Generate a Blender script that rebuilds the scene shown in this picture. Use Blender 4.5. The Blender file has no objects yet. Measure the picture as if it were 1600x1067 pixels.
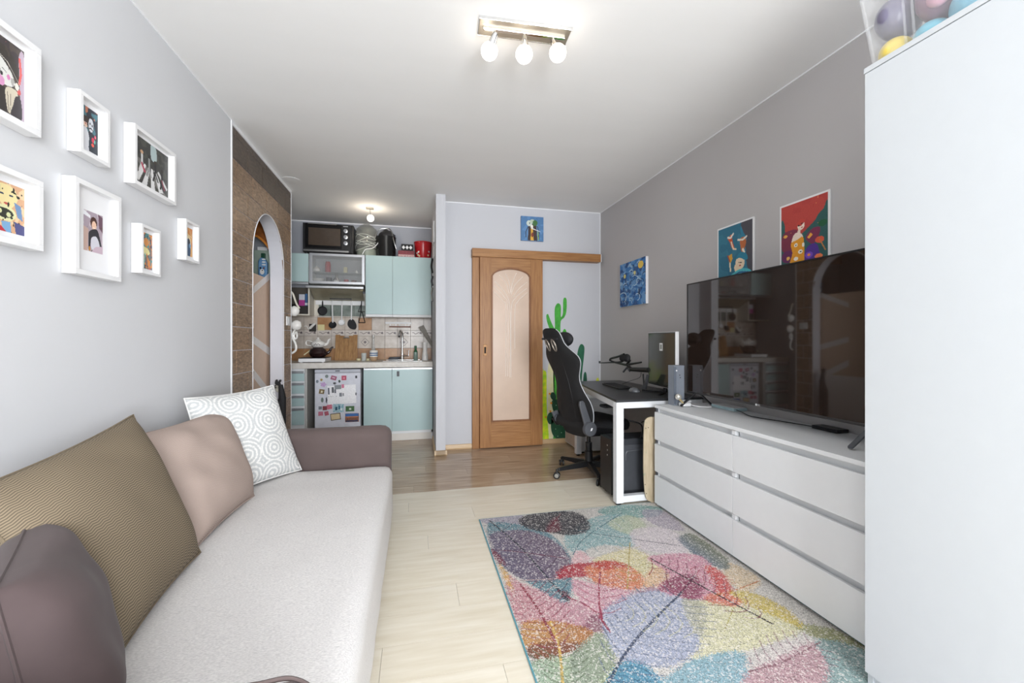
import bpy, bmesh, math, random
import numpy as np
from mathutils import Vector, Matrix
random.seed(7); rng = np.random.RandomState(5)
sc = bpy.context.scene; C = sc.collection
# ---------------------------------------------------------------- camera
F, TH, YH, CH = 642.7, 0.229, 530.5, 1.28
cd = bpy.data.cameras.new('camera'); cam = bpy.data.objects.new('camera', cd); C.objects.link(cam)
cam.location = (0, 0, CH); cam.rotation_euler = (math.pi/2, 0, -TH)
cd.sensor_width = 36; cd.lens = F/1600*36; cd.shift_y = -(533.5-YH)/1600; cd.clip_start = .02
sc.camera = cam
# ---------------------------------------------------------------- light and exposure
w = bpy.data.worlds.new('sky'); sc.world = w; w.use_nodes = True
w.node_tree.nodes['Background'].inputs[0].default_value = (.80, .88, 1, 1)
w.node_tree.nodes['Background'].inputs[1].default_value = 1.0
sc.view_settings.view_transform = 'Standard'; sc.view_settings.look = 'None'
sc.view_settings.exposure = 1.05; sc.view_settings.gamma = 1; sc.view_settings.use_curve_mapping = False
def area(name, loc, rot, sx, sy, power, col):
    l = bpy.data.lights.new(name, 'AREA'); l.shape = 'RECTANGLE'; l.size = sx; l.size_y = sy; l.energy = power; l.color = col
    o = bpy.data.objects.new(name, l); C.objects.link(o); o.location = loc; o.rotation_euler = rot; o['kind'] = 'helper'; return o
area('window_daylight', (.75, -2.75, 1.5), (math.pi/2+.18, 0, .10), 2.0, 2.3, 150, (.95, .975, 1))
def bulb(name, loc, power, r, col=(1, .80, .58)):
    l = bpy.data.lights.new(name, 'POINT'); l.energy = power; l.shadow_soft_size = r; l.color = col
    o = bpy.data.objects.new(name, l); C.objects.link(o); o.location = loc; o['kind'] = 'helper'; return o
# ---------------------------------------------------------------- numbers of the room
H = 2.887; XL = -1.316; XR = 2.28; YB = 4.838; XK = .213; YK = 4.608; YKB = 6.05; YKF = 5.40; YKU = 5.74; YF = 3.537; YR = -2.7
c_, s_ = math.cos(TH), math.sin(TH)
def U(px, py, X=None, Y=None, Z=None):
    """the point of a plane X=, Y= or Z= that the photograph shows at a pixel"""
    u = (px-800)/F; v = (YH-py)/F; d = Vector((u*c_+s_, c_-u*s_, v))
    if X is not None: t = X/d.x
    elif Y is not None: t = Y/d.y
    else: t = (Z-CH)/d.z
    return Vector((0, 0, CH)) + d*t
def R(x0, y0, x1, y1, Y):
    """pixel rectangle on a plane Y= -> x0, x1, z0, z1"""
    a = U(x0, (y0+y1)/2, Y=Y); b = U(x1, (y0+y1)/2, Y=Y); m = (x0+x1)/2
    return a.x, b.x, U(m, y1, Y=Y).z, U(m, y0, Y=Y).z
# ---------------------------------------------------------------- materials
def lin(h):
    h = h.lstrip('#'); v = [int(h[i:i+2], 16)/255 for i in (0, 2, 4)]
    return tuple((x/12.92 if x <= .04045 else ((x+.055)/1.055)**2.4) for x in v)
def mat(name, col, rough=.5, metal=0, var=.06, scale=20, bump=0, bscale=60, stretch=(1, 1, 1), trans=0, ior=1.45, emit=None, es=0, coat=0, alpha=1, objvar=0, spec=None, col2=None, coords='Object'):
    m = bpy.data.materials.new(name); m.use_nodes = True; nt = m.node_tree; N = nt.nodes; L = nt.links
    p = N['Principled BSDF']; c = lin(col) if isinstance(col, str) else col
    tc = N.new('ShaderNodeTexCoord'); mp = N.new('ShaderNodeMapping'); mp.inputs['Scale'].default_value = stretch
    L.new(tc.outputs[coords], mp.inputs[0])
    no = N.new('ShaderNodeTexNoise'); no.inputs['Scale'].default_value = scale; no.inputs['Detail'].default_value = 5
    L.new(mp.outputs[0], no.inputs[0])
    rp = N.new('ShaderNodeValToRGB')
    c2 = lin(col2) if col2 else tuple(min(1, x*(1+var)) for x in c)
    c1 = c if col2 else tuple(x*(1-var) for x in c)
    rp.color_ramp.elements[0].position = .3; rp.color_ramp.elements[1].position = .7
    rp.color_ramp.elements[0].color = (*c1, 1); rp.color_ramp.elements[1].color = (*c2, 1)
    L.new(no.outputs[0], rp.inputs[0]); out = rp.outputs[0]
    if objvar:
        oi = N.new('ShaderNodeObjectInfo'); hs = N.new('ShaderNodeHueSaturation')
        mr = N.new('ShaderNodeMapRange'); mr.inputs[3].default_value = 1-objvar; mr.inputs[4].default_value = 1+objvar
        L.new(oi.outputs['Random'], mr.inputs[0]); L.new(mr.outputs[0], hs.inputs['Value']); L.new(out, hs.inputs['Color']); out = hs.outputs[0]
    L.new(out, p.inputs['Base Color'])
    p.inputs['Roughness'].default_value = rough; p.inputs['Metallic'].default_value = metal
    p.inputs['Transmission Weight'].default_value = trans; p.inputs['IOR'].default_value = ior
    p.inputs['Coat Weight'].default_value = coat; p.inputs['Alpha'].default_value = alpha
    if spec is not None: p.inputs['Specular IOR Level'].default_value = spec
    if emit: p.inputs['Emission Color'].default_value = (*(lin(emit) if isinstance(emit, str) else emit), 1); p.inputs['Emission Strength'].default_value = es
    if bump:
        n2 = N.new('ShaderNodeTexNoise'); n2.inputs['Scale'].default_value = bscale; n2.inputs['Detail'].default_value = 3
        L.new(mp.outputs[0], n2.inputs[0]); b = N.new('ShaderNodeBump'); b.inputs['Strength'].default_value = bump; b.inputs['Distance'].default_value = .004
        L.new(n2.outputs[0], b.inputs['Height']); L.new(b.outputs[0], p.inputs['Normal'])
    return m
def speckle(m, c2, scale, lo=.45, hi=.55, fac=1.0, stretch=(1, 1, 1)):
    """mix a second colour over the first in a fine fleck"""
    nt = m.node_tree; N = nt.nodes; L = nt.links; p = N['Principled BSDF']; src = p.inputs['Base Color'].links[0].from_socket
    tc = N.new('ShaderNodeTexCoord'); mp = N.new('ShaderNodeMapping'); mp.inputs['Scale'].default_value = stretch
    n = N.new('ShaderNodeTexNoise'); n.inputs['Scale'].default_value = scale; n.inputs['Detail'].default_value = 2
    mr = N.new('ShaderNodeMapRange'); mr.inputs[1].default_value = lo; mr.inputs[2].default_value = hi; mr.inputs[4].default_value = fac
    mx = N.new('ShaderNodeMix'); mx.data_type = 'RGBA'; mx.inputs[7].default_value = (*lin(c2), 1)
    L.new(tc.outputs['Object'], mp.inputs[0]); L.new(mp.outputs[0], n.inputs[0]); L.new(n.outputs[0], mr.inputs[0]); L.new(mr.outputs[0], mx.inputs[0])
    L.new(src, mx.inputs[6]); L.new(mx.outputs[2], p.inputs['Base Color']); return m
def attrmat(name, rough=.6, fleck=0, fscale=300, bump=0, bscale=400, coat=0):
    """colour from the mesh's own painted print"""
    m = bpy.data.materials.new(name); m.use_nodes = True; nt = m.node_tree; N = nt.nodes; L = nt.links; p = N['Principled BSDF']
    a = N.new('ShaderNodeAttribute'); a.attribute_name = 'print'; out = a.outputs['Color']
    tc = N.new('ShaderNodeTexCoord')
    if fleck:
        n = N.new('ShaderNodeTexNoise'); n.inputs['Scale'].default_value = fscale; n.inputs['Detail'].default_value = 1
        L.new(tc.outputs['Object'], n.inputs[0])
        r = N.new('ShaderNodeMapRange'); r.inputs[1].default_value = .35; r.inputs[2].default_value = .65; r.inputs[3].default_value = 1-fleck; r.inputs[4].default_value = 1+fleck*.8
        L.new(n.outputs[0], r.inputs[0]); v = N.new('ShaderNodeVectorMath'); v.operation = 'SCALE'
        L.new(out, v.inputs[0]); L.new(r.outputs[0], v.inputs['Scale']); out = v.outputs[0]
    L.new(out, p.inputs['Base Color']); p.inputs['Roughness'].default_value = rough; p.inputs['Coat Weight'].default_value = coat
    if bump:
        n2 = N.new('ShaderNodeTexNoise'); n2.inputs['Scale'].default_value = bscale; L.new(tc.outputs['Object'], n2.inputs[0])
        b = N.new('ShaderNodeBump'); b.inputs['Strength'].default_value = bump; b.inputs['Distance'].default_value = .003
        L.new(n2.outputs[0], b.inputs['Height']); L.new(b.outputs[0], p.inputs['Normal'])
    return m
M = {}
M['wall_l'] = mat('pale_grey_paint', '#d2d3d6', .75, var=.012, scale=2, bump=.06, bscale=35)
M['wall_r'] = mat('mid_grey_paint', '#b8b5b5', .7, var=.012, scale=2, bump=.06, bscale=35)
M['wall_w'] = mat('white_blue_paint', '#c6c7cc', .7, var=.015, scale=2, bump=.05, bscale=30)
M['wall_k'] = mat('kitchen_grey_paint', '#a9acb4', .7, var=.02, scale=2)
M['ceil'] = mat('ceiling_paint', '#efefef', .8, var=.015, scale=1.2, bump=.12, bscale=6, stretch=(.6, 2.5, 1))
M['white'] = mat('white_laquer', '#e2e4e6', .5, var=.008)
M['white_w'] = mat('white_dimmed', '#c3c7cb', .5, var=.006)  # the dresser's white, greyed so the colour offsets strong light on the wardrobe
M['white_frame'] = mat('white_frame', '#e9e9ea', .45, var=.01)
M['paper'] = mat('white_paper', '#ebebed', .7, var=.01)
M['trim_white'] = mat('white_bead', '#eff0f3', .6, var=.01)
M['oak'] = mat('oak_veneer', '#8e6036', .42, scale=9, stretch=(7, 7, .5), col2='#a87848', bump=.05, bscale=12)
M['oak_h'] = mat('oak_veneer_across', '#8e6036', .42, scale=9, stretch=(.5, 7, 7), col2='#ab7c4c', bump=.05, bscale=12)
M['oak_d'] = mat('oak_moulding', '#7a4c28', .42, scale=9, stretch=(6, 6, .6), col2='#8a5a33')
M['gap'] = mat('dark_gap', '#26221f', .9)
M['lam_l'] = mat('pale_laminate', '#d9cfba', .32, scale=3.0, stretch=(.9, 9, 1), col2='#e9e2d3', objvar=.02, bump=.02, bscale=30)
M['lam_d'] = mat('dark_laminate', '#937a61', .16, scale=3.4, stretch=(.8, 10, 1), col2='#c8b197', objvar=.07, bump=.02, bscale=30)
M['teal'] = mat('teal_front', '#b0c8c9', .35, var=.02, scale=3)
M['alu'] = mat('brushed_aluminium', '#c9cbcf', .32, .85, var=.04, scale=8, stretch=(1, 40, 40))
M['chrome'] = mat('chrome', '#dcdcdc', .08, 1, var=.01)
M['steel'] = mat('steel', '#b9bab8', .25, .9, var=.04)
M['black'] = mat('black_plastic', '#18181a', .38, var=.1)
M['black_m'] = mat('black_matt', '#222225', .7, var=.1)
M['dgrey'] = mat('dark_grey_plastic', '#4d4f54', .45, var=.05)
M['mgrey'] = mat('blue_grey_plastic', '#7f858f', .5, var=.04)
M['counter'] = mat('worktop', '#cfc9c1', .4, scale=30, col2='#dcd8d2')
M['glass'] = mat('clear_glass', '#f4f8f6', .02, trans=1, var=0, ior=1.3)
# ---------------------------------------------------------------- mesh helpers
def nb(): return bmesh.new()
def box(bm, x0, x1, y0, y1, z0, z1):
    v = [bm.verts.new((x, y, z)) for x in (x0, x1) for y in (y0, y1) for z in (z0, z1)]
    for f in ((0, 1, 3, 2), (4, 6, 7, 5), (0, 4, 5, 1), (2, 3, 7, 6), (0, 2, 6, 4), (1, 5, 7, 3)): bm.faces.new([v[i] for i in f])
    return v
def prism(bm, pts, d):
    """closed polygon pts (3-D) swept by vector d"""
    d = Vector(d); a = [bm.verts.new(p) for p in pts]; b = [bm.verts.new(Vector(p)+d) for p in pts]; n = len(pts)
    bm.faces.new(a[::-1]); bm.faces.new(b)
    for i in range(n): bm.faces.new((a[i], a[(i+1) % n], b[(i+1) % n], b[i]))
    return a+b
def tube(bm, pts, r, n=10, caps=True):
    pts = [Vector(p) for p in pts]; rs = r if isinstance(r, (list, tuple)) else [r]*len(pts); rings = []; prev = None
    for i, p in enumerate(pts):
        t = (pts[min(i+1, len(pts)-1)]-pts[max(i-1, 0)]).normalized()
        if prev is None: a = t.orthogonal().normalized()
        else:
            a = prev-t*prev.dot(t); a = a.normalized() if a.length > 1e-6 else t.orthogonal().normalized()
        prev = a; b = t.cross(a)
        rings.append([bm.verts.new(p+rs[i]*(a*math.cos(k*2*math.pi/n)+b*math.sin(k*2*math.pi/n))) for k in range(n)])
    for i in range(len(rings)-1):
        for k in range(n): bm.faces.new((rings[i][k], rings[i][(k+1) % n], rings[i+1][(k+1) % n], rings[i+1][k]))
    if caps: bm.faces.new(rings[0][::-1]); bm.faces.new(rings[-1])
def lathe(bm, prof, cen, n=20, axis=(0, 0, 1)):
    """profile of (radius, height) about an axis through cen"""
    ax = Vector(axis).normalized(); a = ax.orthogonal().normalized(); b = ax.cross(a); cen = Vector(cen); rings = []
    for r, h in prof: rings.append([bm.verts.new(cen+ax*h+max(r, 1e-4)*(a*math.cos(k*2*math.pi/n)+b*math.sin(k*2*math.pi/n))) for k in range(n)])
    for i in range(len(rings)-1):
        for k in range(n): bm.faces.new((rings[i][k], rings[i][(k+1) % n], rings[i+1][(k+1) % n], rings[i+1][k]))
    bm.faces.new(rings[0][::-1]); bm.faces.new(rings[-1])
def smooth_line(pts, k=6):
    """Catmull-Rom through the points"""
    P = [Vector(p) for p in pts]; P = [P[0]*2-P[1]]+P+[P[-1]*2-P[-2]]; out = []
    for i in range(1, len(P)-2):
        for j in range(k):
            t = j/k; a, b, c, d = P[i-1:i+3]
            out.append(.5*((2*b)+(c-a)*t+(2*a-5*b+4*c-d)*t*t+(3*b-a-3*c+d)*t**3))
    return out+[P[-2]]
def smooth_loop(pts, k=5):
    P = [Vector(p) for p in pts]; n = len(P); out = []
    for i in range(n):
        a, b, c, d = P[i-1], P[i], P[(i+1) % n], P[(i+2) % n]
        for j in range(k):
            t = j/k; out.append(.5*((2*b)+(c-a)*t+(2*a-5*b+4*c-d)*t*t+(3*b-a-3*c+d)*t**3))
    return out
def wloc(o):
    v = Vector((0, 0, 0))
    while o: v = v+o.location; o = o.parent
    return v
def obj(name, bm, m, parent=None, bevel=0, smooth=False, seg=2, sub=0, local=False, solid=0, angle=40):
    bmesh.ops.recalc_face_normals(bm, faces=bm.faces[:])
    me = bpy.data.meshes.new(name)
    if not local:
        if parent is not None: off = wloc(parent)
        else:
            co = [v.co for v in bm.verts]; off = Vector(((min(c.x for c in co)+max(c.x for c in co))/2, (min(c.y for c in co)+max(c.y for c in co))/2, min(c.z for c in co)))
        for v in bm.verts: v.co -= off
    bm.to_mesh(me); bm.free(); o = bpy.data.objects.new(name, me); C.objects.link(o)
    if parent is not None: o.parent = parent
    elif not local: o.location = off
    if m is not None: me.materials.append(M[m] if isinstance(m, str) else m)
    if smooth:
        for p in me.polygons: p.use_smooth = True
        me.set_sharp_from_angle(angle=math.radians(angle))
    if solid: s = o.modifiers.new('s', 'SOLIDIFY'); s.thickness = solid; s.offset = 0
    if bevel: b = o.modifiers.new('b', 'BEVEL'); b.width = bevel; b.segments = seg; b.limit_method = 'ANGLE'; b.angle_limit = math.radians(35)
    if sub: s = o.modifiers.new('u', 'SUBSURF'); s.levels = sub; s.render_levels = sub
    return o
def thing(name, label, cat, loc=(0, 0, 0), rz=0, group=None):
    o = bpy.data.objects.new(name, None); C.objects.link(o); o.location = loc; o.rotation_euler = (0, 0, rz)
    o['label'] = label; o['category'] = cat
    if group: o['group'] = group
    return o
def tag(o, label, cat, group=None):
    o['label'] = label; o['category'] = cat
    if group: o['group'] = group
    return o
def st(o, label=None):
    o['kind'] = 'structure'
    if label: o['label'] = label; o['category'] = label.split()[-1]
    return o
def bx(name, x0, x1, y0, y1, z0, z1, m, parent=None, bevel=0, **k):
    b = nb(); box(b, min(x0, x1), max(x0, x1), min(y0, y1), max(y0, y1), min(z0, z1), max(z0, z1)); return obj(name, b, m, parent, bevel, **k)
# ---- flat print: a picture painted on a fine grid
def inpoly(X, Y, pts):
    ins = np.zeros(X.shape, bool); n = len(pts)
    for i in range(n):
        x0, y0 = pts[i][:2]; x1, y1 = pts[(i+1) % n][:2]
        if y0 == y1: continue
        ins ^= ((y0 > Y) != (y1 > Y)) & (X < (x1-x0)*(Y-y0)/(y1-y0)+x0)
    return ins
def segdist(X, Y, a, b):
    dx, dy = b[0]-a[0], b[1]-a[1]; L2 = dx*dx+dy*dy+1e-12; t = np.clip(((X-a[0])*dx+(Y-a[1])*dy)/L2, 0, 1)
    return np.hypot(X-a[0]-t*dx, Y-a[1]-t*dy)
def paint(nx, ny, bg, ops, asp=1.0, smoothp=True):
    """ops in 0..1 picture coordinates, origin at the top left: ('p',pts,col[,a]) ('e',cx,cy,rx,ry,col[,a]) ('l',pts,width,col[,a]) ('n',col,scale,thr)"""
    X, Y = np.meshgrid((np.arange(nx)+.5)/nx, (np.arange(ny)+.5)/ny); A = np.zeros((ny, nx, 3)); A[:] = lin(bg)
    for o in ops:
        if o[0] == 'p':
            pts = [(p.x, p.y) for p in smooth_loop([(a, b, 0) for a, b in o[1]], 4)] if smoothp and len(o[1]) > 4 else o[1]
            k = inpoly(X, Y, pts); col = o[2]; a = o[3] if len(o) > 3 else 1
        elif o[0] == 'e': k = ((X-o[1])/o[3])**2+((Y-o[2])/o[4])**2 < 1; col = o[5]; a = o[6] if len(o) > 6 else 1
        elif o[0] == 'l':
            k = np.zeros(X.shape, bool)
            for i in range(len(o[1])-1): k |= segdist(X, Y*asp, (o[1][i][0], o[1][i][1]*asp), (o[1][i+1][0], o[1][i+1][1]*asp)) < o[2]/2
            col = o[3]; a = o[4] if len(o) > 4 else 1
        elif o[0] == 'n':
            g = rng.rand(int(o[2])+2, int(o[2])+2); gx = X*o[2]; gy = Y*o[2]; ix = gx.astype(int); iy = gy.astype(int); fx = gx-ix; fy = gy-iy
            v = g[iy, ix]*(1-fx)*(1-fy)+g[iy, ix+1]*fx*(1-fy)+g[iy+1, ix]*(1-fx)*fy+g[iy+1, ix+1]*fx*fy
            k = v > o[3]; col = o[1]; a = o[4] if len(o) > 4 else 1
        A[k] = A[k]*(1-a)+np.array(lin(col))*a
    return A
def printed(name, A, p00, px, py, m, parent=None, nrm=(0, 0, 0)):
    """a grid whose faces carry picture A; p00 top left corner, px / py the full edge vectors to the right and down"""
    ny, nx = A.shape[:2]; p00 = Vector(p00); px = Vector(px); py = Vector(py)
    i, j = np.meshgrid(np.arange(nx+1), np.arange(ny+1)); V = np.array(p00)+i[..., None]/nx*np.array(px)+j[..., None]/ny*np.array(py)
    off = wloc(parent) if parent else (p00+px*.5+py)
    V = (V-np.array(off)).reshape(-1, 3); I = (np.arange(ny)[:, None]*(nx+1)+np.arange(nx)[None]).ravel()
    Fc = np.stack([I, I+nx+1, I+nx+2, I+1], 1); me = bpy.data.meshes.new(name)
    me.vertices.add(len(V)); me.vertices.foreach_set('co', V.ravel().astype(np.float32)); me.loops.add(Fc.size); me.loops.foreach_set('vertex_index', Fc.ravel().astype(np.int32))
    me.polygons.add(len(Fc)); me.polygons.foreach_set('loop_start', np.arange(0, Fc.size, 4, dtype=np.int32)); me.update(calc_edges=True)
    at = me.color_attributes.new('print', 'FLOAT_COLOR', 'CORNER'); cc = np.ones((ny*nx, 4, 4), np.float32); cc[:, :, :3] = A.reshape(-1, 1, 3); at.data.foreach_set('color', cc.ravel())
    me.materials.append(m); o = bpy.data.objects.new(name, me); C.objects.link(o)
    if parent: o.parent = parent
    else: o.location = off
    return o
M['print'] = attrmat('printed_paper', .45); M['canvas_print'] = attrmat('printed_canvas', .7, fleck=.12, fscale=500)
# ================================================================ STRUCTURE
fl = st(bx('floor', -2.2, 2.5, YR-.1, 6.2, -.12, -.008, 'gap'))
def planks(y0, y1, wd, ln, m, x0, x1, ph):
    cache = {}; n = int(round((y1-y0)/wd)); wd = (y1-y0)/n
    for r in range(n):
        x = x0-(r*ph % ln)
        while x < x1:
            a, b = max(x, x0), min(x+ln, x1); x += ln
            if b-a < .03: continue
            k = round(b-a, 3)
            if k not in cache:
                bm = nb(); box(bm, .0006, k-.0006, .0006, wd-.0006, -.0085, 0); t = bpy.data.meshes.new('plank'); bmesh.ops.recalc_face_normals(bm, faces=bm.faces[:]); bm.to_mesh(t); bm.free(); t.materials.append(m); cache[k] = t
            o = bpy.data.objects.new('plank', cache[k]); C.objects.link(o); o.parent = fl; o.location = Vector((a, y0+r*wd, 0))-fl.location
planks(YR+.01, YF, .193, 1.28, M['lam_l'], XL, XR, .47)
planks(YF, YB, .186, 1.28, M['lam_d'], -1.30, XR, .39)
planks(YB, YKB, .186, 1.28, M['lam_d'], -1.75, XK, .39)
st(bx('ceiling', -2.2, 2.5, YR-.1, 6.2, H, H+.12, 'ceil'))
YT = U(361, 400, X=XL).y; YE = U(455, 400, X=XL).y
st(bx('wall_left', XL-.13, XL, YR, YT, 0, H, 'wall_l'))
st(bx('wall_right', XR, XR+.15, YR, YB+.15, 0, H, 'wall_r'))
st(bx('wall_back', XK+.104, XR+.15, YB, YB+.15, 0, H, 'wall_w'))
st(bx('wall_kitchen_back', -1.9, XK+.1, YKB, YKB+.12, 0, H, 'wall_k'))
st(bx('wall_kitchen_left', -1.9, -1.75, YE, YKB, 0, H, 'wall_k'))
st(bx('wall_partition', XK, XK+.104, YK, YKB, 0, H, 'wall_w'), None)
# rear wall with the window the daylight comes through
rw = nb(); box(rw, XL-.13, -.3, YR-.15, YR, 0, H); box(rw, 1.8, XR+.15, YR-.15, YR, 0, H); box(rw, -.3, 1.8, YR-.15, YR, 0, .35); box(rw, -.3, 1.8, YR-.15, YR, 2.65, H)
st(obj('wall_rear', rw, 'wall_w'))
wf = nb()
for a in (-.3, .72, 1.74): box(wf, a, a+.06, YR-.12, YR-.06, .35, 2.65)
box(wf, -.3, 1.8, YR-.12, YR-.06, .35, .41); box(wf, -.3, 1.8, YR-.12, YR-.06, 2.59, 2.65)
st(obj('window_1', wf, 'white_frame', bevel=.004))
# tiled wall with an arch: the slab
A0 = 3.795; A1 = 4.61; AC = (A0+A1)/2; AR = (A1-A0)/2; ATOP = 2.42; AZS = ATOP-AR*1.08
def atop(y):
    q = 1-((y-AC)/AR)**2
    return AZS+(ATOP-AZS)*math.sqrt(max(q, 0)) if abs(y-AC) <= AR else -1
arch = [(A0, 0)]+[(AC-AR*math.cos(k*math.pi/28), AZS+(ATOP-AZS)*math.sin(k*math.pi/28)) for k in range(29)]+[(A1, 0)]
XS = XL-.005
ws = nb()
pl = [(XS, YT, 0)]+[(XS, y, z) for y, z in arch]+[(XS, YE, 0), (XS, YE, H), (XS, YT, H)]
prism(ws, pl, (-.118, 0, 0))
tw = st(obj('wall_tiled', ws, mat('grout_and_jamb', '#d3d3da', .7, var=.02, scale=6)))
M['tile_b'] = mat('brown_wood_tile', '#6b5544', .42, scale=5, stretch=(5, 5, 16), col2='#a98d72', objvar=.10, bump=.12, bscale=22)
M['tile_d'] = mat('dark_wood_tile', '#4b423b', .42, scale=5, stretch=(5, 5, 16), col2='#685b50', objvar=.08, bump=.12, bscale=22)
def wall_tile(y0, y1, z0, z1, m):
    y0 = max(y0, YT+.012); y1 = min(y1, YE-.006); z0 = max(z0, 0.0); z1 = min(z1, H-.03)
    if y1-y0 < .02 or z1-z0 < .02: return
    g = .003; y0 += .0055; y1 -= .0055; z0 += g; z1 -= g
    # columns in y, the arch cut out of them
    ys = [y0, y1]+[e for e in (A0-.004, A1+.004) if y0 < e < y1]+[y for y in np.linspace(A0, A1, 25) if y0 < y < y1]; ys = sorted(set(round(v, 5) for v in ys))
    bm = nb(); any_ = False
    for a, b in zip(ys[:-1], ys[1:]):
        m_ = (a+b)/2
        if A0-.004 < m_ < A1+.004:
            za = max(z0, atop(min(max(a, A0), A1))+.005); zb = max(z0, atop(min(max(b, A0), A1))+.005)
        else: za = zb = z0
        if za >= z1 and zb >= z1: continue
        za = min(za, z1-.0005); zb = min(zb, z1-.0005)
        any_ = True
        prism(bm, [(XS, a, za), (XS, b, zb), (XS, b, z1), (XS, a, z1)], (.005, 0, 0))
    if any_:
        bmesh.ops.remove_doubles(bm, verts=bm.verts[:], dist=.0002)
        obj('tile', bm, m, tw)
    else: bm.free()
zt = 2.80
for r in range(-1, 17):
    z1 = zt-.178*r; z0 = z1-.178; y = 3.16 if r % 2 else 3.06+.32
    y -= .32
    while y < YE:
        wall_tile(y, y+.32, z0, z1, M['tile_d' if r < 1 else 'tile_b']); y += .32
ar = nb()
for i in range(len(arch)-1):
    a = Vector((XL+.002, *arch[i])); b = Vector((XL+.002, *arch[i+1])); tube(ar, [a, b], .004, 6)
obj('arch_bead', ar, 'trim_white', tw)
b_ = nb(); box(b_, XS, XL+.006, YT-.004, YT+.012, 0, H); st(obj('trim_1', b_, 'trim_white', bevel=.002))
b_ = nb(); box(b_, XS, XL+.004, YT+.012, YE, H-.028, H); st(obj('trim_2', b_, 'trim_white', bevel=.002))
b_ = nb(); box(b_, XS, XL+.003, YE-.006, YE, 0, H-.028); st(obj('trim_3', b_, 'trim_white', bevel=.001))
# thin white caulk lines between walls and ceiling, and the corner bead
for n, (x0, x1, y0, y1, z0, z1) in enumerate([(XL, XL+.006, YR, YT, H-.006, H), (XR-.006, XR, YR, YB, H-.007, H), (XK+.104, XR, YB-.006, YB, H-.008, H), (XR-.007, XR, YB-.007, YB, 0, H), (-1.75, XK, YKB-.008, YKB, H-.012, H)]):
    st(bx('trim_%d' % (n+4), x0, x1, y0, y1, z0, z1, 'trim_white'))
# the passage behind the arch closes the view
st(bx('wall_passage', -2.2, -2.1, YT-.3, YE+.1, 0, H, 'wall_k'))
st(bx('wall_passage_end', -2.1, -1.446, YE, YE+.1, 0, H, 'wall_k'))
st(bx('wall_passage_start', -2.1, -1.446, YT-.4, YT-.3, 0, H, 'wall_k'))
# baseboards
M['skirt'] = mat('skirting', '#b9986f', .4, scale=6, stretch=(1, 8, 40), col2='#d3b78f')
def skirt(name, pts):
    b = nb()
    for (xa, ya), (xb, yb) in zip(pts[:-1], pts[1:]):
        d = Vector((xb-xa, yb-ya, 0)).normalized(); n = Vector((d.y, -d.x, 0)); a = Vector((xa, ya, 0))-d*0; q = Vector((xb, yb, 0))
        prof = [(0, 0), (.016, 0), (.018, .012), (.011, .045), (.009, .052), (0, .055)]
        A_ = [b.verts.new(a+n*p+Vector((0, 0, z))) for p, z in prof]; B_ = [b.verts.new(q+n*p+Vector((0, 0, z))) for p, z in prof]
        k = len(prof)
        for i in range(k): b.faces.new((A_[i], A_[(i+1) % k], B_[(i+1) % k], B_[i]))
        b.faces.new(A_[::-1]); b.faces.new(B_)
    return st(obj(name, b, 'skirt'))
DX0 = U(738, 600, Y=YB-.03).x; DX1 = U(848, 600, Y=YB-.05).x
skirt('baseboard_back_left', [(XK+.104, YB), (DX0, YB)])
skirt('baseboard_back_right', [(DX1, YB), (XR, YB)])
skirt('baseboard_partition', [(XK, YKB-.7), (XK, YK-.0), (XK+.104, YK), (XK+.104, YB)][::1])
skirt('baseboard_partition_end', [(XK-.017, YK), (XK+.12, YK)])
skirt('baseboard_right', [(XR, YB), (XR, YR)])
def dep(P): return P.x*s_+P.y*c_
# ================================================================ SLIDING DOOR
YD = YB-.085
dl, dr, dz0, dz1 = R(750, 403, 848, 700, YD); dz0 = .012
door = thing('sliding_door', 'oak sliding door with an arched frosted glass panel, under a wooden pelmet', 'door', ((dl+dr)/2, YD+.02, 0)); door['kind'] = 'structure'
door.name = 'door_1'
del door['category']; del door['label']
gl, gr, gz0, _ = R(770, 440, 827, 656, YD); gsh = U(770, 431, Y=YD).z; gap_ = U(798, 421, Y=YD).z
gc = (gl+gr)/2; gw = (gr-gl)/2
def garch(x, g=0):
    q = max(0, 1-((x-gc)/(gw+g))**2); return gsh+(gap_-gsh+g)*q**.6
mi = .018
bx('stile', dl, gl-mi, YD, YD+.04, dz0, dz1, 'oak', door, .002); bx('stile', gr+mi, dr, YD, YD+.04, dz0, dz1, 'oak', door, .002)
bx('rail', gl-mi, gr+mi, YD+.001, YD+.04, dz0, gz0-mi, 'oak_h', door, .001)
b = nb(); xs = np.linspace(gl-mi, gr+mi, 25)
pl = [(x, YD+.001, garch(x, mi)) for x in xs]+[(gr+mi, YD+.001, dz1), (gl-mi, YD+.001, dz1)]; prism(b, pl, (0, .038, 0)); obj('rail', b, 'oak_h', door)
b = nb()
for g0, g1, yy in ((0, mi, -.006), (mi*.45, mi, -.012)):
    xo = list(np.linspace(gl-g1, gr+g1, 25)); xi = list(np.linspace(gl-g0, gr+g0, 25))
    lo = [(x, garch(x, g1)) for x in xo]; li = [(x, garch(x, g0)) for x in xi]
    O_ = [(gl-g1, gz0-g1)]+lo+[(gr+g1, gz0-g1)]; I_ = [(gl-g0, gz0-g0)]+li+[(gr+g0, gz0-g0)]
    n = len(O_)
    for i in range(n):
        j = (i+1) % n; prism(b, [(O_[i][0], YD+yy, O_[i][1]), (O_[j][0], YD+yy, O_[j][1]), (I_[j][0], YD+yy, I_[j][1]), (I_[i][0], YD+yy, I_[i][1])], (0, .02, 0))
obj('moulding', b, 'oak_d', door)
M['door_glass'] = mat('frosted_glass_backlit', '#cbb3a1', .22, var=.03, scale=3, bump=.25, bscale=160, col2='#d5bda9')  # warm hall light through the pane is put into its peach colour
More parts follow.
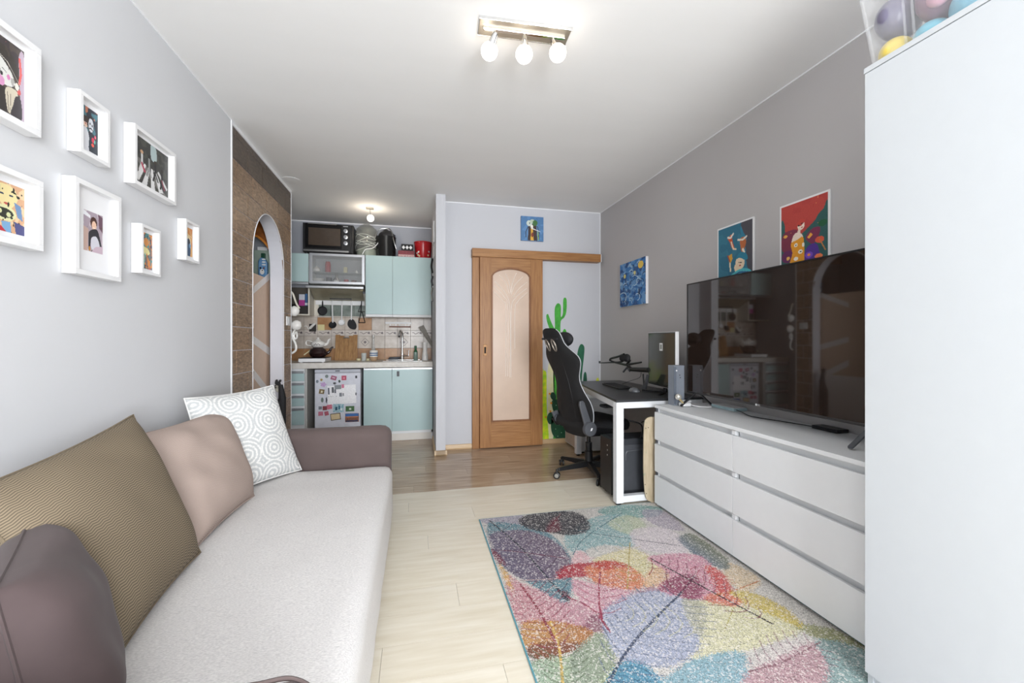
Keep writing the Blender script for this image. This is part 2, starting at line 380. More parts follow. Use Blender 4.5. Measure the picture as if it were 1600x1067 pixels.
b = nb(); prism(b, [(gl, YD+.014, gz0)]+[(x, YD+.014, garch(x)) for x in np.linspace(gl, gr, 25)]+[(gr, YD+.014, gz0)], (0, .006, 0)); gp = obj('glass_pane', b, 'door_glass', door)
M['etch'] = mat('etched_glass', '#f1e6dc', .35, var=.02)
def dz(x, y): p = U(690+x/2.669, 320+y/2.669, Y=YD+.012); return (p.x, YD+.0125, p.z)
for k in (((268, 715), (268, 440), (255, 400), (218, 362)), ((276, 715), (277, 440), (262, 385), (217, 338)), ((285, 720), (286, 455), (270, 375), (222, 318)), ((290, 720), (290, 450), (306, 390), (355, 348)), ((305, 600), (306, 440), (318, 402), (356, 366)), ((281, 370), (268, 325), (240, 292)), ((288, 370), (281, 320), (266, 286)), ((289, 365), (296, 325), (312, 284)), ((290, 375), (305, 335), (338, 300)), ((297, 385), (320, 352), (356, 322))):
    b = nb(); tube(b, smooth_line([dz(*p) for p in k], 6), .0035, 5); obj('etched_line', b, 'etch', gp)
hx0, hx1, hz0, hz1 = R(755, 538, 761, 556, YD)
b = nb(); box(b, hx0, hx1, YD-.004, YD+.002, hz0, hz1); obj('recessed_handle', b, mat('brass_pull', '#8a6238', .35, .3), door, .003)
b = nb(); box(b, hx0+.012, hx1-.012, YD-.0055, YD-.003, hz0+.03, hz1-.03); obj('handle_slot', b, 'gap', door)
cz = U(738, 403, Y=YB-.03).z
st(bx('door_casing', U(738, 600, Y=YB-.05).x, dl-.006, YB-.05, YB, 0, dz1+.02, 'oak', None, .004))
pz0, pz1 = U(845, 405, Y=YB-.11).z, U(845, 392.5, Y=YB-.11).z
pel = st(bx('door_pelmet', U(738, 395, Y=YB-.11).x, U(939, 400, Y=YB-.11).x, YB-.11, YB, pz0, pz1, 'oak_h', None, .003))
bx('pelmet_end_cap', U(939, 400, Y=YB-.11).x, U(939, 400, Y=YB-.11).x+.008, YB-.11, YB, pz0, pz1, 'trim_white', pel)
bx('reveal_shadow_board', dl-.006, dr+.01, YB-.04, YB-.001, 0, dz1+.02, 'oak_d', door)  # dark board added in place of the shade in the door reveal
# ---------------------------------------------------------------- clock on the back wall
kx0, kx1, kz0, kz1 = R(814, 338.5, 849, 376.5, YB-.02)
ck = thing('wall_clock', 'small square blue painted wall clock hanging above the sliding door', 'clock', ((kx0+kx1)/2, YB-.01, kz0))
bx('body', kx0, kx1, YB-.025, YB-.001, kz0, kz1, mat('clock_side', '#4e6f9c', .5), ck, .002)
A = paint(60, 60, '#4f7ba9', [('n', '#5d89b8', 9, .6), ('p', [(.33, .3), (.68, .3), (.72, .98), (.3, .98)], '#3c2c2a'), ('p', [(.44, .35), (.52, .4), (.56, .98), (.42, .98)], '#d8a83a'), ('e', .36, .28, .12, .12, '#cfd9cf'), ('e', .5, .2, .1, .09, '#b9c9b2'), ('e', .62, .26, .11, .12, '#3f6d3a'), ('e', .48, .42, .06, .08, '#f0ece0'), ('l', [(.3, .45), (.22, .62), (.22, .85)], .03, '#22252c'), ('l', [(.72, .4), (.8, .6), (.78, .9)], .03, '#2c3a2a'), ('l', [(.74, .6), (.77, .95)], .03, '#9fc24a'), ('e', .5, .75, .05, .1, '#7c2f22'), ('n', '#2d2a35', 13, .93)])
printed('painted_face', A, (kx0, YB-.0255, kz1), (kx1-kx0, 0, 0), (0, 0, kz0-kz1), M['print'], ck)
kc = Vector(((kx0+kx1)/2, YB-.030, kz0+(kz1-kz0)*.5))
for nm, d in (('minute_hand', (.10, -.032)), ('hour_hand', (-.012, .05))):
    b = nb(); e = kc+Vector((d[0], 0, d[1])); q = Vector((d[1], 0, -d[0])).normalized()*.005; prism(b, [kc-q, e-q*.4, e+q*.4, kc+q], (0, .002, 0)); obj(nm, b, 'white_frame', ck)
b = nb(); lathe(b, [(.008, 0), (.008, .006), (.003, .008)], kc+Vector((0, .004, 0)), 12, (0, -1, 0)); obj('hub', b, 'white_frame', ck, smooth=True)
# ---------------------------------------------------------------- cactus mural
MU = .0012
mural = thing('cactus_mural', 'green cacti painted on the white wall right of the sliding door', 'mural', (1.75, YB, 0))
def flat(name, pts, col, k=0, parent=mural, col2=None, rough=.6):
    key = 'mural'+col+(col2 or '')
    if key not in M: M[key] = mat('mural_paint', col, rough, var=.08, scale=14, col2=col2)
    P = [U(*p, Y=YB) for p in pts]; P = [(p.x, p.z) for p in P]
    P = [(q.x, q.y) for q in smooth_loop([(a, z, 0) for a, z in P], 4)]
    P = [(min(x, XR-.008), max(z, .056)) for x, z in P]
    b = nb(); prism(b, [(x, YB-MU*(k+1), z) for x, z in P], (0, MU*(k+1)-.0002, 0)); return obj(name, b, M[key], parent)
def cz_(x, y): return (840+x/4.45, 460+y/4.45)     # close-up of the mural
flat('tall_cactus', [cz_(*p) for p in ((118, 290), (95, 262), (70, 205), (60, 150), (72, 136), (84, 165), (105, 215), (120, 230), (118, 110), (130, 70), (148, 62), (162, 85), (162, 155), (176, 130), (178, 40), (190, 22), (202, 40), (200, 120), (185, 160), (160, 190), (158, 290), (140, 300))], '#2f8a2c', 0, col2='#4bb03a')
flat('tall_cactus_arm', [cz_(*p) for p in ((170, 420), (176, 330), (172, 270), (186, 240), (201, 262), (202, 340), (190, 400), (182, 430))], '#3fae2c', 0)
flat('cactus_stem', [cz_(*p) for p in ((112, 1038), (118, 900), (112, 700), (112, 500), (160, 500), (188, 700), (190, 1038))], '#37962f', 0, col2='#5cb63a')
flat('yellow_backdrop', [cz_(*p) for p in ((60, 1038), (70, 800), (66, 600), (80, 470), (112, 480), (116, 700), (110, 900), (100, 1038))], '#dcd79a', 0, col2='#e3dfc0')
flat('lime_cactus', [cz_(*p) for p in ((36, 1040), (36, 560), (44, 530), (56, 535), (62, 570), (64, 800), (78, 1000), (70, 1040))], '#8fcf20', 1, col2='#e6ea1a')
flat('dark_cactus', [cz_(*p) for p in ((268, 620), (270, 480), (280, 390), (300, 346), (322, 358), (325, 400), (312, 520), (300, 620))], '#1c5a40', 0, col2='#2a6e4c')
flat('small_dark_cactus', [cz_(*p) for p in ((318, 620), (320, 560), (330, 538), (340, 556), (342, 620))], '#1f5a41', 0)
flat('yellow_bloom_spot', [cz_(*p) for p in ((406, 610), (410, 585), (422, 580), (428, 610))], '#d8df4a', 0)
flat('pear_cactus_pad', [cz_(*p) for p in ((140, 1010), (105, 975), (92, 920), (100, 850), (140, 810), (200, 820), (215, 900), (205, 990), (170, 1020))], '#12432f', 2, col2='#1c5a38')
flat('pear_cactus_pad', [cz_(*p) for p in ((75, 895), (64, 860), (78, 825), (102, 820), (118, 850), (108, 890), (90, 902))], '#164b33', 2)
flat('pear_cactus_pad', [cz_(*p) for p in ((120, 830), (98, 760), (110, 730), (150, 735), (175, 780), (170, 825))], '#15482f', 2)
flat('pear_cactus_pad', [cz_(*p) for p in ((100, 730), (88, 705), (96, 682), (116, 684), (128, 710), (120, 735))], '#123f2b', 2)
for x, y in ((84, 690), (94, 755), (88, 812), (56, 852)): flat('orange_bloom', [cz_(x+7*math.cos(a), y+7*math.sin(a)) for a in np.arange(0, 6.2, 1.05)], '#e08a25', 3)
for x, y in ((150, 905), (125, 935), (165, 960), (148, 860), (120, 880), (175, 915), (112, 845), (140, 985), (150, 760), (128, 770)): flat('pale_spine_dot', [cz_(x+3*math.cos(a), y+3*math.sin(a)) for a in np.arange(0, 6.2, 1.05)], '#9cc7a4', 3)
# ================================================================ FRAMES ON THE LEFT WALL
FD = .046; XF = XL+FD
def frame(label, pxl, pxr, top, bot, art, matw, fw=.018, clip=None):
    """front face: left and right pixel columns, (y_left, y_right) of top and bottom edges"""
    a = U(pxl, top[0], X=XF); b = U(pxr, top[1], X=XF); c = U(pxl, bot[0], X=XF); d = U(pxr, bot[1], X=XF)
    y0, y1 = a.y, b.y; z1 = (a.z+b.z)/2; z0 = (c.z+d.z)/2
    t = thing('framed_picture', label, 'picture frame', (XL, (y0+y1)/2, z0), group='white box frames on the left wall')
    for q in ((y0, y1, z1-fw, z1), (y0, y1, z0, z0+fw), (y0, y0+fw, z0+fw, z1-fw), (y1-fw, y1, z0+fw, z1-fw)): bx('frame_bar', XL+.001, XF, q[0], q[1], q[2], q[3], 'white_frame', t, .0012)
    bx('backing', XL+.002, XF-.026, y0+fw, y1-fw, z0+fw, z1-fw, 'paper', t)
    bx('mount', XF-.026, XF-.024, y0+fw, y1-fw, z0+fw, z1-fw, 'paper', t)
    my, mz = matw
    p0 = (XF-.0235, y0+fw+my, z1-fw-mz); printed('photograph', art, p0, (0, (y1-fw-my)-(y0+fw+my), 0), (0, 0, -((z1-fw-mz)-(z0+fw+mz))), M['print'], t)
    return t
S = '#2b282b'
ART1 = [('n', '#5b5048', 14, .62, .6), ('p', [(0, .25), (.45, .3), (.62, .42), (.72, .55), (.55, .62), (.25, .62), (0, .6)], '#dcdcd8'), ('p', [(0, .1), (.5, .12), (.8, .3), (.86, .5), (.55, .38), (.3, .28), (0, .22)], '#39342f'), ('n', '#50463d', 20, .7, .5), ('p', [(.84, .1), (1, .1), (1, 1), (.9, 1), (.86, .5)], '#b7a5b5'), ('l', [(.86, .15), (.9, .35), (.85, .5)], .06, '#d8605c'), ('e', .84, .62, .06, .04, '#cf5a56'), ('e', .78, .56, .06, .05, '#e8e2d6'), ('e', .53, .5, .05, .035, '#d886b8'), ('e', .3, .6, .12, .07, '#d69ac2'), ('p', [(.45, .66), (.8, .64), (.72, .95), (.55, .98), (.48, .9)], '#cfc6b2'), ('p', [(.75, .7), (.9, .72), (.92, 1), (.6, 1), (.66, .85)], '#3a3538'), ('l', [(.35, .42), (.46, .45)], .015, S), ('e', .33, .5, .04, .03, S), ('l', [(.5, .7), (.53, .95)], .015, '#5c5148'), ('l', [(.6, .68), (.58, .93)], .012, '#5c5148'), ('p', [(0, .66), (.42, .66), (.48, 1), (0, 1)], '#37322f'), ('l', [(.02, .2), (.5, .3), (.88, .52)], .014, '#cfcac2'), ('n', '#e0607a', 24, .93, .6)]
art1 = None
def half_(ops):
    r = []
    for o in ops:
        g = lambda x: .46+.54*x
        if o[0] == 'p': r.append(('p', [(g(a), b) for a, b in o[1]])+tuple(o[2:]))
        elif o[0] == 'e': r.append(('e', g(o[1]), o[2], o[3]*.54, o[4])+tuple(o[5:]))
        elif o[0] == 'l': r.append(('l', [(g(a), b) for a, b in o[1]], o[2]*.6)+tuple(o[3:]))
        else: r.append(o)
    return r
art1 = paint(120, 110, '#3f383a', half_(ART1))
art2 = paint(50, 80, '#4a7a86', [('n', '#2b2f3c', 8, .55), ('n', '#c77a5c', 10, .8), ('e', .3, .36, .17, .13, '#e8c9b6'), ('p', [(.12, .55), (.35, .5), (.5, .7), (.48, 1), (.08, 1)], '#dfe0e6'), ('e', .58, .36, .2, .2, '#242329'), ('e', .6, .38, .15, .16, '#d7dbe2'), ('e', .55, .35, .04, .03, S), ('e', .67, .37, .04, .03, S), ('l', [(.5, .47), (.6, .45), (.7, .48)], .03, '#3a2a30'), ('e', .3, .3, .18, .08, '#3a2a25'), ('p', [(.55, .6), (.85, .58), (1, .8), (1, 1), (.5, 1)], '#2d3540'), ('e', .72, .7, .09, .06, '#d8405a'), ('e', .85, .6, .06, .04, '#e8677f'), ('e', .7, .82, .08, .04, '#e85a4a'), ('e', .82, .72, .05, .04, '#56b7a5'), ('l', [(.27, .4), (.33, .41)], .03, '#b0323a')])
art3 = paint(80, 90, '#3a3b3a', [('n', '#55564f', 16, .6, .6), ('p', [(.48, 0), (.62, .02), (.64, .3), (.5, .34), (.46, .15)], '#aebfc0'), ('p', [(.1, .55), (.25, .5), (.9, .95), (.95, 1), (.8, 1)], '#777572'), ('p', [(.05, .88), (.3, .52), (.34, .55), (.14, .98)], '#dedede'), ('p', [(.22, 1), (.4, .55), (.44, .58), (.36, 1)], '#d9d9d9'), ('p', [(.48, 1), (.48, .55), (.53, .55), (.6, 1)], '#dcdcdc'), ('p', [(.72, 1), (.56, .55), (.6, .52), (.85, .95)], '#dcdcdc'), ('p', [(.66, .55), (.7, .5), (.98, .8), (.95, .86)], '#cfcfcf'), ('l', [(.22, .35), (.22, .55), (.16, .72)], .05, '#d8d8d8'), ('l', [(.22, .55), (.3, .7)], .05, '#b33f58'), ('e', .22, .3, .04, .04, '#caa07c'), ('l', [(.42, .36), (.42, .58), (.36, .75)], .05, '#8f9190'), ('l', [(.42, .58), (.48, .74)], .04, '#9b9b9b'), ('e', .42, .31, .04, .04, '#2a2a2a'), ('l', [(.6, .4), (.6, .6), (.54, .78)], .045, '#26272b'), ('l', [(.6, .6), (.68, .76)], .04, '#26272b'), ('e', .6, .35, .035, .04, '#3a3028'), ('l', [(.8, .5), (.8, .68), (.76, .88)], .045, '#2a2a2e'), ('l', [(.8, .68), (.88, .86)], .04, '#8c3a4e'), ('e', .8, .45, .035, .04, '#2c2622')])
art4 = paint(60, 90, '#d8a984', [('n', '#e6c9a0', 9, .6), ('p', [(.3, .05), (.7, .08), (.8, .3), (.6, .5), (.4, .48), (.25, .3)], '#ead9a0'), ('p', [(.05, .1), (.3, .05), (.28, .35), (.2, .5), (.05, .5)], '#4f8fc0'), ('p', [(.7, .35), (.9, .4), (.95, .7), (.8, .65)], '#6f8fb8'), ('e', .36, .24, .06, .02, '#30405c'), ('e', .62, .24, .06, .02, '#30405c'), ('e', .5, .42, .08, .025, '#c0504c'), ('e', .42, .62, .34, .16, '#e0dfae'), ('n', '#1f2420', 13, .8), ('e', .42, .62, .26, .1, '#32362c'), ('e', .3, .6, .07, .05, '#d8dca8'), ('e', .55, .64, .06, .05, '#d8dca8'), ('p', [(.05, .72), (.3, .78), (.35, 1), (.05, 1)], '#d8704c'), ('p', [(.35, .8), (.6, .78), (.62, 1), (.4, 1)], '#7ba8cf'), ('p', [(.7, .75), (1, .8), (1, 1), (.75, 1)], '#4b4c80'), ('p', [(0, .9), (.3, .88), (.5, 1), (0, 1)], '#c23440'), ('p', [(0, .46), (.16, .5), (.1, .7), (0, .7)], '#262a3a')])
art5 = paint(60, 80, '#a99aa6', [('n', '#c9bec6', 9, .6), ('p', [(.0, 0), (.35, .1), (.35, .17), (0, .12)], '#e9e9ee'), ('p', [(.75, .0), (1, .05), (1, .45), (.8, .35)], '#6c4c5c'), ('p', [(0, .4), (.25, .45), (.2, 1), (0, 1)], '#c4a79c'), ('n', '#5f4740', 15, .86), ('e', .52, .26, .18, .15, '#4a2a22'), ('e', .54, .33, .12, .12, '#e8c2a8'), ('p', [(.3, .5), (.5, .42), (.72, .42), (.9, .7), (.95, .85), (.8, .8), (.7, .62), (.4, .65), (.34, .95), (.26, .95), (.25, .6)], '#2c2b33'), ('p', [(.4, .66), (.68, .6), (.85, .85), (.7, .95), (.4, .92)], '#d3d2dc'), ('p', [(.62, .85), (1, .8), (1, 1), (.4, 1)], '#c9b2c0'), ('e', .3, .93, .05, .06, '#c58a3a'), ('l', [(.5, .38), (.58, .38)], .02, '#fff5ee')])
art6 = paint(40, 70, '#6f6a68', [('n', '#d88a3c', 9, .6), ('n', '#4d8f8f', 8, .62), ('n', '#3a2d48', 11, .72), ('n', '#cf4f3f', 10, .85), ('p', [(.1, .4), (.6, .42), (.8, .55), (.5, .62), (.1, .55)], '#e8df9c'), ('l', [(.4, .6), (.3, .95)], .08, '#8fc0b0'), ('l', [(.55, .6), (.7, .95)], .08, '#d9884a'), ('e', .5, .25, .2, .12, '#d78f4a')])
art7 = paint(36, 56, '#d9a35c', [('n', '#cf8038', 7, .6), ('e', .5, .55, .34, .28, '#e4cf9e'), ('p', [(.3, .5), (.5, .38), (.72, .5), (.7, 1), (.25, 1)], '#2d5378'), ('e', .55, .5, .14, .1, '#15253c'), ('e', .68, .62, .12, .08, '#6f9cc0'), ('l', [(.1, .2), (.9, .3)], .04, '#e8c88a')])
f1 = frame('large white box frame at the photo\'s left edge with a black and pink portrait print', -75, 65, (-38, 84.5), (150, 208), art1, (.012, .012), .022)
frame('narrow upright white frame holding a snapshot of a person and a white painted mask face', 126, 172.5, (141, 172), (239, 260), art2, (.018, .018), .016)
frame('white frame with a grey street picture of four people crossing white stripes', 211, 275.5, (196, 238), (289, 319), art3, (.012, .012), .018)
frame('white frame low at the left edge with a blue-haired face holding a game pad', -26, 68.5, (246, 284), (377, 388), art4, (.022, .022), .02)
frame('tall white frame with a wide white mount around a photo of a child in black', 118, 190, (276, 308), (428, 439.5), art5, (.055, .085), .02)
frame('small white frame with a busy orange and teal cartoon picture', 222, 251.5, (349, 361), (427, 432.5), art6, (.014, .016), .014)
frame('smallest white frame, nearest the tiled wall, with an orange and blue picture', 291, 312, (342, 352), (407, 411.5), art7, (.018, .02), .014)
# ================================================================ PICTURES ON THE RIGHT WALL
def canvas(label, name, cat, tl, tr, blz, art, d, edge, border=0):
    a = U(*tl, X=XR-d); b_ = U(*tr, X=XR-d); z1 = (a.z+b_.z)/2; z0 = blz if blz else 1
    t = thing(name, label, cat, (XR, (a.y+b_.y)/2, z0), group=None)
    bx('canvas' if d > .015 else 'backing_board', XR-d, XR-.001, a.y, b_.y, z0, z1, edge, t, .0008)
    printed('painting' if d > .015 else 'poster_print', art, (XR-d-.0008, a.y-border, z1-border), (0, b_.y-a.y+2*border, 0), (0, 0, z0-z1+2*border), M['canvas_print'], t); return t
sw = [('n', '#6f9cc9', 14, .55, .8), ('n', '#1d3f74', 12, .62, .8), ('n', '#9cc0d8', 18, .8, .8)]
for k in range(26):
    cx, cy = rng.rand(2); r0 = .05+.1*rng.rand(); a0 = rng.rand()*6
    sw.append(('l', [(cx+r0*math.cos(a0+t_)*(1+t_*.1), cy+r0*.7*math.sin(a0+t_)*(1+t_*.1)) for t_ in np.linspace(0, 3.4, 8)], .018, ['#b9d3e4', '#2a5b9c', '#5e92c4', '#18305a'][k % 4]))
sw += [('e', .82, .14, .1, .08, '#e3c35c'), ('e', .2, .3, .045, .05, '#d8cf7c'), ('e', .6, .28, .04, .04, '#dcd690'), ('n', '#1e2636', 9, .9, .8)]
canvas('small unframed canvas with a swirling abstract blue and yellow pattern beside the desk', 'canvas_painting', 'painting', (969, 414), (1009, 400.5), U(1009, 474, X=XR-.03).z, paint(80, 110, '#3b76b4', sw), .03, 'white_frame')
A = paint(70, 110, '#2f6d86', [('n', '#3a7d94', 8, .55, .6), ('p', [(.7, 0), (1, 0), (1, 1), (.85, .8), (.82, .5), (.72, .25)], '#4c4a52'), ('p', [(.68, .06), (.76, .2), (.84, .3), (.8, .42), (.7, .3)], '#2f7f9c'), ('p', [(.3, .22), (.42, .16), (.44, .3), (.5, .44), (.42, .42), (.36, .3)], '#c9562f'), ('l', [(.3, .2), (.38, .22), (.46, .16)], .04, '#e6ded0'), ('l', [(.4, .3), (.46, .44), (.54, .46)], .03, '#e9d6b8'), ('p', [(.66, .3), (.8, .28), (.82, .42), (.72, .56), (.68, .46)], '#b8693c'), ('l', [(.6, .3), (.74, .32), (.84, .28)], .035, '#e0d8c8'), ('l', [(.74, .5), (.78, .56)], .05, '#e8dcc8'), ('p', [(.3, .56), (.42, .52), (.44, .62), (.36, .72)], '#d9a23e'), ('l', [(.36, .7), (.38, .84)], .04, '#e9d9bc'), ('l', [(.3, .55), (.36, .66)], .025, '#a93a2a'), ('e', .66, .72, .13, .13, '#ead2b4'), ('p', [(.54, .64), (.66, .54), (.82, .58), (.88, .68), (.8, .7), (.66, .64)], '#2c7f99'), ('l', [(.55, .8), (.6, .92)], .12, '#e8d0ae'), ('p', [(.3, 1), (.5, .88), (.75, .84), (.95, .9), (.95, 1)], '#4fb3bb'), ('l', [(.45, .95), (.65, .9), (.9, .93)], .03, '#2a5a8c'), ('l', [(.62, .72), (.7, .73)], .015, S), ('e', .66, .78, .03, .015, '#b5483c'), ('l', [(.4, .97), (.6, .99)], .03, '#c9e06a')])
tvz = 1.35
canvas('blue poster of a figure\'s head among orange fish, hanging partly behind the television', 'poster', 'poster', (1121, 357), (1178, 339.5), 1.50, np.concatenate([A, np.tile(A[-1:], (60, 1, 1))]), .012, 'white_frame', .012)
A = paint(80, 120, '#b8433c', [('n', '#ad3a38', 7, .6, .6), ('p', [(0, .25), (.08, .3), (.1, .45), (.2, .55), (.3, .5), (.45, .52), (.6, .45), (.75, .36), (.8, .3), (.92, .22), (1, .15), (1, 1), (0, 1)], '#2e5a58'), ('p', [(.05, .45), (.2, .42), (.38, .45), (.34, .65), (.28, .8), (.05, .75), (0, .6)], '#7c3048'), ('e', .9, .44, .09, .05, '#1e5a38'), ('p', [(.55, .6), (.7, .48), (.85, .5), (.8, .66), (.68, .72)], '#7a2c4e'), ('p', [(.56, .78), (.68, .72), (.8, .76), (.82, 1), (.5, 1)], '#50308c'), ('e', .15, .84, .14, .1, '#672a5c'), ('e', .45, .38, .08, .075, '#f0dfce'), ('p', [(.36, .34), (.46, .28), (.54, .32), (.5, .36), (.42, .4)], '#c0443a'), ('l', [(.42, .42), (.4, .52)], .06, '#ecd8c6'), ('p', [(.24, .62), (.3, .5), (.42, .49), (.5, .58), (.46, .66), (.3, .66)], '#efdccb'), ('p', [(.22, .64), (.36, .6), (.5, .58), (.52, .8), (.5, 1), (.2, 1), (.26, .8)], '#e49a26'), ('e', .34, .68, .04, .03, '#f6eee0'), ('e', .44, .8, .05, .035, '#f6eee0'), ('e', .34, .9, .05, .03, '#f6eee0'), ('e', .5, .7, .03, .03, '#f6eee0'), ('e', .34, .68, .015, .01, S), ('e', .44, .8, .018, .012, S), ('p', [(.58, .6), (.66, .54), (.7, .58), (.62, .63)], '#e8a23c'), ('e', .84, .68, .09, .05, '#d8593c'), ('l', [(.84, .68), (.95, .85)], .02, '#c07a3c'), ('e', .62, .88, .08, .05, '#7a4cc0'), ('e', .62, .88, .03, .02, '#e88a4a'), ('e', .1, .5, .05, .025, '#e0a24a'), ('e', .16, .87, .04, .03, '#e8b45c'), ('e', .82, .93, .08, .04, '#e87a4c'), ('e', .4, .38, .02, .01, '#2c2420'), ('l', [(.45, .36), (.49, .355)], .012, S), ('e', .47, .42, .02, .01, '#b8332c'), ('n', '#e89a5c', 26, .96, .8)])
canvas('red poster of a figure in an orange flowered dress, hanging partly behind the television', 'poster', 'poster', (1218.5, 321), (1297, 297.5), 1.535, np.concatenate([A, np.tile(A[-1:], (60, 1, 1))]), .012, 'white_frame', .012)
# ================================================================ WARDROBE
WX = 1.625; WY1 = U(1355, 400, X=WX).y; WZ = U(1355, 109, X=WX).z; WY0 = -.75
wd = thing('wardrobe', 'tall plain white wardrobe filling the right edge of the photo', 'wardrobe', ((WX+XR)/2, (WY0+WY1)/2, 0))
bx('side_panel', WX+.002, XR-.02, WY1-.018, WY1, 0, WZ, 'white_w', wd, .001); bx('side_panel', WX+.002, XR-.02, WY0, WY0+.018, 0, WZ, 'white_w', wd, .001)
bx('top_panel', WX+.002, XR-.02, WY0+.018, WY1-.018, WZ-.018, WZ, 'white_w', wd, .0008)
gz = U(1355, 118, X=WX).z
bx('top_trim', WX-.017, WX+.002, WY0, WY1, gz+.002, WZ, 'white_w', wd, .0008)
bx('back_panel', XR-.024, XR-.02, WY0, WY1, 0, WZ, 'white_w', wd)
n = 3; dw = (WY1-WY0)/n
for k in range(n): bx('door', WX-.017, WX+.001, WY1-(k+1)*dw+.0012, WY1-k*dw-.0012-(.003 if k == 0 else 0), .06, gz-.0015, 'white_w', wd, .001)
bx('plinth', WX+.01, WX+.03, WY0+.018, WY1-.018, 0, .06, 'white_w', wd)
# clear bin of balloons on the wardrobe
M['bin'] = mat('clear_bin_plastic', '#eef0f2', .12, trans=.0, var=0, alpha=.11, coat=.3)
BX0 = WX+.03; by1 = U(1369, 95, X=BX0+.02).y
bt = thing('storage_bin', 'clear plastic bin full of coloured toy balloons on top of the white wardrobe', 'storage bin', (BX0+.2, by1-.28, WZ))
def tray(x0, x1, y0, y1, z0, z1, fl_, th=.003):
    b = nb(); r = []
    for k, (z, e) in enumerate(((z0, 0), (z1, fl_))):
        r.append([b.verts.new(p) for p in ((x0-e, y0-e, z), (x1+e, y0-e, z), (x1+e, y1+e, z), (x0-e, y1+e, z))])
    for i in range(4): b.faces.new((r[0][i], r[0][(i+1) % 4], r[1][(i+1) % 4], r[1][i]))
    b.faces.new(r[0]); return b
obj('tub', tray(BX0+.02, BX0+.42, by1-.56, by1, WZ+.003, WZ+.33, .035), 'bin', bt, solid=.003)
for yy, n_ in ((by1-.10, 1), (by1-.125, 1), (by1-.37, 1)):
    b = nb(); tube(b, [(BX0+.018, yy, WZ+.004), (BX0-.014, yy, WZ+.32)], .004, 6); obj('rib', b, 'bin', bt)
b = nb(); tube(b, [(BX0+.018, by1, WZ+.004), (BX0-.014, by1+.033, WZ+.32)], .006, 6); obj('rib', b, 'bin', bt)
b = nb(); box(b, BX0-.025, BX0+.465, by1-.60, by1+.045, WZ+.325, WZ+.345); obj('rim', b, 'bin', bt, .004)
def ball(label, cx, cy, cz, rx, ry, rz_, col, name='toy_balloon', cat='balloon', sm=.2):
    b = nb(); bmesh.ops.create_uvsphere(b, u_segments=24, v_segments=16, radius=1)
    for v in b.verts: v.co = Vector((v.co.x*rx+cx, v.co.y*ry+cy, v.co.z*rz_+cz))
    key = 'bal'+col
    if key not in M: M[key] = mat('balloon_rubber', col, .3, var=.03, scale=6)
    return tag(obj(name, b, key, smooth=True), label, cat, 'balloons in the clear bin')
bo = BX0+.025
ball('yellow balloon at the bottom corner of the clear bin', bo+.045, by1-.035, WZ+.058, .058, .05, .052, '#ead162')
ball('light blue balloon low in the bin, between the yellow and the larger blue one', bo+.05, by1-.14, WZ+.05, .055, .05, .044, '#76bdd0')
ball('large light blue balloon in the middle of the clear bin', bo+.075, by1-.255, WZ+.078, .08, .075, .072, '#7fc0d6')
ball('mauve grey balloon above the yellow one in the clear bin', bo+.055, by1-.035, WZ+.185, .085, .06, .074, '#6f6b80')
ball('dusty purple balloon in the centre of the clear bin', bo+.07, by1-.155, WZ+.17, .085, .062, .078, '#8a6078')
ball('pink oval balloon with a patterned patch in the clear bin', bo+.006, by1-.185, WZ+.145, .025, .036, .038, '#d9a3b6')
ball('blue balloon at the far right of the clear bin', bo+.08, by1-.40, WZ+.11, .08, .065, .09, '#4f9cc4')
ball('red balloon near the top of the clear bin', bo+.07, by1-.11, WZ+.28, .07, .07, .04, '#c2554a')
ball('dark grey balloon near the top of the clear bin', bo+.1, by1-.27, WZ+.235, .08, .07, .075, '#4b5360')
ball('second red balloon, further right near the top of the clear bin', bo+.06, by1-.39, WZ+.25, .07, .055, .055, '#cf5e50')
# ================================================================ DRESSER
DXF = 1.783; DY1 = 2.829; DY0 = DY1-1.6; DT = .78; DB = XR-.018
dr_ = thing('dresser', 'long low white chest of six drawers under the television', 'chest of drawers', ((DXF+DB)/2, (DY0+DY1)/2, 0))
bx('top_board', DXF+.0, DB, DY0-.0, DY1+.0, DT-.022, DT, 'white', dr_, .0015)
bx('side_board', DXF+.022, DB, DY1-.02, DY1, 0, DT-.022, 'white', dr_, .001); bx('side_board', DXF+.022, DB, DY0, DY0+.02, 0, DT-.022, 'white', dr_, .001)
bx('divider', DXF+.022, DB-.01, DY1-.81, DY1-.79, .03, DT-.022, 'white', dr_)
bx('back_board', DB-.006, DB, DY0+.02, DY1-.02, .05, DT-.022, 'white', dr_)
M['plinth'] = mat('grey_plinth', '#9da3a7', .3, .2, var=.02)
bx('plinth', DXF+.035, DXF+.05, DY0+.02, DY1-.02, 0, .05, 'plinth', dr_)
dh = (DT-.022-.03)/3
for c in range(2):
    ya, yb = DY1-.8*(c+1), DY1-.8*c
    for r in range(3):
        z0 = .03+dh*r; z1 = z0+dh
        f = bx('drawer', DXF, DXF+.018, ya+.0015+(0 if c else 0), yb-.0015, z0+.001, z1-.032, 'white', dr_, .0015)
        b = nb(); box(b, DXF+.032, DXF+.040, ya+.02, yb-.02, z1-.05, z1-.008); box(b, DXF+.018, DXF+.30, ya+.022, yb-.022, z0+.02, z1-.05); obj('grip_ledge', b, 'white', f, .001)
        for yy in (yb-.02, ya+.002):
            pass
    for r in range(3):
        bx('runner_cap', DXF+.008, DXF+.024, (DY1-.014 if c == 0 else DY1-.8-.014), (DY1+.001 if c == 0 else DY1-.8+.014), .03+dh*(r+1)-.03, .03+dh*(r+1)-.004, 'dgrey' if c == 0 else 'white', dr_, .001)
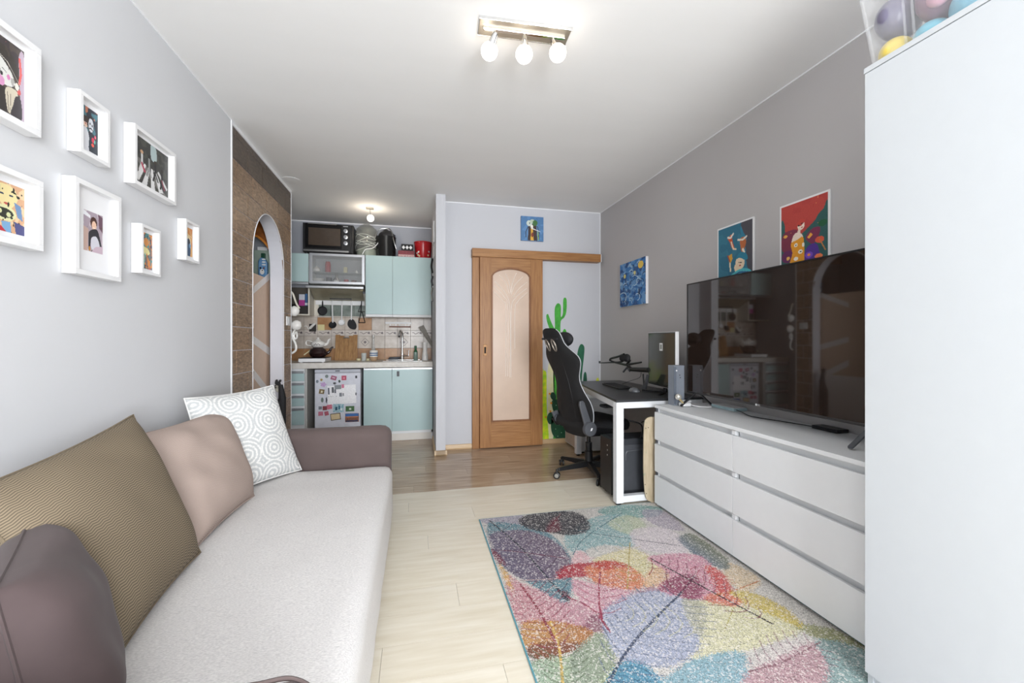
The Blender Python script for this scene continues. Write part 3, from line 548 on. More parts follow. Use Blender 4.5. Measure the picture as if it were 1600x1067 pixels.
# ================================================================ TELEVISION
TX = 2.02
a = U(1073, 444, X=TX); b0 = U(1073, 614, X=TX); TY1 = a.y; TZ1 = a.z; TZ0 = b0.z+.006; TY0 = TY1-(TZ1-TZ0)*1.74
print('TV', TY0, TY1, TZ0, TZ1)
tv = thing('television', 'large black flat television on splayed feet on the white dresser', 'television', (TX+.03, (TY0+TY1)/2, DT))
M['screen'] = mat('tv_screen', '#2a201b', .035, var=.03, coat=.0, spec=1.0, ior=1.62, bump=0)
bx('back_shell', TX+.006, TX+.028, TY0, TY1, TZ0, TZ1, 'black', tv, .004); bx('back_bulge', TX+.026, TX+.062, TY0+.15, TY1-.15, TZ0+.05, TZ0+.45, 'black', tv, .01)
bx('screen', TX+.003, TX+.008, TY0+.009, TY1-.009, TZ0+.014, TZ1-.009, 'screen', tv)
bz = .009
for q in ((TY0, TY1, TZ1-bz, TZ1), (TY0, TY0+bz, TZ0, TZ1), (TY1-bz, TY1, TZ0, TZ1)): bx('bezel', TX, TX+.01, q[0], q[1], q[2], q[3], 'black', tv, .001)
lb = bx('bezel', TX-.001, TX+.01, TY0, TY1, TZ0, TZ0+.014, mat('grey_bezel', '#4a4848', .3, .5), tv, .002)
ym = U(1186, 640, X=TX).y
def text(name, s, loc, rot, size, m, parent, ext=.0006):
    cu = bpy.data.curves.new(name, 'FONT'); cu.body = s; cu.size = size; cu.extrude = ext; cu.align_x = 'CENTER'; cu.align_y = 'CENTER'
    o = bpy.data.objects.new(name, cu); me = bpy.data.meshes.new_from_object(o) if False else None
    C.objects.link(o); dg = bpy.context.evaluated_depsgraph_get(); me = bpy.data.meshes.new_from_object(o.evaluated_get(dg)); bpy.data.objects.remove(o)
    o = bpy.data.objects.new(name, me); C.objects.link(o); me.materials.clear(); me.materials.append(M[m] if isinstance(m, str) else m)
    o.parent = parent; o.location = Vector(loc)-wloc(parent); o.rotation_euler = rot; return o
text('logo', 'LG', (TX-.0018, ym, TZ0+.007), (math.pi/2, 0, -math.pi/2), .015, 'white_frame', lb)
b = nb(); lathe(b, [(.0, 0), (.007, 0), (.007, .0012), (0, .0012)], (TX-.001, ym+.020, TZ0+.007), 16, (-1, 0, 0)); obj('logo_disc', b, 'white_frame', lb)
def foot(yc, toe, s):
    for d in (-1, 1):
        b = nb(); p0 = Vector((TX+.02, yc, TZ0+.012)); p1 = Vector((toe.x if d < 0 else 2*TX+.04-toe.x, toe.y, DT+.004))
        pr = [p0+Vector((0, -.012, 0)), p0+Vector((0, .012, 0)), p1+Vector((0, .012, 0)), p1+Vector((0, -.012, 0))]
        prism(b, pr, (0, 0, .012)); obj('foot', b, 'dgrey' if s < 0 else 'black', tv, .003)
yf = U(1090, 627, X=TX).y
foot(U(1086, 624, X=TX).y, U(1064, 636, Z=DT), 1); foot(U(1362, 684, X=TX).y, U(1328, 703, Z=DT), -1)
# things lying on the dresser
P = U(1128, 635, X=TX+.04)
bx_ = tag(bx('set_top_box', 2.14, 2.25, U(1147, 637, X=2.14).y, U(1111, 632, X=2.14).y, DT+.001, DT+.022, mat('pale_blue_plastic', '#a9c3c8', .4), None, .004), 'pale blue flat box lying on the dresser under the television', 'box')
bx('top_lid', 2.142, 2.248, U(1147, 637, X=2.14).y+.003, U(1111, 632, X=2.14).y-.003, DT+.022, DT+.024, 'white_frame', bx_, .001)
t = tag(bx('media_player', 2.17, 2.25, U(1308, 668, X=2.17).y, U(1268, 662, X=2.17).y, DT+.001, DT+.02, 'black', None, .003), 'small black box on the dresser under the right half of the television', 'box')
b = nb(); tube(b, smooth_line([(2.16, U(1147, 637, X=2.14).y, DT+.012), (2.12, U(1160, 640, X=2.12).y, DT+.014), (2.10, U(1175, 640, X=2.10).y, DT+.006), (2.15, U(1220, 655, X=2.15).y, DT+.006), (2.19, U(1268, 662, X=2.17).y, DT+.008)], 6), .003, 6)
tag(obj('black_cable', b, 'black', smooth=True), 'thin black cable running on the dresser beneath the television', 'cable')
# grey upright box (console) on the desk end of the dresser
Q = U(1061, 628, Z=DT)
cx = Q.x; 
t = thing('game_console', 'blue grey slab-shaped box standing upright between monitor and television', 'console', (cx, DY1-.05, DT))
w0 = U(1053, 600, Y=DY1-.08).x; w1 = U(1069.5, 600, Y=DY1-.08).x; zt_ = U(1061, 571, Y=DY1-.08).z
bx('body', w0, w1, DY1-.08, DY1-.005, DT, zt_, 'mgrey', t, .003)
bx('side_seam', w0-.0006, w0+.02, DY1-.081, DY1-.079, DT+.01, zt_-.01, mat('console_dark', '#656c78', .5), t)
for px_, py_ in ((1063, 590), (1062, 586)):
    p = U(px_, py_, Y=DY1-.081); b = nb(); lathe(b, [(0, 0), (.004, 0), (.004, .001), (0, .001)], p, 10, (0, -1, 0)); obj('screw', b, 'black', t)
p = U(1057, 579, Y=DY1-.081); b = nb(); lathe(b, [(0, 0), (.006, 0), (.006, .002), (0, .002)], p, 14, (0, -1, 0)); obj('button', b, 'white_frame', t)
# small white spherical lamp / camera with tangle
P = U(1060, 620, Y=DY1-.13); t = thing('bulb_lamp', 'small white round-headed gadget lying before the blue grey box', 'gadget', (P.x, P.y, DT))
b = nb(); bmesh.ops.create_uvsphere(b, u_segments=20, v_segments=12, radius=.024); [setattr(v, 'co', v.co+P) for v in b.verts]; obj('glass_bulb', b, mat('silver_glass', '#d5d3cc', .1, .5), t, smooth=True)
b = nb(); tube(b, [P+Vector((.0, -.01, -.012)), P+Vector((.04, -.02, -.058))], [.009, .006], 10); obj('brass_stem', b, mat('pale_brass', '#cfb98a', .3, .6), t, smooth=True)
bx('white_block', P.x+.02, P.x+.09, P.y-.03, P.y+.03, DT+.003, DT+.03, 'white_frame', t, .008)
bx('white_clip', P.x+.045, P.x+.10, P.y-.015, P.y+.035, DT+.03, DT+.045, 'white_frame', t, .006)
b = nb(); tube(b, smooth_line([(P.x+.09, P.y, DT+.015), (P.x+.13, P.y-.05, DT+.006), (P.x+.2, P.y-.10, DT+.006), (P.x+.24, P.y-.02, DT+.006)], 6), .004, 6); obj('white_lead', b, 'white_frame', t, smooth=True)
# ================================================================ DESK
DKZ = .815; nl = U(963.5, 791, Z=0); dkn = Vector((nl.x, nl.y, 0)); far = U(906, 598, Z=DKZ); NY = nl.y-.0
desk = thing('desk', 'black topped desk with a white metal frame against the grey wall', 'desk', (1.9, 3.5, 0))
tl = [(nl.x-.004, NY-.004), (XR-.01, NY-.004), (XR-.01, 4.30), (far.x, 4.30), (far.x-.0, 4.22)]
b = nb(); prism(b, [(x, y, DKZ-.018) for x, y in tl], (0, 0, .018)); obj('desktop', b, mat('black_desktop', '#2f3033', .35, var=.1, bump=.05, bscale=200), desk, .002)
def bar(p, q, wx, wz, m, parent, name='frame_rail'):
    p = Vector(p); q = Vector(q); d = (q-p).normalized(); side = Vector((d.y, -d.x, 0)).normalized() if abs(d.z) < .9 else Vector((1, 0, 0)); up = side.cross(d) if abs(d.z) < .9 else Vector((0, 1, 0))
    b = nb(); prism(b, [p+side*a*wx/2+up*c*wz/2 for a, c in ((-1, -1), (1, -1), (1, 1), (-1, 1))], q-p); return obj(name, b, m, parent, .003)
M['dframe'] = mat('white_powder_coat', '#e4e6e9', .4, var=.01)
hw = .03; zr = DKZ-.018-.025
lx = nl.x+.03; ly = NY+.03
bar((lx, ly, zr), (far.x+.03, 4.27, zr), .05, .05, 'dframe', desk); bar((lx+.03, ly, zr), (XR-.05, ly, zr), .05, .05, 'dframe', desk)
bar((far.x+.03, 4.27, zr), (XR-.04, 4.27, zr), .05, .05, 'dframe', desk)
bar((lx, ly, .018), (lx, ly, DKZ-.019), .06, .06, 'dframe', desk, 'leg'); bar((XR-.05, ly, .018), (XR-.05, ly, DKZ-.019), .06, .06, 'dframe', desk, 'leg')
bar((far.x+.03, 4.27, .018), (far.x+.03, 4.27, DKZ-.019), .06, .06, 'dframe', desk, 'leg'); bar((XR-.05, 4.27, .018), (XR-.05, 4.27, DKZ-.019), .06, .06, 'dframe', desk, 'leg')
bar((lx+.03, ly, .045), (XR-.08, ly, .045), .05, .05, 'dframe', desk)
for x, y in ((lx, ly), (XR-.05, ly), (far.x+.03, 4.27), (XR-.05, 4.27)):
    b = nb(); lathe(b, [(.02, 0), (.022, .004), (.012, .019)], (x, y, .0), 14); obj('levelling_foot', b, 'black', desk)
# keyboard, mouse, pen display
k0 = U(941, 601, Z=DKZ); k1 = U(985, 614, Z=DKZ)
b = nb(); d = (k1-k0).normalized(); n_ = Vector((-d.y, d.x, 0)); n_ = n_ if n_.x > 0 else -n_
kb = thing('keyboard', 'slim black keyboard on the black desktop', 'keyboard', (k0+k1)/2)
kl = .42; k1 = k0+d*kl
prism(b, [k0+Vector((0, 0, .001)), k1+Vector((0, 0, .001)), k1+n_*.14+Vector((0, 0, .001)), k0+n_*.14+Vector((0, 0, .001))], (0, 0, .014)); obj('body', b, 'black', kb, .003)
b = nb()
for r in range(5):
    for c in range(15):
        o_ = k0+d*(.012+c*.0265)+n_*(.01+r*.0245)+Vector((0, 0, .0155)); prism(b, [o_, o_+d*.021, o_+d*.021+n_*.019, o_+n_*.019], (0, 0, .005))
kk = obj('keys', b, 'black_m', kb); kk['kind'] = 'stuff'
P = U(991, 612, Z=DKZ); t = thing('computer_mouse', 'silver grey computer mouse at the keyboard\'s near end', 'computer mouse', P)
b = nb(); bmesh.ops.create_uvsphere(b, u_segments=20, v_segments=12, radius=1)
for v in b.verts: v.co = Vector((P.x+v.co.x*.045, P.y+v.co.y*.065, P.z+.002+max(v.co.z, 0)*.038))
obj('shell', b, mat('mouse_grey', '#6f7276', .25, .4), t, smooth=True)
b = nb(); lathe(b, [(.008, -.003), (.008, .003)], P+Vector((-.01, .035, .034)), 12, (1, 0, 0)); obj('scroll_wheel', b, 'black', t)
# monitor
m0 = Vector((2.10, 3.47, 0)); m1 = U(1055.5, 560, X=2.035); m1 = Vector((m1.x, m1.y, 0)); mz1 = U(1055, 518, X=2.035).z; mz0 = U(1055, 610, X=2.035).z
m0 = U(1013, 560, X=2.10); m0.z = 0
mt = thing('monitor', 'desktop monitor with a glossy screen and a small sticker', 'monitor', ((m0.x+m1.x)/2, (m0.y+m1.y)/2, DKZ))
d = (m0-m1).normalized(); nn = Vector((d.y, -d.x, 0)); nn = nn if nn.x < 0 else -nn   # towards the sitter
def slab(a, q, z0, z1, off, th, name, m, parent, bev=.001):
    b = nb(); o_ = nn*off; prism(b, [a+o_+Vector((0, 0, z0)), q+o_+Vector((0, 0, z0)), q+o_+Vector((0, 0, z1)), a+o_+Vector((0, 0, z1))], nn*-th); return obj(name, b, m, parent, bev)
slab(m1, m0, mz0, mz1, 0, .030, 'housing', 'white_frame', mt, .003)
slab(m1+d*.004, m0-d*.004, mz0+.004, mz1-.004, .0015, .002, 'bezel', 'black', mt)
ms = slab(m1+d*.012, m0-d*.012, mz0+.02, mz1-.012, .002, .002, 'screen', mat('monitor_screen', '#3d4037', .12, spec=1.0, var=.05), mt)
q = U(1033, 540, X=2.065); tt = (Vector((q.x, q.y, 0))-m1).dot(d)
slab(m1+d*(tt-.028), m1+d*(tt+.028), U(1033, 548, X=2.065).z, U(1033, 536, X=2.065).z, .003, .001, 'sticker', 'paper', ms)
slab(m1+d*(tt-.018), m1+d*(tt+.018), U(1033, 545.5, X=2.065).z, U(1033, 538, X=2.065).z, .0036, .001, 'sticker_print', mat('sticker_grey', '#8f948f', .6), ms)
mc = (m0+m1)/2
b = nb(); tube(b, [mc-nn*.04+Vector((0, 0, DKZ+.01)), mc-nn*.04+Vector((0, 0, mz0+.15))], .018, 12); obj('stand_post', b, 'black', mt, smooth=True)
for s in (-1, 1):
    b = nb(); tube(b, [mc-nn*.04+Vector((0, 0, DKZ+.014)), mc+nn*.10+d*s*.16+Vector((0, 0, DKZ+.008))], [.012, .007], 8); obj('stand_leg', b, 'black', mt, smooth=True)
# dark tablet leaning beside the monitor
p0 = U(1004, 609, Z=DKZ+.004); t = tag(obj('phone_stand', (lambda b: (prism(b, [U(1003, 609, Z=DKZ+.003), U(1008, 611, Z=DKZ+.003), U(1013.5, 586, X=1.995), U(1010, 585, X=1.99)], (.03, .03, .0)), b)[1])(nb()), 'dgrey', None, .002), 'narrow dark grey stand leaning at the monitor\'s left edge', 'stand')
# black boom arm with headphones
X0 = 2.10
def W_(px_, py_, x=X0): return U(px_, py_, X=x)
t = thing('headset_arm', 'black folding boom arm with a headset and clamps in front of the grey wall', 'boom arm', W_(1010, 590))
b = nb(); tube(b, [W_(1014, 578), W_(986, 577)], [.024, .02], 10); obj('lower_tube', b, 'black', t, smooth=True)
b = nb(); tube(b, smooth_line([W_(988, 577), W_(980, 570), W_(984, 563)], 5), .014, 8); obj('elbow', b, 'black', t, smooth=True)
b = nb(); tube(b, [W_(1002, 566), W_(978, 570), W_(960, 566), W_(937, 567)], [.008, .013, .010, .006], 8); obj('upper_tube', b, 'black', t, smooth=True)
b = nb(); tube(b, [W_(937, 564), W_(937, 567.5)], .012, 8); obj('tip', b, 'black', t)
b = nb(); tube(b, smooth_line([W_(953, 563), W_(955, 560), W_(966, 557), W_(975, 553.5)], 5), .012, 8); obj('headband', b, 'black', t, smooth=True)
b = nb(); tube(b, smooth_line([W_(953, 563), W_(962, 566), W_(972, 565)], 5), .009, 8); obj('headband_pad', b, 'black_m', t, smooth=True)
for px_, py_, r in ((979, 559, .042), (973, 560, .036)):
    b = nb(); c = W_(px_, py_, X0-.01); prof = [(r*.55+r*.3*math.cos(a_), r*.3*math.sin(a_)) for a_ in np.linspace(0, 2*math.pi, 9)]
    ax = Vector((-.75, -.6, .2)).normalized(); lathe(b, [(.0, -.01), (r*.8, -.012), (r, 0), (r*.9, .012), (r*.5, .016)], c, 18, ax); obj('ear_cup', b, 'black', t, smooth=True)
b = nb(); tube(b, smooth_line([W_(984, 570), W_(979, 575), W_(974, 581)], 4), .010, 8); obj('clamp', b, 'dgrey', t, smooth=True)
b = nb(); tube(b, smooth_line([W_(981, 576), W_(984, 580)], 4), .008, 8); obj('clamp', b, 'dgrey', t, smooth=True)
b = nb(); tube(b, smooth_line([W_(1002, 582), W_(999, 590), W_(985, 595), U(972, 600, Z=DKZ+.003)], 6), .0025, 6); obj('cable', b, 'black', t, smooth=True)
for s, q in ((0, W_(1005, 584, X0)),):
    b = nb(); tube(b, [q, Vector((q.x+.01, q.y, DKZ))], .007, 8); obj('desk_post', b, 'black', t, smooth=True)
b = nb(); tube(b, smooth_line([U(1040, 600, X=2.16), U(1046, 606, X=2.18), U(1052, 614, X=2.2)], 5), .003, 6); tag(obj('monitor_cable', b, 'black', smooth=True), 'thin black cable drooping behind the monitor', 'cable')
# PC tower
c0 = U(949, 768, Z=.075); c0 = Vector((1.555, 3.06, 0))
lxp = U(949, 750, Y=3.40); t = thing('computer_tower', 'black computer tower standing under the near end of the desk', 'computer', (1.75, 3.2, .0))
tx0 = U(975, 700, Y=3.06).x+.0; tx0 = 1.545
tz = U(990, 685, Y=3.03).z
M['pc'] = mat('pc_case', '#34363b', .4, var=.04)
bx('case', tx0, tx0+.46, 3.03, 3.24, .03, tz, 'pc', t, .006); bx('front_bezel', tx0-.02, tx0, 3.03, 3.24, .03, tz, 'black', t, .008)
b = nb(); box(b, tx0+.02, tx0+.44, 3.025, 3.03, .06, tz-.05); obj('side_panel', b, mat('pc_panel', '#45474c', .35), t, .003)
b = nb(); tube(b, smooth_line([(tx0+.10, 3.024, tz-.17), (tx0+.105, 3.024, tz-.11), (tx0+.15, 3.024, tz-.095), (tx0+.40, 3.024, tz-.09)], 6), .009, 8); obj('raised_curve', b, 'dgrey', t, smooth=True)
for x in (tx0+.03, tx0+.41):
    for y in (3.06, 3.21): bx('foot', x-.015, x+.015, y-.015, y+.015, 0, .03, 'black', t)
for z in (tz-.06, tz-.1, tz-.14): b = nb(); lathe(b, [(.007, 0), (.007, .003), (0, .004)], (tx0-.02, 3.10, z), 10, (-1, 0, 0)); obj('front_button', b, 'steel', t)
# longboard deck on edge beside the dresser
p = U(1012, 789, Z=.0); yk = DY1+.045
pts = [(1006, 700), (1007, 668), (1010, 659), (1016, 656), (1022, 656), (1030, 658), (1036, 668), (1038, 720), (1036, 775), (1026, 789), (1016, 788), (1009, 780), (1006, 745)]
b = nb(); pl = [U(*q, Y=yk) for q in pts]; pl = smooth_loop(pl, 4); prism(b, pl, (0, .011, 0)); bmesh.ops.recalc_face_normals(b, faces=b.faces[:])
lo = min(v.co.z for v in b.verts)
for v in b.verts: v.co.z -= lo-.005
M['deck'] = mat('maple_deck', '#ad9c80', .55, scale=12, stretch=(3, 3, .6), col2='#c9baa0'); speckle(M['deck'], '#7d9a86', 18, .62, .7, .5)
t = thing('skateboard_deck', 'bare pale wooden skateboard deck standing between desk leg and dresser', 'skateboard', (1.8, yk, 0)); obj('deck', b, 'deck', t, .002)
for px_, py_ in ((1009, 669), (1013, 668), (1008, 757), (1010, 771)):
    q = U(px_, py_, Y=yk-.001); b = nb(); lathe(b, [(.0035, -.001), (.0035, .001)], q, 8, (0, -1, 0)); obj('bolt_hole', b, 'gap', t)
# cable bundle under the desk behind the deck
b = nb(); tube(b, smooth_line([U(983, 657, Y=3.0), U(1000, 662, Y=3.0), U(1004, 672, Y=3.0), U(1001, 684, Y=3.0)], 5), .006, 8); tube(b, smooth_line([U(1002, 660, Y=3.0), U(1008, 658, Y=3.0), U(1012, 666, Y=3.0), U(1006, 676, Y=3.0)], 5), .004, 6)
tag(obj('cable_bundle', b, 'black', smooth=True), 'loop of black cables on the computer tower beside the pale deck', 'cable')
# white drawer pedestal under the far end of the desk
t = thing('desk_pedestal', 'small white drawer cabinet standing behind the office chair', 'cabinet', (1.9, 4.3, 0))
px0 = U(884, 700, Y=YB-.04).x; px1 = px0+.42
pz = .62
bx('carcass', px0+.0, px1, 4.32, YB-.02, .02, pz, 'white', t, .002)
bx('side_panel', px0-.004, px0, 4.36, YB-.04, .03, pz-.01, mat('pinkish_side', '#c9b6ab', .6), t)
for k in range(2): bx('drawer_front', px0+.05, px1-.0, 4.302, 4.32, .05+k*.28, .32+k*.28, 'white', t, .003)
for x in (px0+.03, px1-.03): bx('foot', x-.02, x+.02, 4.34, 4.38, 0, .02, 'black', t)
# ================================================================ GAMING CHAIR
ch = thing('gaming_chair', 'black gaming office chair with white piping at the desk', 'office chair', (1.605, 3.66, 0), math.radians(11))
M['fabric_b'] = mat('black_mesh_fabric', '#19191b', .75, var=.1, bump=.3, bscale=220); M['pipe_w'] = mat('white_piping', '#b4b7bb', .5)
def L_(name, b, m, par=ch, **k): return obj(name, b, m, par, local=True, **k)
# backrest: outline seen from behind (u across, h up), bent to a curve
RC = .275  # horizontal run of the recline over the whole height
z0b, hb = .40, .98
OUT = [(.0, .0), (.13, .0), (.215, .05), (.255, .14), (.275, .24), (.262, .33), (.215, .42), (.19, .50), (.20, .57), (.235, .64), (.262, .70), (.255, .75), (.205, .80), (.155, .85), (.145, .92), (.137, .96), (.105, .99), (.05, 1.003), (0, 1.006)]
OUT = [(u*1.10, h) for u, h in OUT]
def backp(u, h, off=0):
    # h 0..1 up the backrest; curve leaning to -x
    x = -.16-RC*(h**1.0)*1.0+.05*math.sin(h*math.pi); wing = .35*u*u*(1 if .1 < h < .85 else .6)
    return Vector((x+wing+off, u, z0b+hb*h))
def half(hh):
    pts = OUT; 
    for (u0, h0), (u1, h1) in zip(pts[:-1], pts[1:]):
        if h0 <= hh <= h1 and h1 > h0: return u0+(u1-u0)*(hh-h0)/(h1-h0)
    return pts[-2][0]*.3
outl = smooth_line([(u, h, 0) for u, h in OUT], 4)
hs = np.array(list(np.linspace(0, .96, 42))+[.97, .98, .986, .991, .995, .998, 1.001, 1.003]); b = nb(); rows = []
def hw_(hh):
    best = 0
    for a, c in zip(outl[:-1], outl[1:]):
        if min(a.y, c.y) <= hh <= max(a.y, c.y) and abs(c.y-a.y) > 1e-6: best = max(best, a.x+(c.x-a.x)*(hh-a.y)/(c.y-a.y))
    return max(best, .03)
NU = 14
for side, off in ((0, 0), (1, 1)):
    r_ = []
    for h_ in hs:
        W2 = hw_(min(max(h_, .004), 1.004)); row = []
        for i in range(NU+1):
            u = -W2+2*W2*i/NU; e = 1-abs(u/W2)**3.0; th = (.012+.085*e)*(1 if h_ < .93 else .75)*(min(1, .55+2*(1-h_)*4)); 
            row.append(b.verts.new(backp(u, h_, (-.45*th if side == 0 else .75*th))))
        r_.append(row)
    rows.append(r_)
for s in (0, 1):
    for i in range(len(hs)-1):
        for k in range(NU): b.faces.new((rows[s][i][k], rows[s][i][k+1], rows[s][i+1][k+1], rows[s][i+1][k]))
for i in range(len(hs)-1):
    for k in (0, NU): b.faces.new((rows[0][i][k], rows[1][i][k], rows[1][i+1][k], rows[0][i+1][k]))
for k in range(NU):
    for i in (0, len(hs)-1): b.faces.new((rows[0][i][k], rows[0][i][k+1], rows[1][i][k+1], rows[1][i][k]))
back = L_('backrest', b, 'fabric_b', smooth=True, angle=60)
for s in (-1, 1):
    b = nb(); tube(b, [backp(s*(hw_(h_)+.002), h_, 0) for h_ in np.linspace(.06, .99, 40)], .004, 6); L_('piping', b, 'pipe_w', back, smooth=True)
# two harness slots near the top
for s in (-1, 1):
    b = nb(); lp = [backp(s*.055+.026*math.cos(a_)*(1), .845+.052*math.sin(a_)+s*0, -.045) for a_ in np.linspace(0, 2*math.pi, 17)[:-1]]
    for i in range(16): tube(b, [lp[i], lp[(i+1) % 16]], .0075, 6)
    L_('slot_ring', b, mat('slot_metal', '#8c8378', .35, .5), back, smooth=True)
    b = nb(); b.faces.new([b.verts.new(p+Vector((.004, 0, 0))) for p in lp]); L_('slot', b, 'black', back, solid=.006)
b = nb()
for s in (-1, 1):
    tube(b, [backp(s*.09+s*.02*k/10, .72-.55*k/10, -.040) for k in range(11)], .003, 6)
L_('back_seam', b, 'black', back)
b = nb(); tube(b, [backp(u, .905, -.036 if abs(u) < .14 else 0) for u in np.linspace(-.15, .15, 9)*.92], .010, 6); L_('strap', b, 'black_m', back, smooth=True)
b = nb(); bmesh.ops.create_uvsphere(b, u_segments=20, v_segments=12, radius=1)
c = backp(0, .90, .12)
for v in b.verts: v.co = c+Vector((v.co.x*.05, v.co.y*.14, v.co.z*.07))
L_('head_pillow', b, 'black_m', smooth=True)
# seat
b = nb(); sp = smooth_loop([(-.24, -.22, 0), (-.20, -.26, 0), (.10, -.27, 0), (.24, -.26, 0), (.28, -.20, 0), (.29, 0, 0), (.28, .20, 0), (.24, .26, 0), (.10, .27, 0), (-.20, .26, 0), (-.24, .22, 0)], 4)
rg = []
for k, (s, z) in enumerate(((.80, .44), (.97, .45), (1.0, .48), (1.0, .505), (.95, .535), (.8, .545), (.45, .53), (.1, .525))): rg.append([b.verts.new((p.x*s+.02, p.y*s, z)) for p in sp])
for i in range(len(rg)-1):
    for k in range(len(sp)): b.faces.new((rg[i][k], rg[i][(k+1) % len(sp)], rg[i+1][(k+1) % len(sp)], rg[i+1][k]))
b.faces.new(rg[0]); b.faces.new(rg[-1]); L_('seat', b, 'fabric_b', smooth=True, angle=60)
# recline hinge: round cover and bracket on each side
for s in (-1, 1):
    b = nb(); lathe(b, [(.0, -.02), (.062, -.02), (.066, 0), (.060, .018), (.0, .022)] if s < 0 else [(0, -.01), (.04, -.01), (.04, .01), (0, .012)], (-.19, s*(.292 if s < 0 else .25), .50), 24, (0, s, 0)); hc = L_('hinge_cover', b, 'dgrey', smooth=True)
    b = nb(); pts = [(-.225, .50), (-.155, .52), (-.235, .73), (-.255, .75), (-.285, .745), (-.29, .71)]
    if s > 0: pts = pts[:2]+[(-.185, .58), (-.25, .56)]
    prism(b, [(x-.0, s*.262, z) for x, z in pts], (0, s*.022, 0)); L_('back_bracket', b, 'dgrey', bevel=.006)
    b = nb(); prism(b, [(-.25, s*.262, .50), (-.20, s*.262, .43), (.10, s*.262, .42), (.12, s*.262, .47), (-.10, s*.262, .50)], (0, s*.02, 0)); L_('seat_bracket', b, 'black', bevel=.005)
    b = nb(); prism(b, [(-.2, s*.315, .488), (-.185, s*.315, .488), (-.175, s*.315, .512), (-.19, s*.315, .512)], (0, s*.001, 0)); L_('hinge_mark', b, 'paper', hc) if False else L_('hinge_mark', b, 'paper')
    b = nb(); tube(b, smooth_line([(.05, s*.27, .44), (.06, s*.33, .46), (.06, s*.335, .55), (.05, s*.33, .685)], 5), .020, 10); L_('armrest_post', b, 'black', smooth=True)
    b = nb(); box(b, -.09, .17, s*.33-.045, s*.33+.045, .685, .712); L_('armrest_pad', b, 'black_m', bevel=.012)
b = nb(); box(b, -.13, .13, -.11, .11, .385, .44); L_('tilt_mechanism', b, 'black', bevel=.01)
b = nb(); tube(b, [(.03, -.10, .40), (.05, -.22, .385), (.05, -.24, .33)], .009, 8); L_('tilt_lever', b, 'black', smooth=True)
b = nb(); lathe(b, [(.05, .10), (.05, .115), (.038, .12), (.038, .22), (.032, .225), (.032, .30), (.018, .30), (.018, .40)], (0, 0, 0), 20); L_('gas_column', b, 'black', smooth=True)
for k in range(5):
    a_ = math.radians(190+72*k-11); d = Vector((math.cos(a_), math.sin(a_), 0)); q = Vector((-d.y, d.x, 0)); R_ = .335
    b = nb(); P0 = [d*.03+q*.03+Vector((0, 0, .075)), d*.03-q*.03+Vector((0, 0, .075)), d*.03-q*.026+Vector((0, 0, .125)), d*.03+q*.026+Vector((0, 0, .125))]
    P1 = [d*R_+q*.02+Vector((0, 0, .068)), d*R_-q*.02+Vector((0, 0, .068)), d*R_-q*.016+Vector((0, 0, .09)), d*R_+q*.016+Vector((0, 0, .10))]
    va = [b.verts.new(p) for p in P0]; vb = [b.verts.new(p) for p in P1]; b.faces.new(va); b.faces.new(vb)
    for i in range(4): b.faces.new((va[i], va[(i+1) % 4], vb[(i+1) % 4], vb[i]))
    leg = L_('base_leg', b, 'black', bevel=.005)
    cc = d*(R_+.012)+Vector((0, 0, .03)); ax = (q*.8+d*.6).normalized()
    b = nb()
    for s in (-1, 1): lathe(b, [(0, -.008), (.028, -.008), (.030, -.004), (.030, .006), (.024, .009), (0, .006)], cc+ax*s*.016, 18, ax*s)
    L_('caster_wheel', b, 'black', leg, smooth=True)
    for s in (-1, 1): b = nb(); lathe(b, [(.013, 0), (.019, 0), (.019, .0022), (.013, .0022)], cc+ax*s*.0235, 18, ax*s); L_('hub_ring', b, 'steel', leg)
    b = nb(); tube(b, [cc+Vector((0, 0, .005)), cc+Vector((0, 0, .055))], .010, 8); L_('caster_stem', b, 'black', leg)
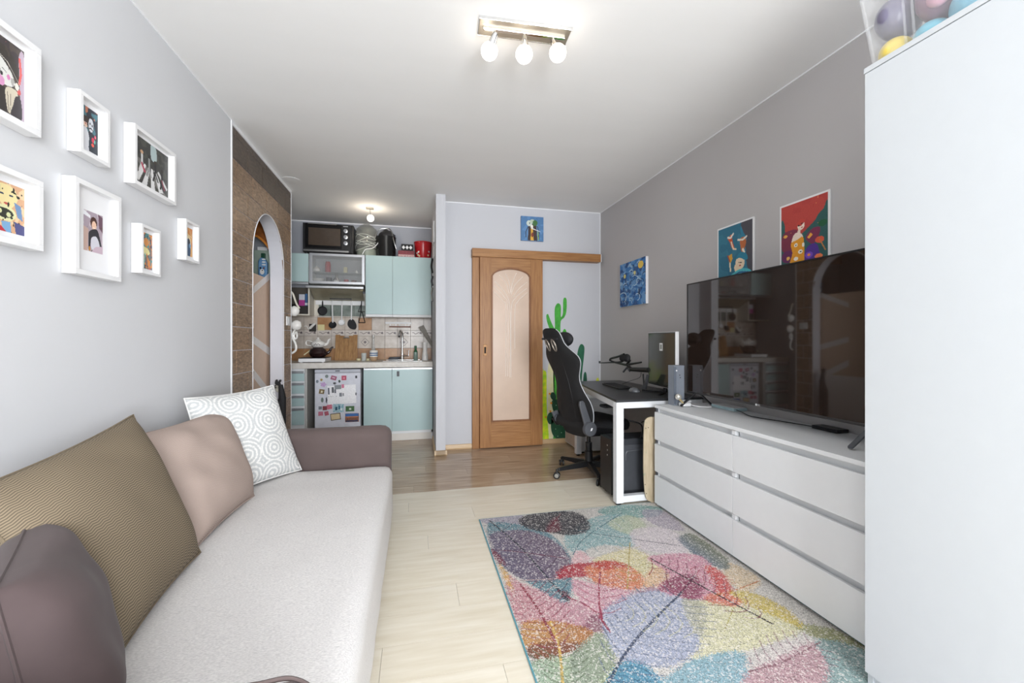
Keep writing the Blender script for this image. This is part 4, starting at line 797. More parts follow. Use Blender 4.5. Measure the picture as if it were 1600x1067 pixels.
# ================================================================ SOFA
M['linen'] = mat('grey_linen', '#cbc8c7', .9, var=.03, scale=300, bump=.4, bscale=420, stretch=(.3, 1.5, 1)); speckle(M['linen'], '#e9e6e4', 420, .4, .6, .8, (.3, 1.6, 1))
M['velour'] = mat('brown_velour', '#5c4f4d', .85, var=.10, scale=5, bump=.15, bscale=14); M['velour'].node_tree.nodes['Principled BSDF'].inputs['Sheen Weight'].default_value = .1
M['velour_d'] = mat('brown_velour_cushion', '#4d4040', .85, var=.12, scale=6, bump=.2, bscale=12); M['velour_d'].node_tree.nodes['Principled BSDF'].inputs['Sheen Weight'].default_value = .1
SX = -.165; SZ = .42; AY = 2.985; NYA = .815
sofa = thing('sofa', 'long sofa bed with a pale grey linen seat and brown armrests', 'sofa', (-.74, 1.9, 0))
def softbox(name, x0, x1, y0, y1, z0, z1, r, m, parent, nx=10, ny=24, amp=0, seed=0, crown=0):
    b = nb(); bmesh.ops.create_cube(b, size=1)
    bmesh.ops.subdivide_edges(b, edges=b.edges[:], cuts=26, use_grid_fill=True)
    from mathutils import noise
    hx, hy, hz = (x1-x0)/2, (y1-y0)/2, (z1-z0)/2
    for v in b.verts:
        p = Vector((v.co.x*2*hx, v.co.y*2*hy, v.co.z*2*hz)); q = Vector((max(-hx+r, min(hx-r, p.x)), max(-hy+r, min(hy-r, p.y)), max(-hz+r, min(hz-r, p.z))))
        d = p-q
        if d.length > 1e-6: p = q+d.normalized()*r*min(1, d.length/r) if max(abs(d.x), abs(d.y), abs(d.z)) >= r*.999 else p
        if crown and p.z > 0: p.z += crown*(1-(p.x/hx)**2)*(1-(p.y/hy)**6)
        if amp: p += amp*Vector((noise.noise(p*5+Vector((seed, 0, 0))), noise.noise(p*5+Vector((seed, 9, 0))), noise.noise(p*6+Vector((seed, 0, 9)))))
        v.co = p+Vector(((x0+x1)/2, (y0+y1)/2, (z0+z1)/2))
    return obj(name, b, m, parent, smooth=True, angle=180)
softbox('seat', XL+.03, SX+.01, NYA, AY, .06, SZ, .055, 'linen', sofa, amp=.006, crown=.006)
softbox('armrest', XL+.03, SX-.005, AY, AY+.14, .05, .672, .068, 'velour', sofa, amp=.003, seed=3)
softbox('armrest', XL+.03, SX-.005, NYA-.16, NYA-.005, .05, .690, .045, 'velour', sofa, amp=.003, seed=6)
b = nb(); tube(b, smooth_line([(SX-.10, NYA-.022, .684), (SX-.05, NYA-.022, .684), (SX-.012, NYA-.022, .655), (SX-.008, NYA-.012, .6), (SX-.008, NYA-.012, .1)], 5), .004, 6); tube(b, [(XL+.08, NYA-.022, .684), (SX-.10, NYA-.022, .684)], .004, 6); obj('piping', b, 'velour', sofa, smooth=True)
for x in (XL+.12, SX-.1):
    for y in (NYA+.05, AY+.05): b = nb(); lathe(b, [(.02, 0), (.025, .052)], (x, y, 0), 12); obj('leg', b, 'black', sofa)
# ---------------------------------------------------------------- cushions
def cushion(name, label, bn, bf, tn, tf, T, m, seed=0, wr=.010, pinch=.07, group='scatter cushions on the sofa', sag=0, seam=True, seam_m=None, sq=.5, wdir=None, wfreq=9, nside=1):
    """corners: bottom near, bottom far, top near, top far; T half thickness"""
    from mathutils import noise
    bn, bf, tn, tf = map(Vector, (bn, bf, tn, tf)); nrm = ((bf-bn)).cross(tn-bn).normalized()
    if nrm.x < 0: nrm = -nrm
    n = 44; b = nb(); G = [[], []]
    for s in (0, 1):
        for j in range(n+1):
            row = []
            for i in range(n+1):
                u = -math.cos(math.pi*i/n) if False else 2*i/n-1; v = 2*j/n-1
                # finer towards the rim
                u = math.copysign(abs(u)**.8, u) if u else 0; v = math.copysign(abs(v)**.8, v) if v else 0
                uu = u*(1-pinch*(1-v*v)*(abs(u)**2)); vv = v*(1-pinch*(1-u*u)*(abs(v)**2))
                a = (uu+1)/2; c = (vv+1)/2
                p = bn*(1-a)*(1-c)+bf*a*(1-c)+tn*(1-a)*c+tf*a*c
                e = max(0, (1-abs(u)**3.2)*(1-abs(v)**3.2))**sq; rim = (1-u**8)*(1-v**8)
                t = T*e
                P = p+nrm*(t if s else -t*.85)
                w_ = noise.noise(P*7+Vector((seed, 0, 0)))*wr*1.2
                if wdir: 
                    k = Vector(wdir); w_ += wr*.9*math.sin((u*k.x+v*k.y)*wfreq+3*noise.noise(P*4+Vector((seed, 5, 0))))*max(0, u*k.z+.4)*.8
                P += nrm*w_*rim*(1 if s else -1)
                P.z -= sag*(1-u*u)*c
                row.append(b.verts.new(P) if 0 < i < n and 0 < j < n or s == 0 else None)
            G[s].append(row)
    for j in range(n+1):
        for i in range(n+1):
            if G[1][j][i] is None: G[1][j][i] = G[0][j][i]
    for s in (0, 1):
        for j in range(n):
            for i in range(n):
                q = [G[s][j][i], G[s][j][i+1], G[s][j+1][i+1], G[s][j+1][i]]
                if len(set(q)) == 4: b.faces.new(q if s else q[::-1])
    rim = [G[0][0][i].co.copy() for i in range(n+1)]+[G[0][j][n].co.copy() for j in range(1, n+1)]+[G[0][n][i].co.copy() for i in range(n-1, -1, -1)]+[G[0][j][0].co.copy() for j in range(n-1, 0, -1)]
    b.verts.index_update(); uvd = {}
    W_, H_ = ((bf-bn).length+(tf-tn).length)/2, ((tn-bn).length+(tf-bf).length)/2
    for s in (0, 1):
        for j in range(n+1):
            for i in range(n+1):
                u, v = 2*i/n-1, 2*j/n-1; u = math.copysign(abs(u)**.8, u) if u else 0; v = math.copysign(abs(v)**.8, v) if v else 0
                uvd[G[s][j][i]] = ((u+1)/2*W_, (v+1)/2*H_)
    ul = b.loops.layers.uv.new('UVMap')
    for f in b.faces:
        for l in f.loops: l[ul].uv = uvd[l.vert]
    o = tag(obj(name, b, m, smooth=True, angle=180), label, 'cushion', group)
    if seam:
        b = nb(); tube(b, [rim[i] for i in range(0, len(rim), 2)]+[rim[0]], .0045, 6, caps=False); obj('seam', b, seam_m or m, o, smooth=True)
    return o
def zigzag(name, c1, c2, fx, fy, rot=(0, 0, 0), amp=.5, rough=.9):
    m = mat(name, c1, rough, var=.04, scale=8, bump=.15, bscale=300); nt = m.node_tree; N = nt.nodes; L = nt.links; p = N['Principled BSDF']; src = p.inputs['Base Color'].links[0].from_socket
    tc = N.new('ShaderNodeTexCoord'); mp = N.new('ShaderNodeMapping'); L.new(tc.outputs['UV'], mp.inputs[0])
    sx = N.new('ShaderNodeSeparateXYZ'); L.new(mp.outputs[0], sx.inputs[0])
    def mth(op, a, b_=None):
        k = N.new('ShaderNodeMath'); k.operation = op
        for i, q in enumerate((a, b_)):
            if q is None: continue
            if isinstance(q, (int, float)): k.inputs[i].default_value = q
            else: L.new(q, k.inputs[i])
        return k.outputs[0]
    zz = mth('PINGPONG', mth('MULTIPLY', sx.outputs['X'], fx), 1.0)
    ph = mth('ADD', mth('MULTIPLY', sx.outputs['Y'], fy), mth('MULTIPLY', zz, amp*6.28))
    k = mth('MULTIPLY', mth('ADD', mth('SINE', ph), 1.0), .5)
    mx = N.new('ShaderNodeMix'); mx.data_type = 'RGBA'; mx.inputs[7].default_value = (*lin(c2), 1); L.new(k, mx.inputs[0]); L.new(src, mx.inputs[6]); L.new(mx.outputs[2], p.inputs['Base Color']); return m
M['herring'] = zigzag('herringbone_weave', '#5a5042', '#8f806a', 60, 800, amp=.5)
M['beige_knit'] = zigzag('beige_weave', '#93817a', '#bfada2', 160, 1250, amp=.4)
# printed rosettes on the white cushion
def rosette(name):
    m = mat(name, '#b9babb', .85, var=.02, bump=.15, bscale=260); nt = m.node_tree; N = nt.nodes; L = nt.links; p = N['Principled BSDF']
    tc = N.new('ShaderNodeTexCoord'); mp = N.new('ShaderNodeMapping'); L.new(tc.outputs['UV'], mp.inputs[0])
    # flatten x so rings lie on the cushion's face
    sx = N.new('ShaderNodeSeparateXYZ'); cb = N.new('ShaderNodeCombineXYZ'); L.new(mp.outputs[0], sx.inputs[0]); L.new(sx.outputs['X'], cb.inputs[0]); L.new(sx.outputs['Y'], cb.inputs[1])
    v = N.new('ShaderNodeTexVoronoi'); v.voronoi_dimensions = '2D'; v.inputs['Scale'].default_value = 6.0; v.inputs['Randomness'].default_value = .3; L.new(cb.outputs[0], v.inputs['Vector'])
    s1 = N.new('ShaderNodeMath'); s1.operation = 'MULTIPLY'; s1.inputs[1].default_value = 44; L.new(v.outputs['Distance'], s1.inputs[0])
    s2 = N.new('ShaderNodeMath'); s2.operation = 'SINE'; L.new(s1.outputs[0], s2.inputs[0])
    # dotted: fine voronoi
    d = N.new('ShaderNodeTexVoronoi'); d.voronoi_dimensions = '2D'; d.inputs['Scale'].default_value = 85; L.new(cb.outputs[0], d.inputs['Vector'])
    a = N.new('ShaderNodeMath'); a.operation = 'SUBTRACT'; L.new(s2.outputs[0], a.inputs[0])
    k = N.new('ShaderNodeMath'); k.operation = 'MULTIPLY'; k.inputs[1].default_value = 1.6; L.new(d.outputs['Distance'], k.inputs[0]); L.new(k.outputs[0], a.inputs[1])
    r = N.new('ShaderNodeMapRange'); r.inputs[1].default_value = -1.1; r.inputs[2].default_value = .2; L.new(a.outputs[0], r.inputs[0])
    mx = N.new('ShaderNodeMix'); mx.data_type = 'RGBA'; mx.inputs[6].default_value = (*lin('#c0c2c2'), 1); mx.inputs[7].default_value = (*lin('#e6e5e2'), 1); L.new(r.outputs[0], mx.inputs[0]); L.new(mx.outputs[2], p.inputs['Base Color']); return m
M['rosette'] = rosette('rosette_print')
cushion('cushion', 'white cushion printed with grey dotted rings, farthest along the sofa', (-1.05, 2.42, .43), (-.73, 2.93, .43), (-1.265, 2.66, .95), (-.93, 3.03, .975), .085, 'rosette', 2, .008, .06, sq=.6)
cushion('cushion', 'plain beige cushion between the herringbone and the white ringed cushion', (-.87, 1.90, .435), (-.86, 2.50, .43), (-1.235, 2.20, .845), (-1.15, 2.83, .86), .105, 'beige_knit', 12, .011, .05, sq=.55, wdir=(.5, 1, -.8), wfreq=7)
cushion('cushion', 'large olive brown herringbone cushion leaning on the wall', (-.76, 1.25, .44), (-.83, 1.86, .44), (-1.16, 1.36, .875), (-1.19, 2.10, .955), .095, 'herring', 22, .007, .055, sq=.6)
cushion('cushion', 'dark brown velour cushion nearest the camera against the near armrest', (-.625, .90, .43), (-.825, 1.24, .43), (-.835, 1.05, .77), (-1.04, 1.40, .77), .118, 'velour_d', 32, .012, .02, sq=.38, wdir=(.2, 1, .3), wfreq=6)
# ================================================================ RUG
RX0, RX1, RY0, RY1, RT = .437, 1.812, .55, 2.885, .010
nx, ny = 350, 583
gx = RX0+(np.arange(nx)+.5)/nx*(RX1-RX0); gy = RY1-(np.arange(ny)+.5)/ny*(RY1-RY0); GX, GY = np.meshgrid(gx, gy)
# the print is drawn on the floor plane; leaf outlines were read off the photograph and laid down on the rug
def ru(x, y): p = U(740+x/2.5806, 770+y/2.5806, Z=RT); return (p.x, p.y)
G0 = np.zeros((ny, nx, 3)); G0[:] = lin('#c9c4bd')
JX = GX+rng.randn(ny, nx)*.007; JY = GY+rng.randn(ny, nx)*.007
def leaf(pts, col, a=1, col2=None, mul=False):
    P = [(p.x, p.y) for p in smooth_loop([(*ru(*q), 0) for q in pts], 5)]; k = inpoly(JX, JY, P)
    c = np.array(lin(col))
    if col2:
        ys = GY[k]; xs_ = GX[k]; t = (xs_-xs_.min())/(np.ptp(xs_)+1e-6); cc = c*(1-t[:, None])+np.array(lin(col2))*t[:, None]
    else: cc = c
    G0[k] = G0[k]*(1-a)+cc*a*(1 if not mul else 1)
def vein(pts, wd, col, a=.9):
    P = [ru(*q) for q in pts]; P = [(p.x, p.y) for p in smooth_line([(x, y, 0) for x, y in P], 5)]; k = np.zeros(GX.shape, bool)
    for i in range(len(P)-1): k |= segdist(GX, GY, P[i], P[i+1]) < wd/2
    G0[k] = G0[k]*(1-a)+np.array(lin(col))*a
leaf([(30, 105), (180, 85), (200, 120), (140, 135), (60, 125)], '#9b95ab', .8)
leaf([(500, 75), (560, 52), (680, 50), (760, 62), (740, 95), (620, 100), (560, 95)], '#7ba8a2', .9)
leaf([(680, 70), (770, 75), (850, 150), (760, 140), (700, 110)], '#a597ac', .7)
leaf([(370, 170), (480, 100), (600, 90), (650, 160), (640, 215), (520, 210), (400, 240)], '#86b0b3', .85)
leaf([(540, 120), (620, 90), (690, 120), (680, 170), (600, 160)], '#b9c3a0', .8)
leaf([(640, 150), (760, 140), (840, 180), (860, 250), (740, 240), (650, 215)], '#d3c6cc', .8)
leaf([(410, 230), (480, 260), (620, 225), (720, 260), (560, 300), (440, 290)], '#d9bcc0', .6)
leaf([(480, 275), (560, 240), (640, 225), (720, 262), (760, 320), (700, 385), (600, 330)], '#d9cf9c', .9)
leaf([(1030, 280), (1160, 350), (1090, 400), (1010, 330)], '#d5bd9a', .9)
leaf([(845, 425), (960, 440), (1080, 455), (1200, 470), (1330, 545), (1220, 600), (1080, 640), (960, 650), (880, 680), (900, 560)], '#d9d4ae', .9, '#cfc998')
leaf([(130, 330), (220, 375), (380, 420), (500, 485), (450, 560), (350, 530), (200, 530), (150, 450)], '#c98d93', .95, '#c3919f')
leaf([(385, 350), (510, 370), (640, 385), (600, 430), (530, 500), (490, 490), (430, 440)], '#d29dab', .95)
leaf([(395, 285), (470, 265), (420, 230)], '#dba9af', .8)
leaf([(100, 280), (140, 330), (160, 400), (130, 360)], '#dba848', .8)
leaf([(60, 120), (200, 130), (300, 160), (385, 245), (395, 330), (385, 440), (300, 410), (200, 350), (110, 290), (70, 200)], '#5b8795', .95)
leaf([(70, 165), (200, 150), (310, 185), (380, 250), (385, 330), (300, 355), (190, 345), (110, 285), (75, 220)], '#6d5f7a', .9, '#7a6075')
leaf([(60, 225), (100, 245), (130, 290), (100, 280)], '#7c2c44', .9)
leaf([(345, 405), (375, 395), (388, 440)], '#5b2438', .9)
leaf([(180, 108), (240, 82), (330, 72), (420, 80), (465, 115), (465, 150), (400, 170), (300, 160), (210, 140)], '#37363f', .95)
leaf([(290, 155), (330, 95), (350, 150)], '#6f2c3e', .8)
leaf([(335, 345), (350, 305), (410, 285), (520, 280), (530, 310), (480, 335), (400, 340)], '#b3293a', .95)
leaf([(450, 300), (540, 275), (620, 290), (680, 335), (690, 380), (600, 388), (500, 365), (460, 335)], '#d97a4c', .9)
leaf([(470, 285), (560, 272), (640, 300), (600, 300), (520, 310)], '#c03a34', .85)
leaf([(680, 380), (700, 320), (760, 300), (800, 350), (740, 385)], '#dcae86', .8)
leaf([(500, 490), (560, 440), (690, 382), (760, 390), (700, 430), (570, 510), (520, 530)], '#a3748f', .8)
leaf([(420, 560), (500, 480), (540, 530), (520, 600), (440, 620)], '#8d5266', .85)
leaf([(190, 530), (300, 515), (400, 530), (480, 560), (440, 620), (340, 655), (240, 665)], '#c58b3e', .92, '#b4763a')
leaf([(215, 620), (330, 600), (440, 610), (360, 650), (240, 672)], '#6b3030', .75)
leaf([(235, 680), (400, 650), (500, 560), (560, 620), (570, 680), (530, 790), (260, 800)], '#9bb29a', .95, '#a9b07e')
leaf([(400, 640), (520, 560), (560, 620), (560, 700), (470, 790), (400, 760)], '#8d9a8a', .7)
leaf([(520, 490), (600, 425), (720, 395), (840, 420), (900, 520), (910, 620), (820, 690), (700, 700), (570, 650)], '#a7adc4', .95)
leaf([(840, 430), (930, 450), (935, 540), (900, 580)], '#b3b19c', .85)
leaf([(540, 790), (590, 690), (660, 680), (740, 730), (760, 800)], '#4d93b0', .95)
leaf([(760, 790), (820, 710), (920, 660), (1080, 640), (1100, 720), (1110, 790)], '#86aebb', .95)
leaf([(1090, 700), (1140, 660), (1240, 600), (1380, 590), (1340, 640), (1200, 690)], '#cfc4c0', .8)
leaf([(1100, 730), (1220, 670), (1380, 600), (1450, 700), (1440, 800), (1110, 800)], '#b98f97', .9)
leaf([(1380, 590), (1500, 600), (1620, 650), (1700, 800), (1440, 800), (1430, 700)], '#86a5a4', .92)
leaf([(1290, 530), (1440, 545), (1560, 600), (1600, 640), (1480, 600), (1370, 580)], '#989a62', .85)
leaf([(825, 185), (870, 163), (940, 200), (1020, 265), (1022, 310), (930, 275), (860, 225)], '#65778e', .92, '#7f8263')
leaf([(700, 265), (790, 245), (900, 250), (960, 290), (1040, 390), (1070, 450), (960, 435), (850, 425), (740, 385), (790, 330)], '#cf8da1', .92)
leaf([(745, 382), (800, 340), (890, 330), (925, 390), (890, 430), (800, 405)], '#8e3b5c', .85)
leaf([(930, 295), (990, 310), (1050, 400), (990, 412), (960, 350)], '#cf4c40', .85)
leaf([(1040, 395), (1150, 410), (1280, 480), (1330, 545), (1240, 510), (1120, 460), (1060, 440)], '#cbb345', .85)
leaf([(980, 400), (1080, 430), (1060, 460), (930, 432)], '#d9734c', .8)
dk = '#26303f'
for P_, w_, c_l in (([(65, 112), (190, 220), (300, 345), (385, 438)], .012, dk), ([(715, 265), (870, 350), (1020, 430), (1205, 528)], .011, '#2b2226'), ([(530, 790), (610, 650), (700, 540), (840, 400)], .012, '#2e3f5c'), ([(190, 370), (260, 470), (320, 580), (350, 640)], .012, '#8e2238'), ([(510, 320), (505, 430), (520, 520)], .010, '#a02a48'), ([(310, 520), (340, 600), (352, 680), (360, 790)], .011, '#d9b24c'), ([(630, 200), (625, 300), (620, 385)], .007, '#b9a24c'), ([(400, 250), (450, 180), (600, 80)], .007, '#44707c'), ([(380, 150), (600, 180), (830, 213)], .006, '#38434c'), ([(380, 420), (450, 450), (500, 490), (550, 560)], .009, '#9c2f4c'), ([(75, 228), (200, 240), (380, 265)], .006, '#7c2c48'), ([(300, 155), (350, 85)], .007, '#7a2436'), ([(130, 355), (260, 350), (340, 345)], .006, '#d9b9b0'), ([(980, 412), (1060, 390), (1150, 355)], .007, '#c4702f'), ([(840, 400), (890, 335)], .009, '#5b2440'), ([(775, 290), (780, 350), (800, 380)], .006, '#7c2c38'), ([(715, 265), (722, 300), (708, 330)], .006, '#9c3c30'), ([(1110, 720), (1250, 680), (1400, 600)], .006, '#8c5c66'), ([(1050, 460), (1010, 560)], .005, '#b9ac58'), ([(505, 80), (700, 60), (760, 62)], .005, '#3f6a70')): vein(P_, w_, c_l)
def ribs(a, b_, n, ln, col, wd=.0055):
    a = Vector(ru(*a)).to_3d() if False else Vector((*ru(*a), 0)); b_ = Vector((*ru(*b_), 0)); d = (b_-a).normalized(); q = Vector((-d.y, d.x, 0))
    for i in range(1, n):
        o_ = a+(b_-a)*i/n; f = math.sin(math.pi*i/n)**.6
        for s in (-1, 1):
            e = o_+(q*s*.9-d*.55)*ln*f; m_ = (o_+e)/2+d*.012
            for p0, p1 in ((o_, m_), (m_, e)):
                k = segdist(GX, GY, (p0.x, p0.y), (p1.x, p1.y)) < wd/2; G0[k] = G0[k]*.3+np.array(lin(col))*.7
ribs((65, 112), (385, 438), 11, .22, '#4c2c48'); ribs((715, 265), (1205, 528), 12, .16, '#7c3048'); ribs((840, 400), (530, 790), 13, .24, '#67748f'); ribs((190, 370), (350, 660), 10, .20, '#93304a'); ribs((510, 320), (520, 520), 7, .16, '#a83c54'); ribs((400, 250), (600, 80), 8, .14, '#5b8c96'); ribs((630, 200), (620, 385), 7, .11, '#b5a558'); ribs((350, 640), (375, 800), 6, .14, '#6b7a5c'); ribs((1400, 600), (1110, 740), 9, .13, '#8d6572'); ribs((620, 800), (720, 700), 5, .1, '#2f6c8c'); ribs((1040, 380), (860, 290), 7, .09, '#a83c48'); ribs((600, 480), (1000, 560), 8, .12, '#c4c29c')
# woven unevenness
ns = rng.rand(ny, nx, 1); G0 = np.clip(G0*(.70+.55*ns), 0, 1)
lum = G0.mean(2, keepdims=True); G0 = G0*.86+lum*.14
q_ = rng.rand((ny+1)//2, (nx+1)//2).repeat(2, 0).repeat(2, 1)[:ny, :nx]; fl_k = (q_ < .10) | (rng.rand(ny, nx) < .10); G0[fl_k] = G0[fl_k]*.45+np.array(lin('#efe9e4'))*.55
fl_k = rng.rand(ny, nx) < .06; G0[fl_k] *= .5
M['rug'] = attrmat('rug_pile', .95, fleck=.25, fscale=420, bump=.9, bscale=420)
rug = thing('rug', 'bright rug printed with overlapping coloured leaves on the pale floor', 'rug', ((RX0+RX1)/2, (RY0+RY1)/2, 0))
printed('pile', G0, (RX0, RY1, RT), (RX1-RX0, 0, 0), (0, RY0-RY1, 0), M['rug'], rug)
bx('backing', RX0+.001, RX1-.001, RY0+.001, RY1-.001, .0003, RT-.0012, mat('rug_backing', '#c0b8a8', .9), rug)
b = nb(); q = [(RX0, RY0, RT*.55), (RX0, RY1, RT*.55), (RX1, RY1, RT*.55), (RX1, RY0, RT*.55)]
for i in range(4): tube(b, [q[i], q[(i+1) % 4]], RT*.5, 8)
obj('binding', b, mat('teal_binding', '#5f9aa8', .8, var=.15, scale=200), rug, smooth=True)
# ================================================================ CEILING LAMP
lp = [U(751, 28, Z=H-.02), U(892, 48, Z=H-.02), U(884, 73, Z=H-.02), U(746, 57, Z=H-.02)]
lc = sum(lp, Vector())/4; ex = ((lp[1]-lp[0])+(lp[2]-lp[3]))/2; wl = ex.length; ex.z = 0; ex.normalize(); ey = Vector((-ex.y, ex.x, 0)); 
lamp = thing('ceiling_spotlight', 'brushed steel ceiling plate with three lit globe spotlights', 'ceiling lamp', (lc.x, lc.y, H))
M['lamp_metal'] = mat('satin_nickel', '#c4bcae', .45, .9, var=.08, scale=14, stretch=(1, 30, 1))
def lbox(name, a0, a1, c0, c1, z0, z1, m, par, bev=.001):
    b = nb(); o_ = Vector((lc.x, lc.y, 0)); prism(b, [o_+ex*a+ey*c+Vector((0, 0, z0)) for a, c in ((a0, c0), (a1, c0), (a1, c1), (a0, c1))], (0, 0, z1-z0)); return obj(name, b, m, par, bev)
hl = wl/2; hw2 = .055
lbox('mounting_plate', -hl, hl, -hw2, hw2, H-.016, H-.0005, 'lamp_metal', lamp, .002)
lbox('chrome_edge', -hl-.004, hl+.004, hw2, hw2+.004, H-.018, H-.0005, 'chrome', lamp); lbox('chrome_edge', -hl-.004, hl+.004, -hw2-.004, -hw2, H-.018, H-.0005, 'chrome', lamp)
lbox('raised_bar', -hl+.02, hl-.02, -.008, .008, H-.026, H-.016, 'chrome', lamp, .002)
M['globe'] = mat('lit_globe', '#fff6ea', .3, var=0, emit=(1, .90, .78), es=2.2)
for k, (px_, py_, tx, ty) in enumerate(((-hl*.66, 0, -.35, .7), (0, 0, 0, .1), (hl*.66, 0, .2, -.3))):
    base = Vector((lc.x, lc.y, H-.026))+ex*px_; jt = base-Vector((0, 0, .028))
    b = nb(); tube(b, [base, jt], .005, 10); sp = obj('spot_stem', b, 'chrome', lamp, smooth=True)
    d = (ex*tx+ey*ty+Vector((0, 0, -.8))).normalized(); 
    b = nb(); lathe(b, [(.012, -.028), (.016, -.02), (.02, .02), (.021, .03)], jt+d*.010, 20, d); obj('socket_cup', b, 'chrome', lamp, smooth=True)
    g = jt+d*.070
    b = nb(); bmesh.ops.create_uvsphere(b, u_segments=24, v_segments=16, radius=.044)
    for v in b.verts: v.co += g
    obj('globe_bulb', b, 'globe', lamp, smooth=True)
    bulb('spot_bulb_light', g, 0.22, .050, (1, .82, .62))
# kitchen lamp
kb_ = U(578, 326, Z=H-.01); kl_ = thing('kitchen_ceiling_lamp', 'small single-bulb lamp on the kitchen ceiling', 'ceiling lamp', (kb_.x, kb_.y, H))
bx('ceiling_rose', kb_.x-.045, kb_.x+.045, kb_.y-.03, kb_.y+.03, H-.014, H-.0005, 'lamp_metal', kl_, .002)
bc = Vector((kb_.x, kb_.y, H-.012)); D_ = dep(bc); be = U(579, 341, Y=kb_.y)
b = nb(); tube(b, [bc, Vector((be.x, be.y, be.z+.035))], .008, 10); obj('stem', b, 'chrome', kl_, smooth=True)
b = nb(); bmesh.ops.create_uvsphere(b, u_segments=20, v_segments=14, radius=.042)
for v in b.verts: v.co += be
obj('globe_bulb', b, 'globe', kl_, smooth=True)
bulb('kitchen_bulb_light', be, 12, .045, (1, .84, .66))
# small ring mark / detector on the ceiling near the tiled wall
q = U(455, 281, Z=H); b = nb(); lathe(b, [(.085, -.0005), (.088, -.004), (.06, -.006), (0, -.006)], (q.x, q.y, H), 28, (0, 0, 1)); tag(obj('ceiling_cover', b, 'ceil', smooth=True), 'round white cover on the ceiling beside the top of the tiled wall', 'cover')
# ================================================================ KITCHEN
CT = U(620, 565.5, Y=YKF-.02).z; CTH = U(620, 574, Y=YKF-.02).z
KL = -1.745
# backsplash tiles, parts of the back wall
wkb = bpy.data.objects['wall_kitchen_back']
M['tile_c'] = mat('cream_tile', '#bcb0a4', .25, scale=12, col2='#d3cac1', objvar=.06); M['tile_br'] = mat('brown_tile', '#a3754c', .28, scale=10, col2='#b98f66', objvar=.08)
M['tile_bd'] = mat('border_tile', '#cfc6be', .25, scale=16); M['motif'] = mat('motif_print', '#6d6264', .3, var=.2, scale=60); M['tile_g'] = mat('green_marble_panel', '#54605a', .3, scale=9, col2='#8b958e')
wy = YKB-.008
jx = [U(x, 530, Y=wy).x for x in (454, 475, 496, 518, 539, 560, 581, 601.5, 621, 641.5, 662, 683)]; st_ = jx[2]-jx[1]
while jx[0] > -1.74: jx.insert(0, max(jx[0]-st_, -1.748))
jx[-1] = min(jx[-1], XK-.001)
rows = [(U(600, y0, Y=wy).z, U(600, y1, Y=wy).z, k) for y0, y1, k in ((562, 544, 'br'), (544, 525, 'c'), (525, 516, 'bd'), (516, 497, 'c'), (497, 478, 'c'))]
st(bx('backsplash_grout', KL, XK, YKB-.006, YKB, rows[0][0]-.05, rows[-1][1]+.02, mat('grout', '#8b8178', .8)), None)
spl = bpy.data.objects['backsplash_grout']
for z0, z1, k in rows:
    z0, z1 = min(z0, z1), max(z0, z1)
    for i in range(len(jx)-1):
        kk = k
        if k == 'c' and z0 > rows[3][0]-.01 and z0 < rows[4][0]-.01 and abs((jx[i]+jx[i+1])/2-U(507+0, 505, Y=wy).x) < .08: kk = 'br'
        if k == 'c' and z0 > rows[3][0]-.01 and z0 < rows[4][0]-.01 and abs((jx[i]+jx[i+1])/2-U(571-0, 505, Y=wy).x) < .08: kk = 'br'
        t_ = bx('tile', jx[i]+.002, jx[i+1]-.002, wy-.002, YKB-.005, z0+.002, z1-.002, 'tile_'+kk, spl, .001)
        cxm = (jx[i]+jx[i+1])/2; cz__ = (z0+z1)/2
        if k == 'bd':
            b = nb(); tube(b, smooth_line([(cxm+a*st_, wy-.0025, cz__+.012*math.sin(a*14)) for a in np.linspace(-.4, .4, 7)], 3), .0035, 5); lathe(b, [(0, 0), (.013, .0005), (0, .001)], (cxm+.3*st_, wy-.003, cz__+.006), 8, (0, -1, 0)); obj('scroll_motif', b, 'motif', t_)
        if k == 'c' and z0 < rows[2][0] and i in (len(jx)-7, len(jx)-4):
            b = nb(); s = .055; r_ = .042
            for a0 in range(4):
                p_, q_ = [(cxm+s*math.cos(a*math.pi/2), wy-.003, cz__+s*math.sin(a*math.pi/2)) for a in (a0, a0+1)]; tube(b, [p_, q_], .003, 4)
            lathe(b, [(0, 0), (.018, .0005), (0, .001)], (cxm, wy-.003, cz__), 8, (0, -1, 0)); obj('diamond_motif', b, 'motif', t_)
# worktop
wt = thing('worktop', 'pale speckled worktop running the whole width of the kitchen', 'worktop', (-.75, 5.7, CTH))
bx('slab', KL, XK-.004, YKF-.02, YKB-.009, CTH, CT, 'counter', wt, .004)
# lower units
def Xk(px, Y=YKF): return U(px, 600, Y=Y).x
x1_, x2_, x3_ = Xk(476), Xk(491), Xk(563)
x4_, x5_, x6_ = Xk(568), Xk(612.5), XK-.006
zp = U(640, 672, Y=YKF).z
t = thing('drawer_unit', 'narrow teal drawer unit at the left end of the kitchen', 'cabinet', ((KL+x1_)/2, 5.7, 0))
bx('carcass', KL, x1_, YKF+.002, YKB-.01, .0, CTH-.001, 'white', t)
for ya, yb in ((583.5, 595.5), (602, 615), (622, 634.5), (641.5, 664)):
    z0, z1 = U(465, yb, Y=YKF-.016).z, U(465, ya, Y=YKF-.016).z
    f = bx('drawer', KL+.003, x1_-.003, YKF-.016, YKF+.001, z0, z1, 'teal', t, .001)
    bx('handle_strip', KL+.003, x1_-.003, YKF-.022, YKF-.004, z1, z1+.028, 'alu', f, .002)
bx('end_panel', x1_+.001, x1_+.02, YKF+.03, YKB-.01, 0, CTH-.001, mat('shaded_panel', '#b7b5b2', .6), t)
fr = thing('fridge', 'low white fridge covered with magnets under the worktop', 'fridge', ((x2_+x3_)/2, 5.6, 0))
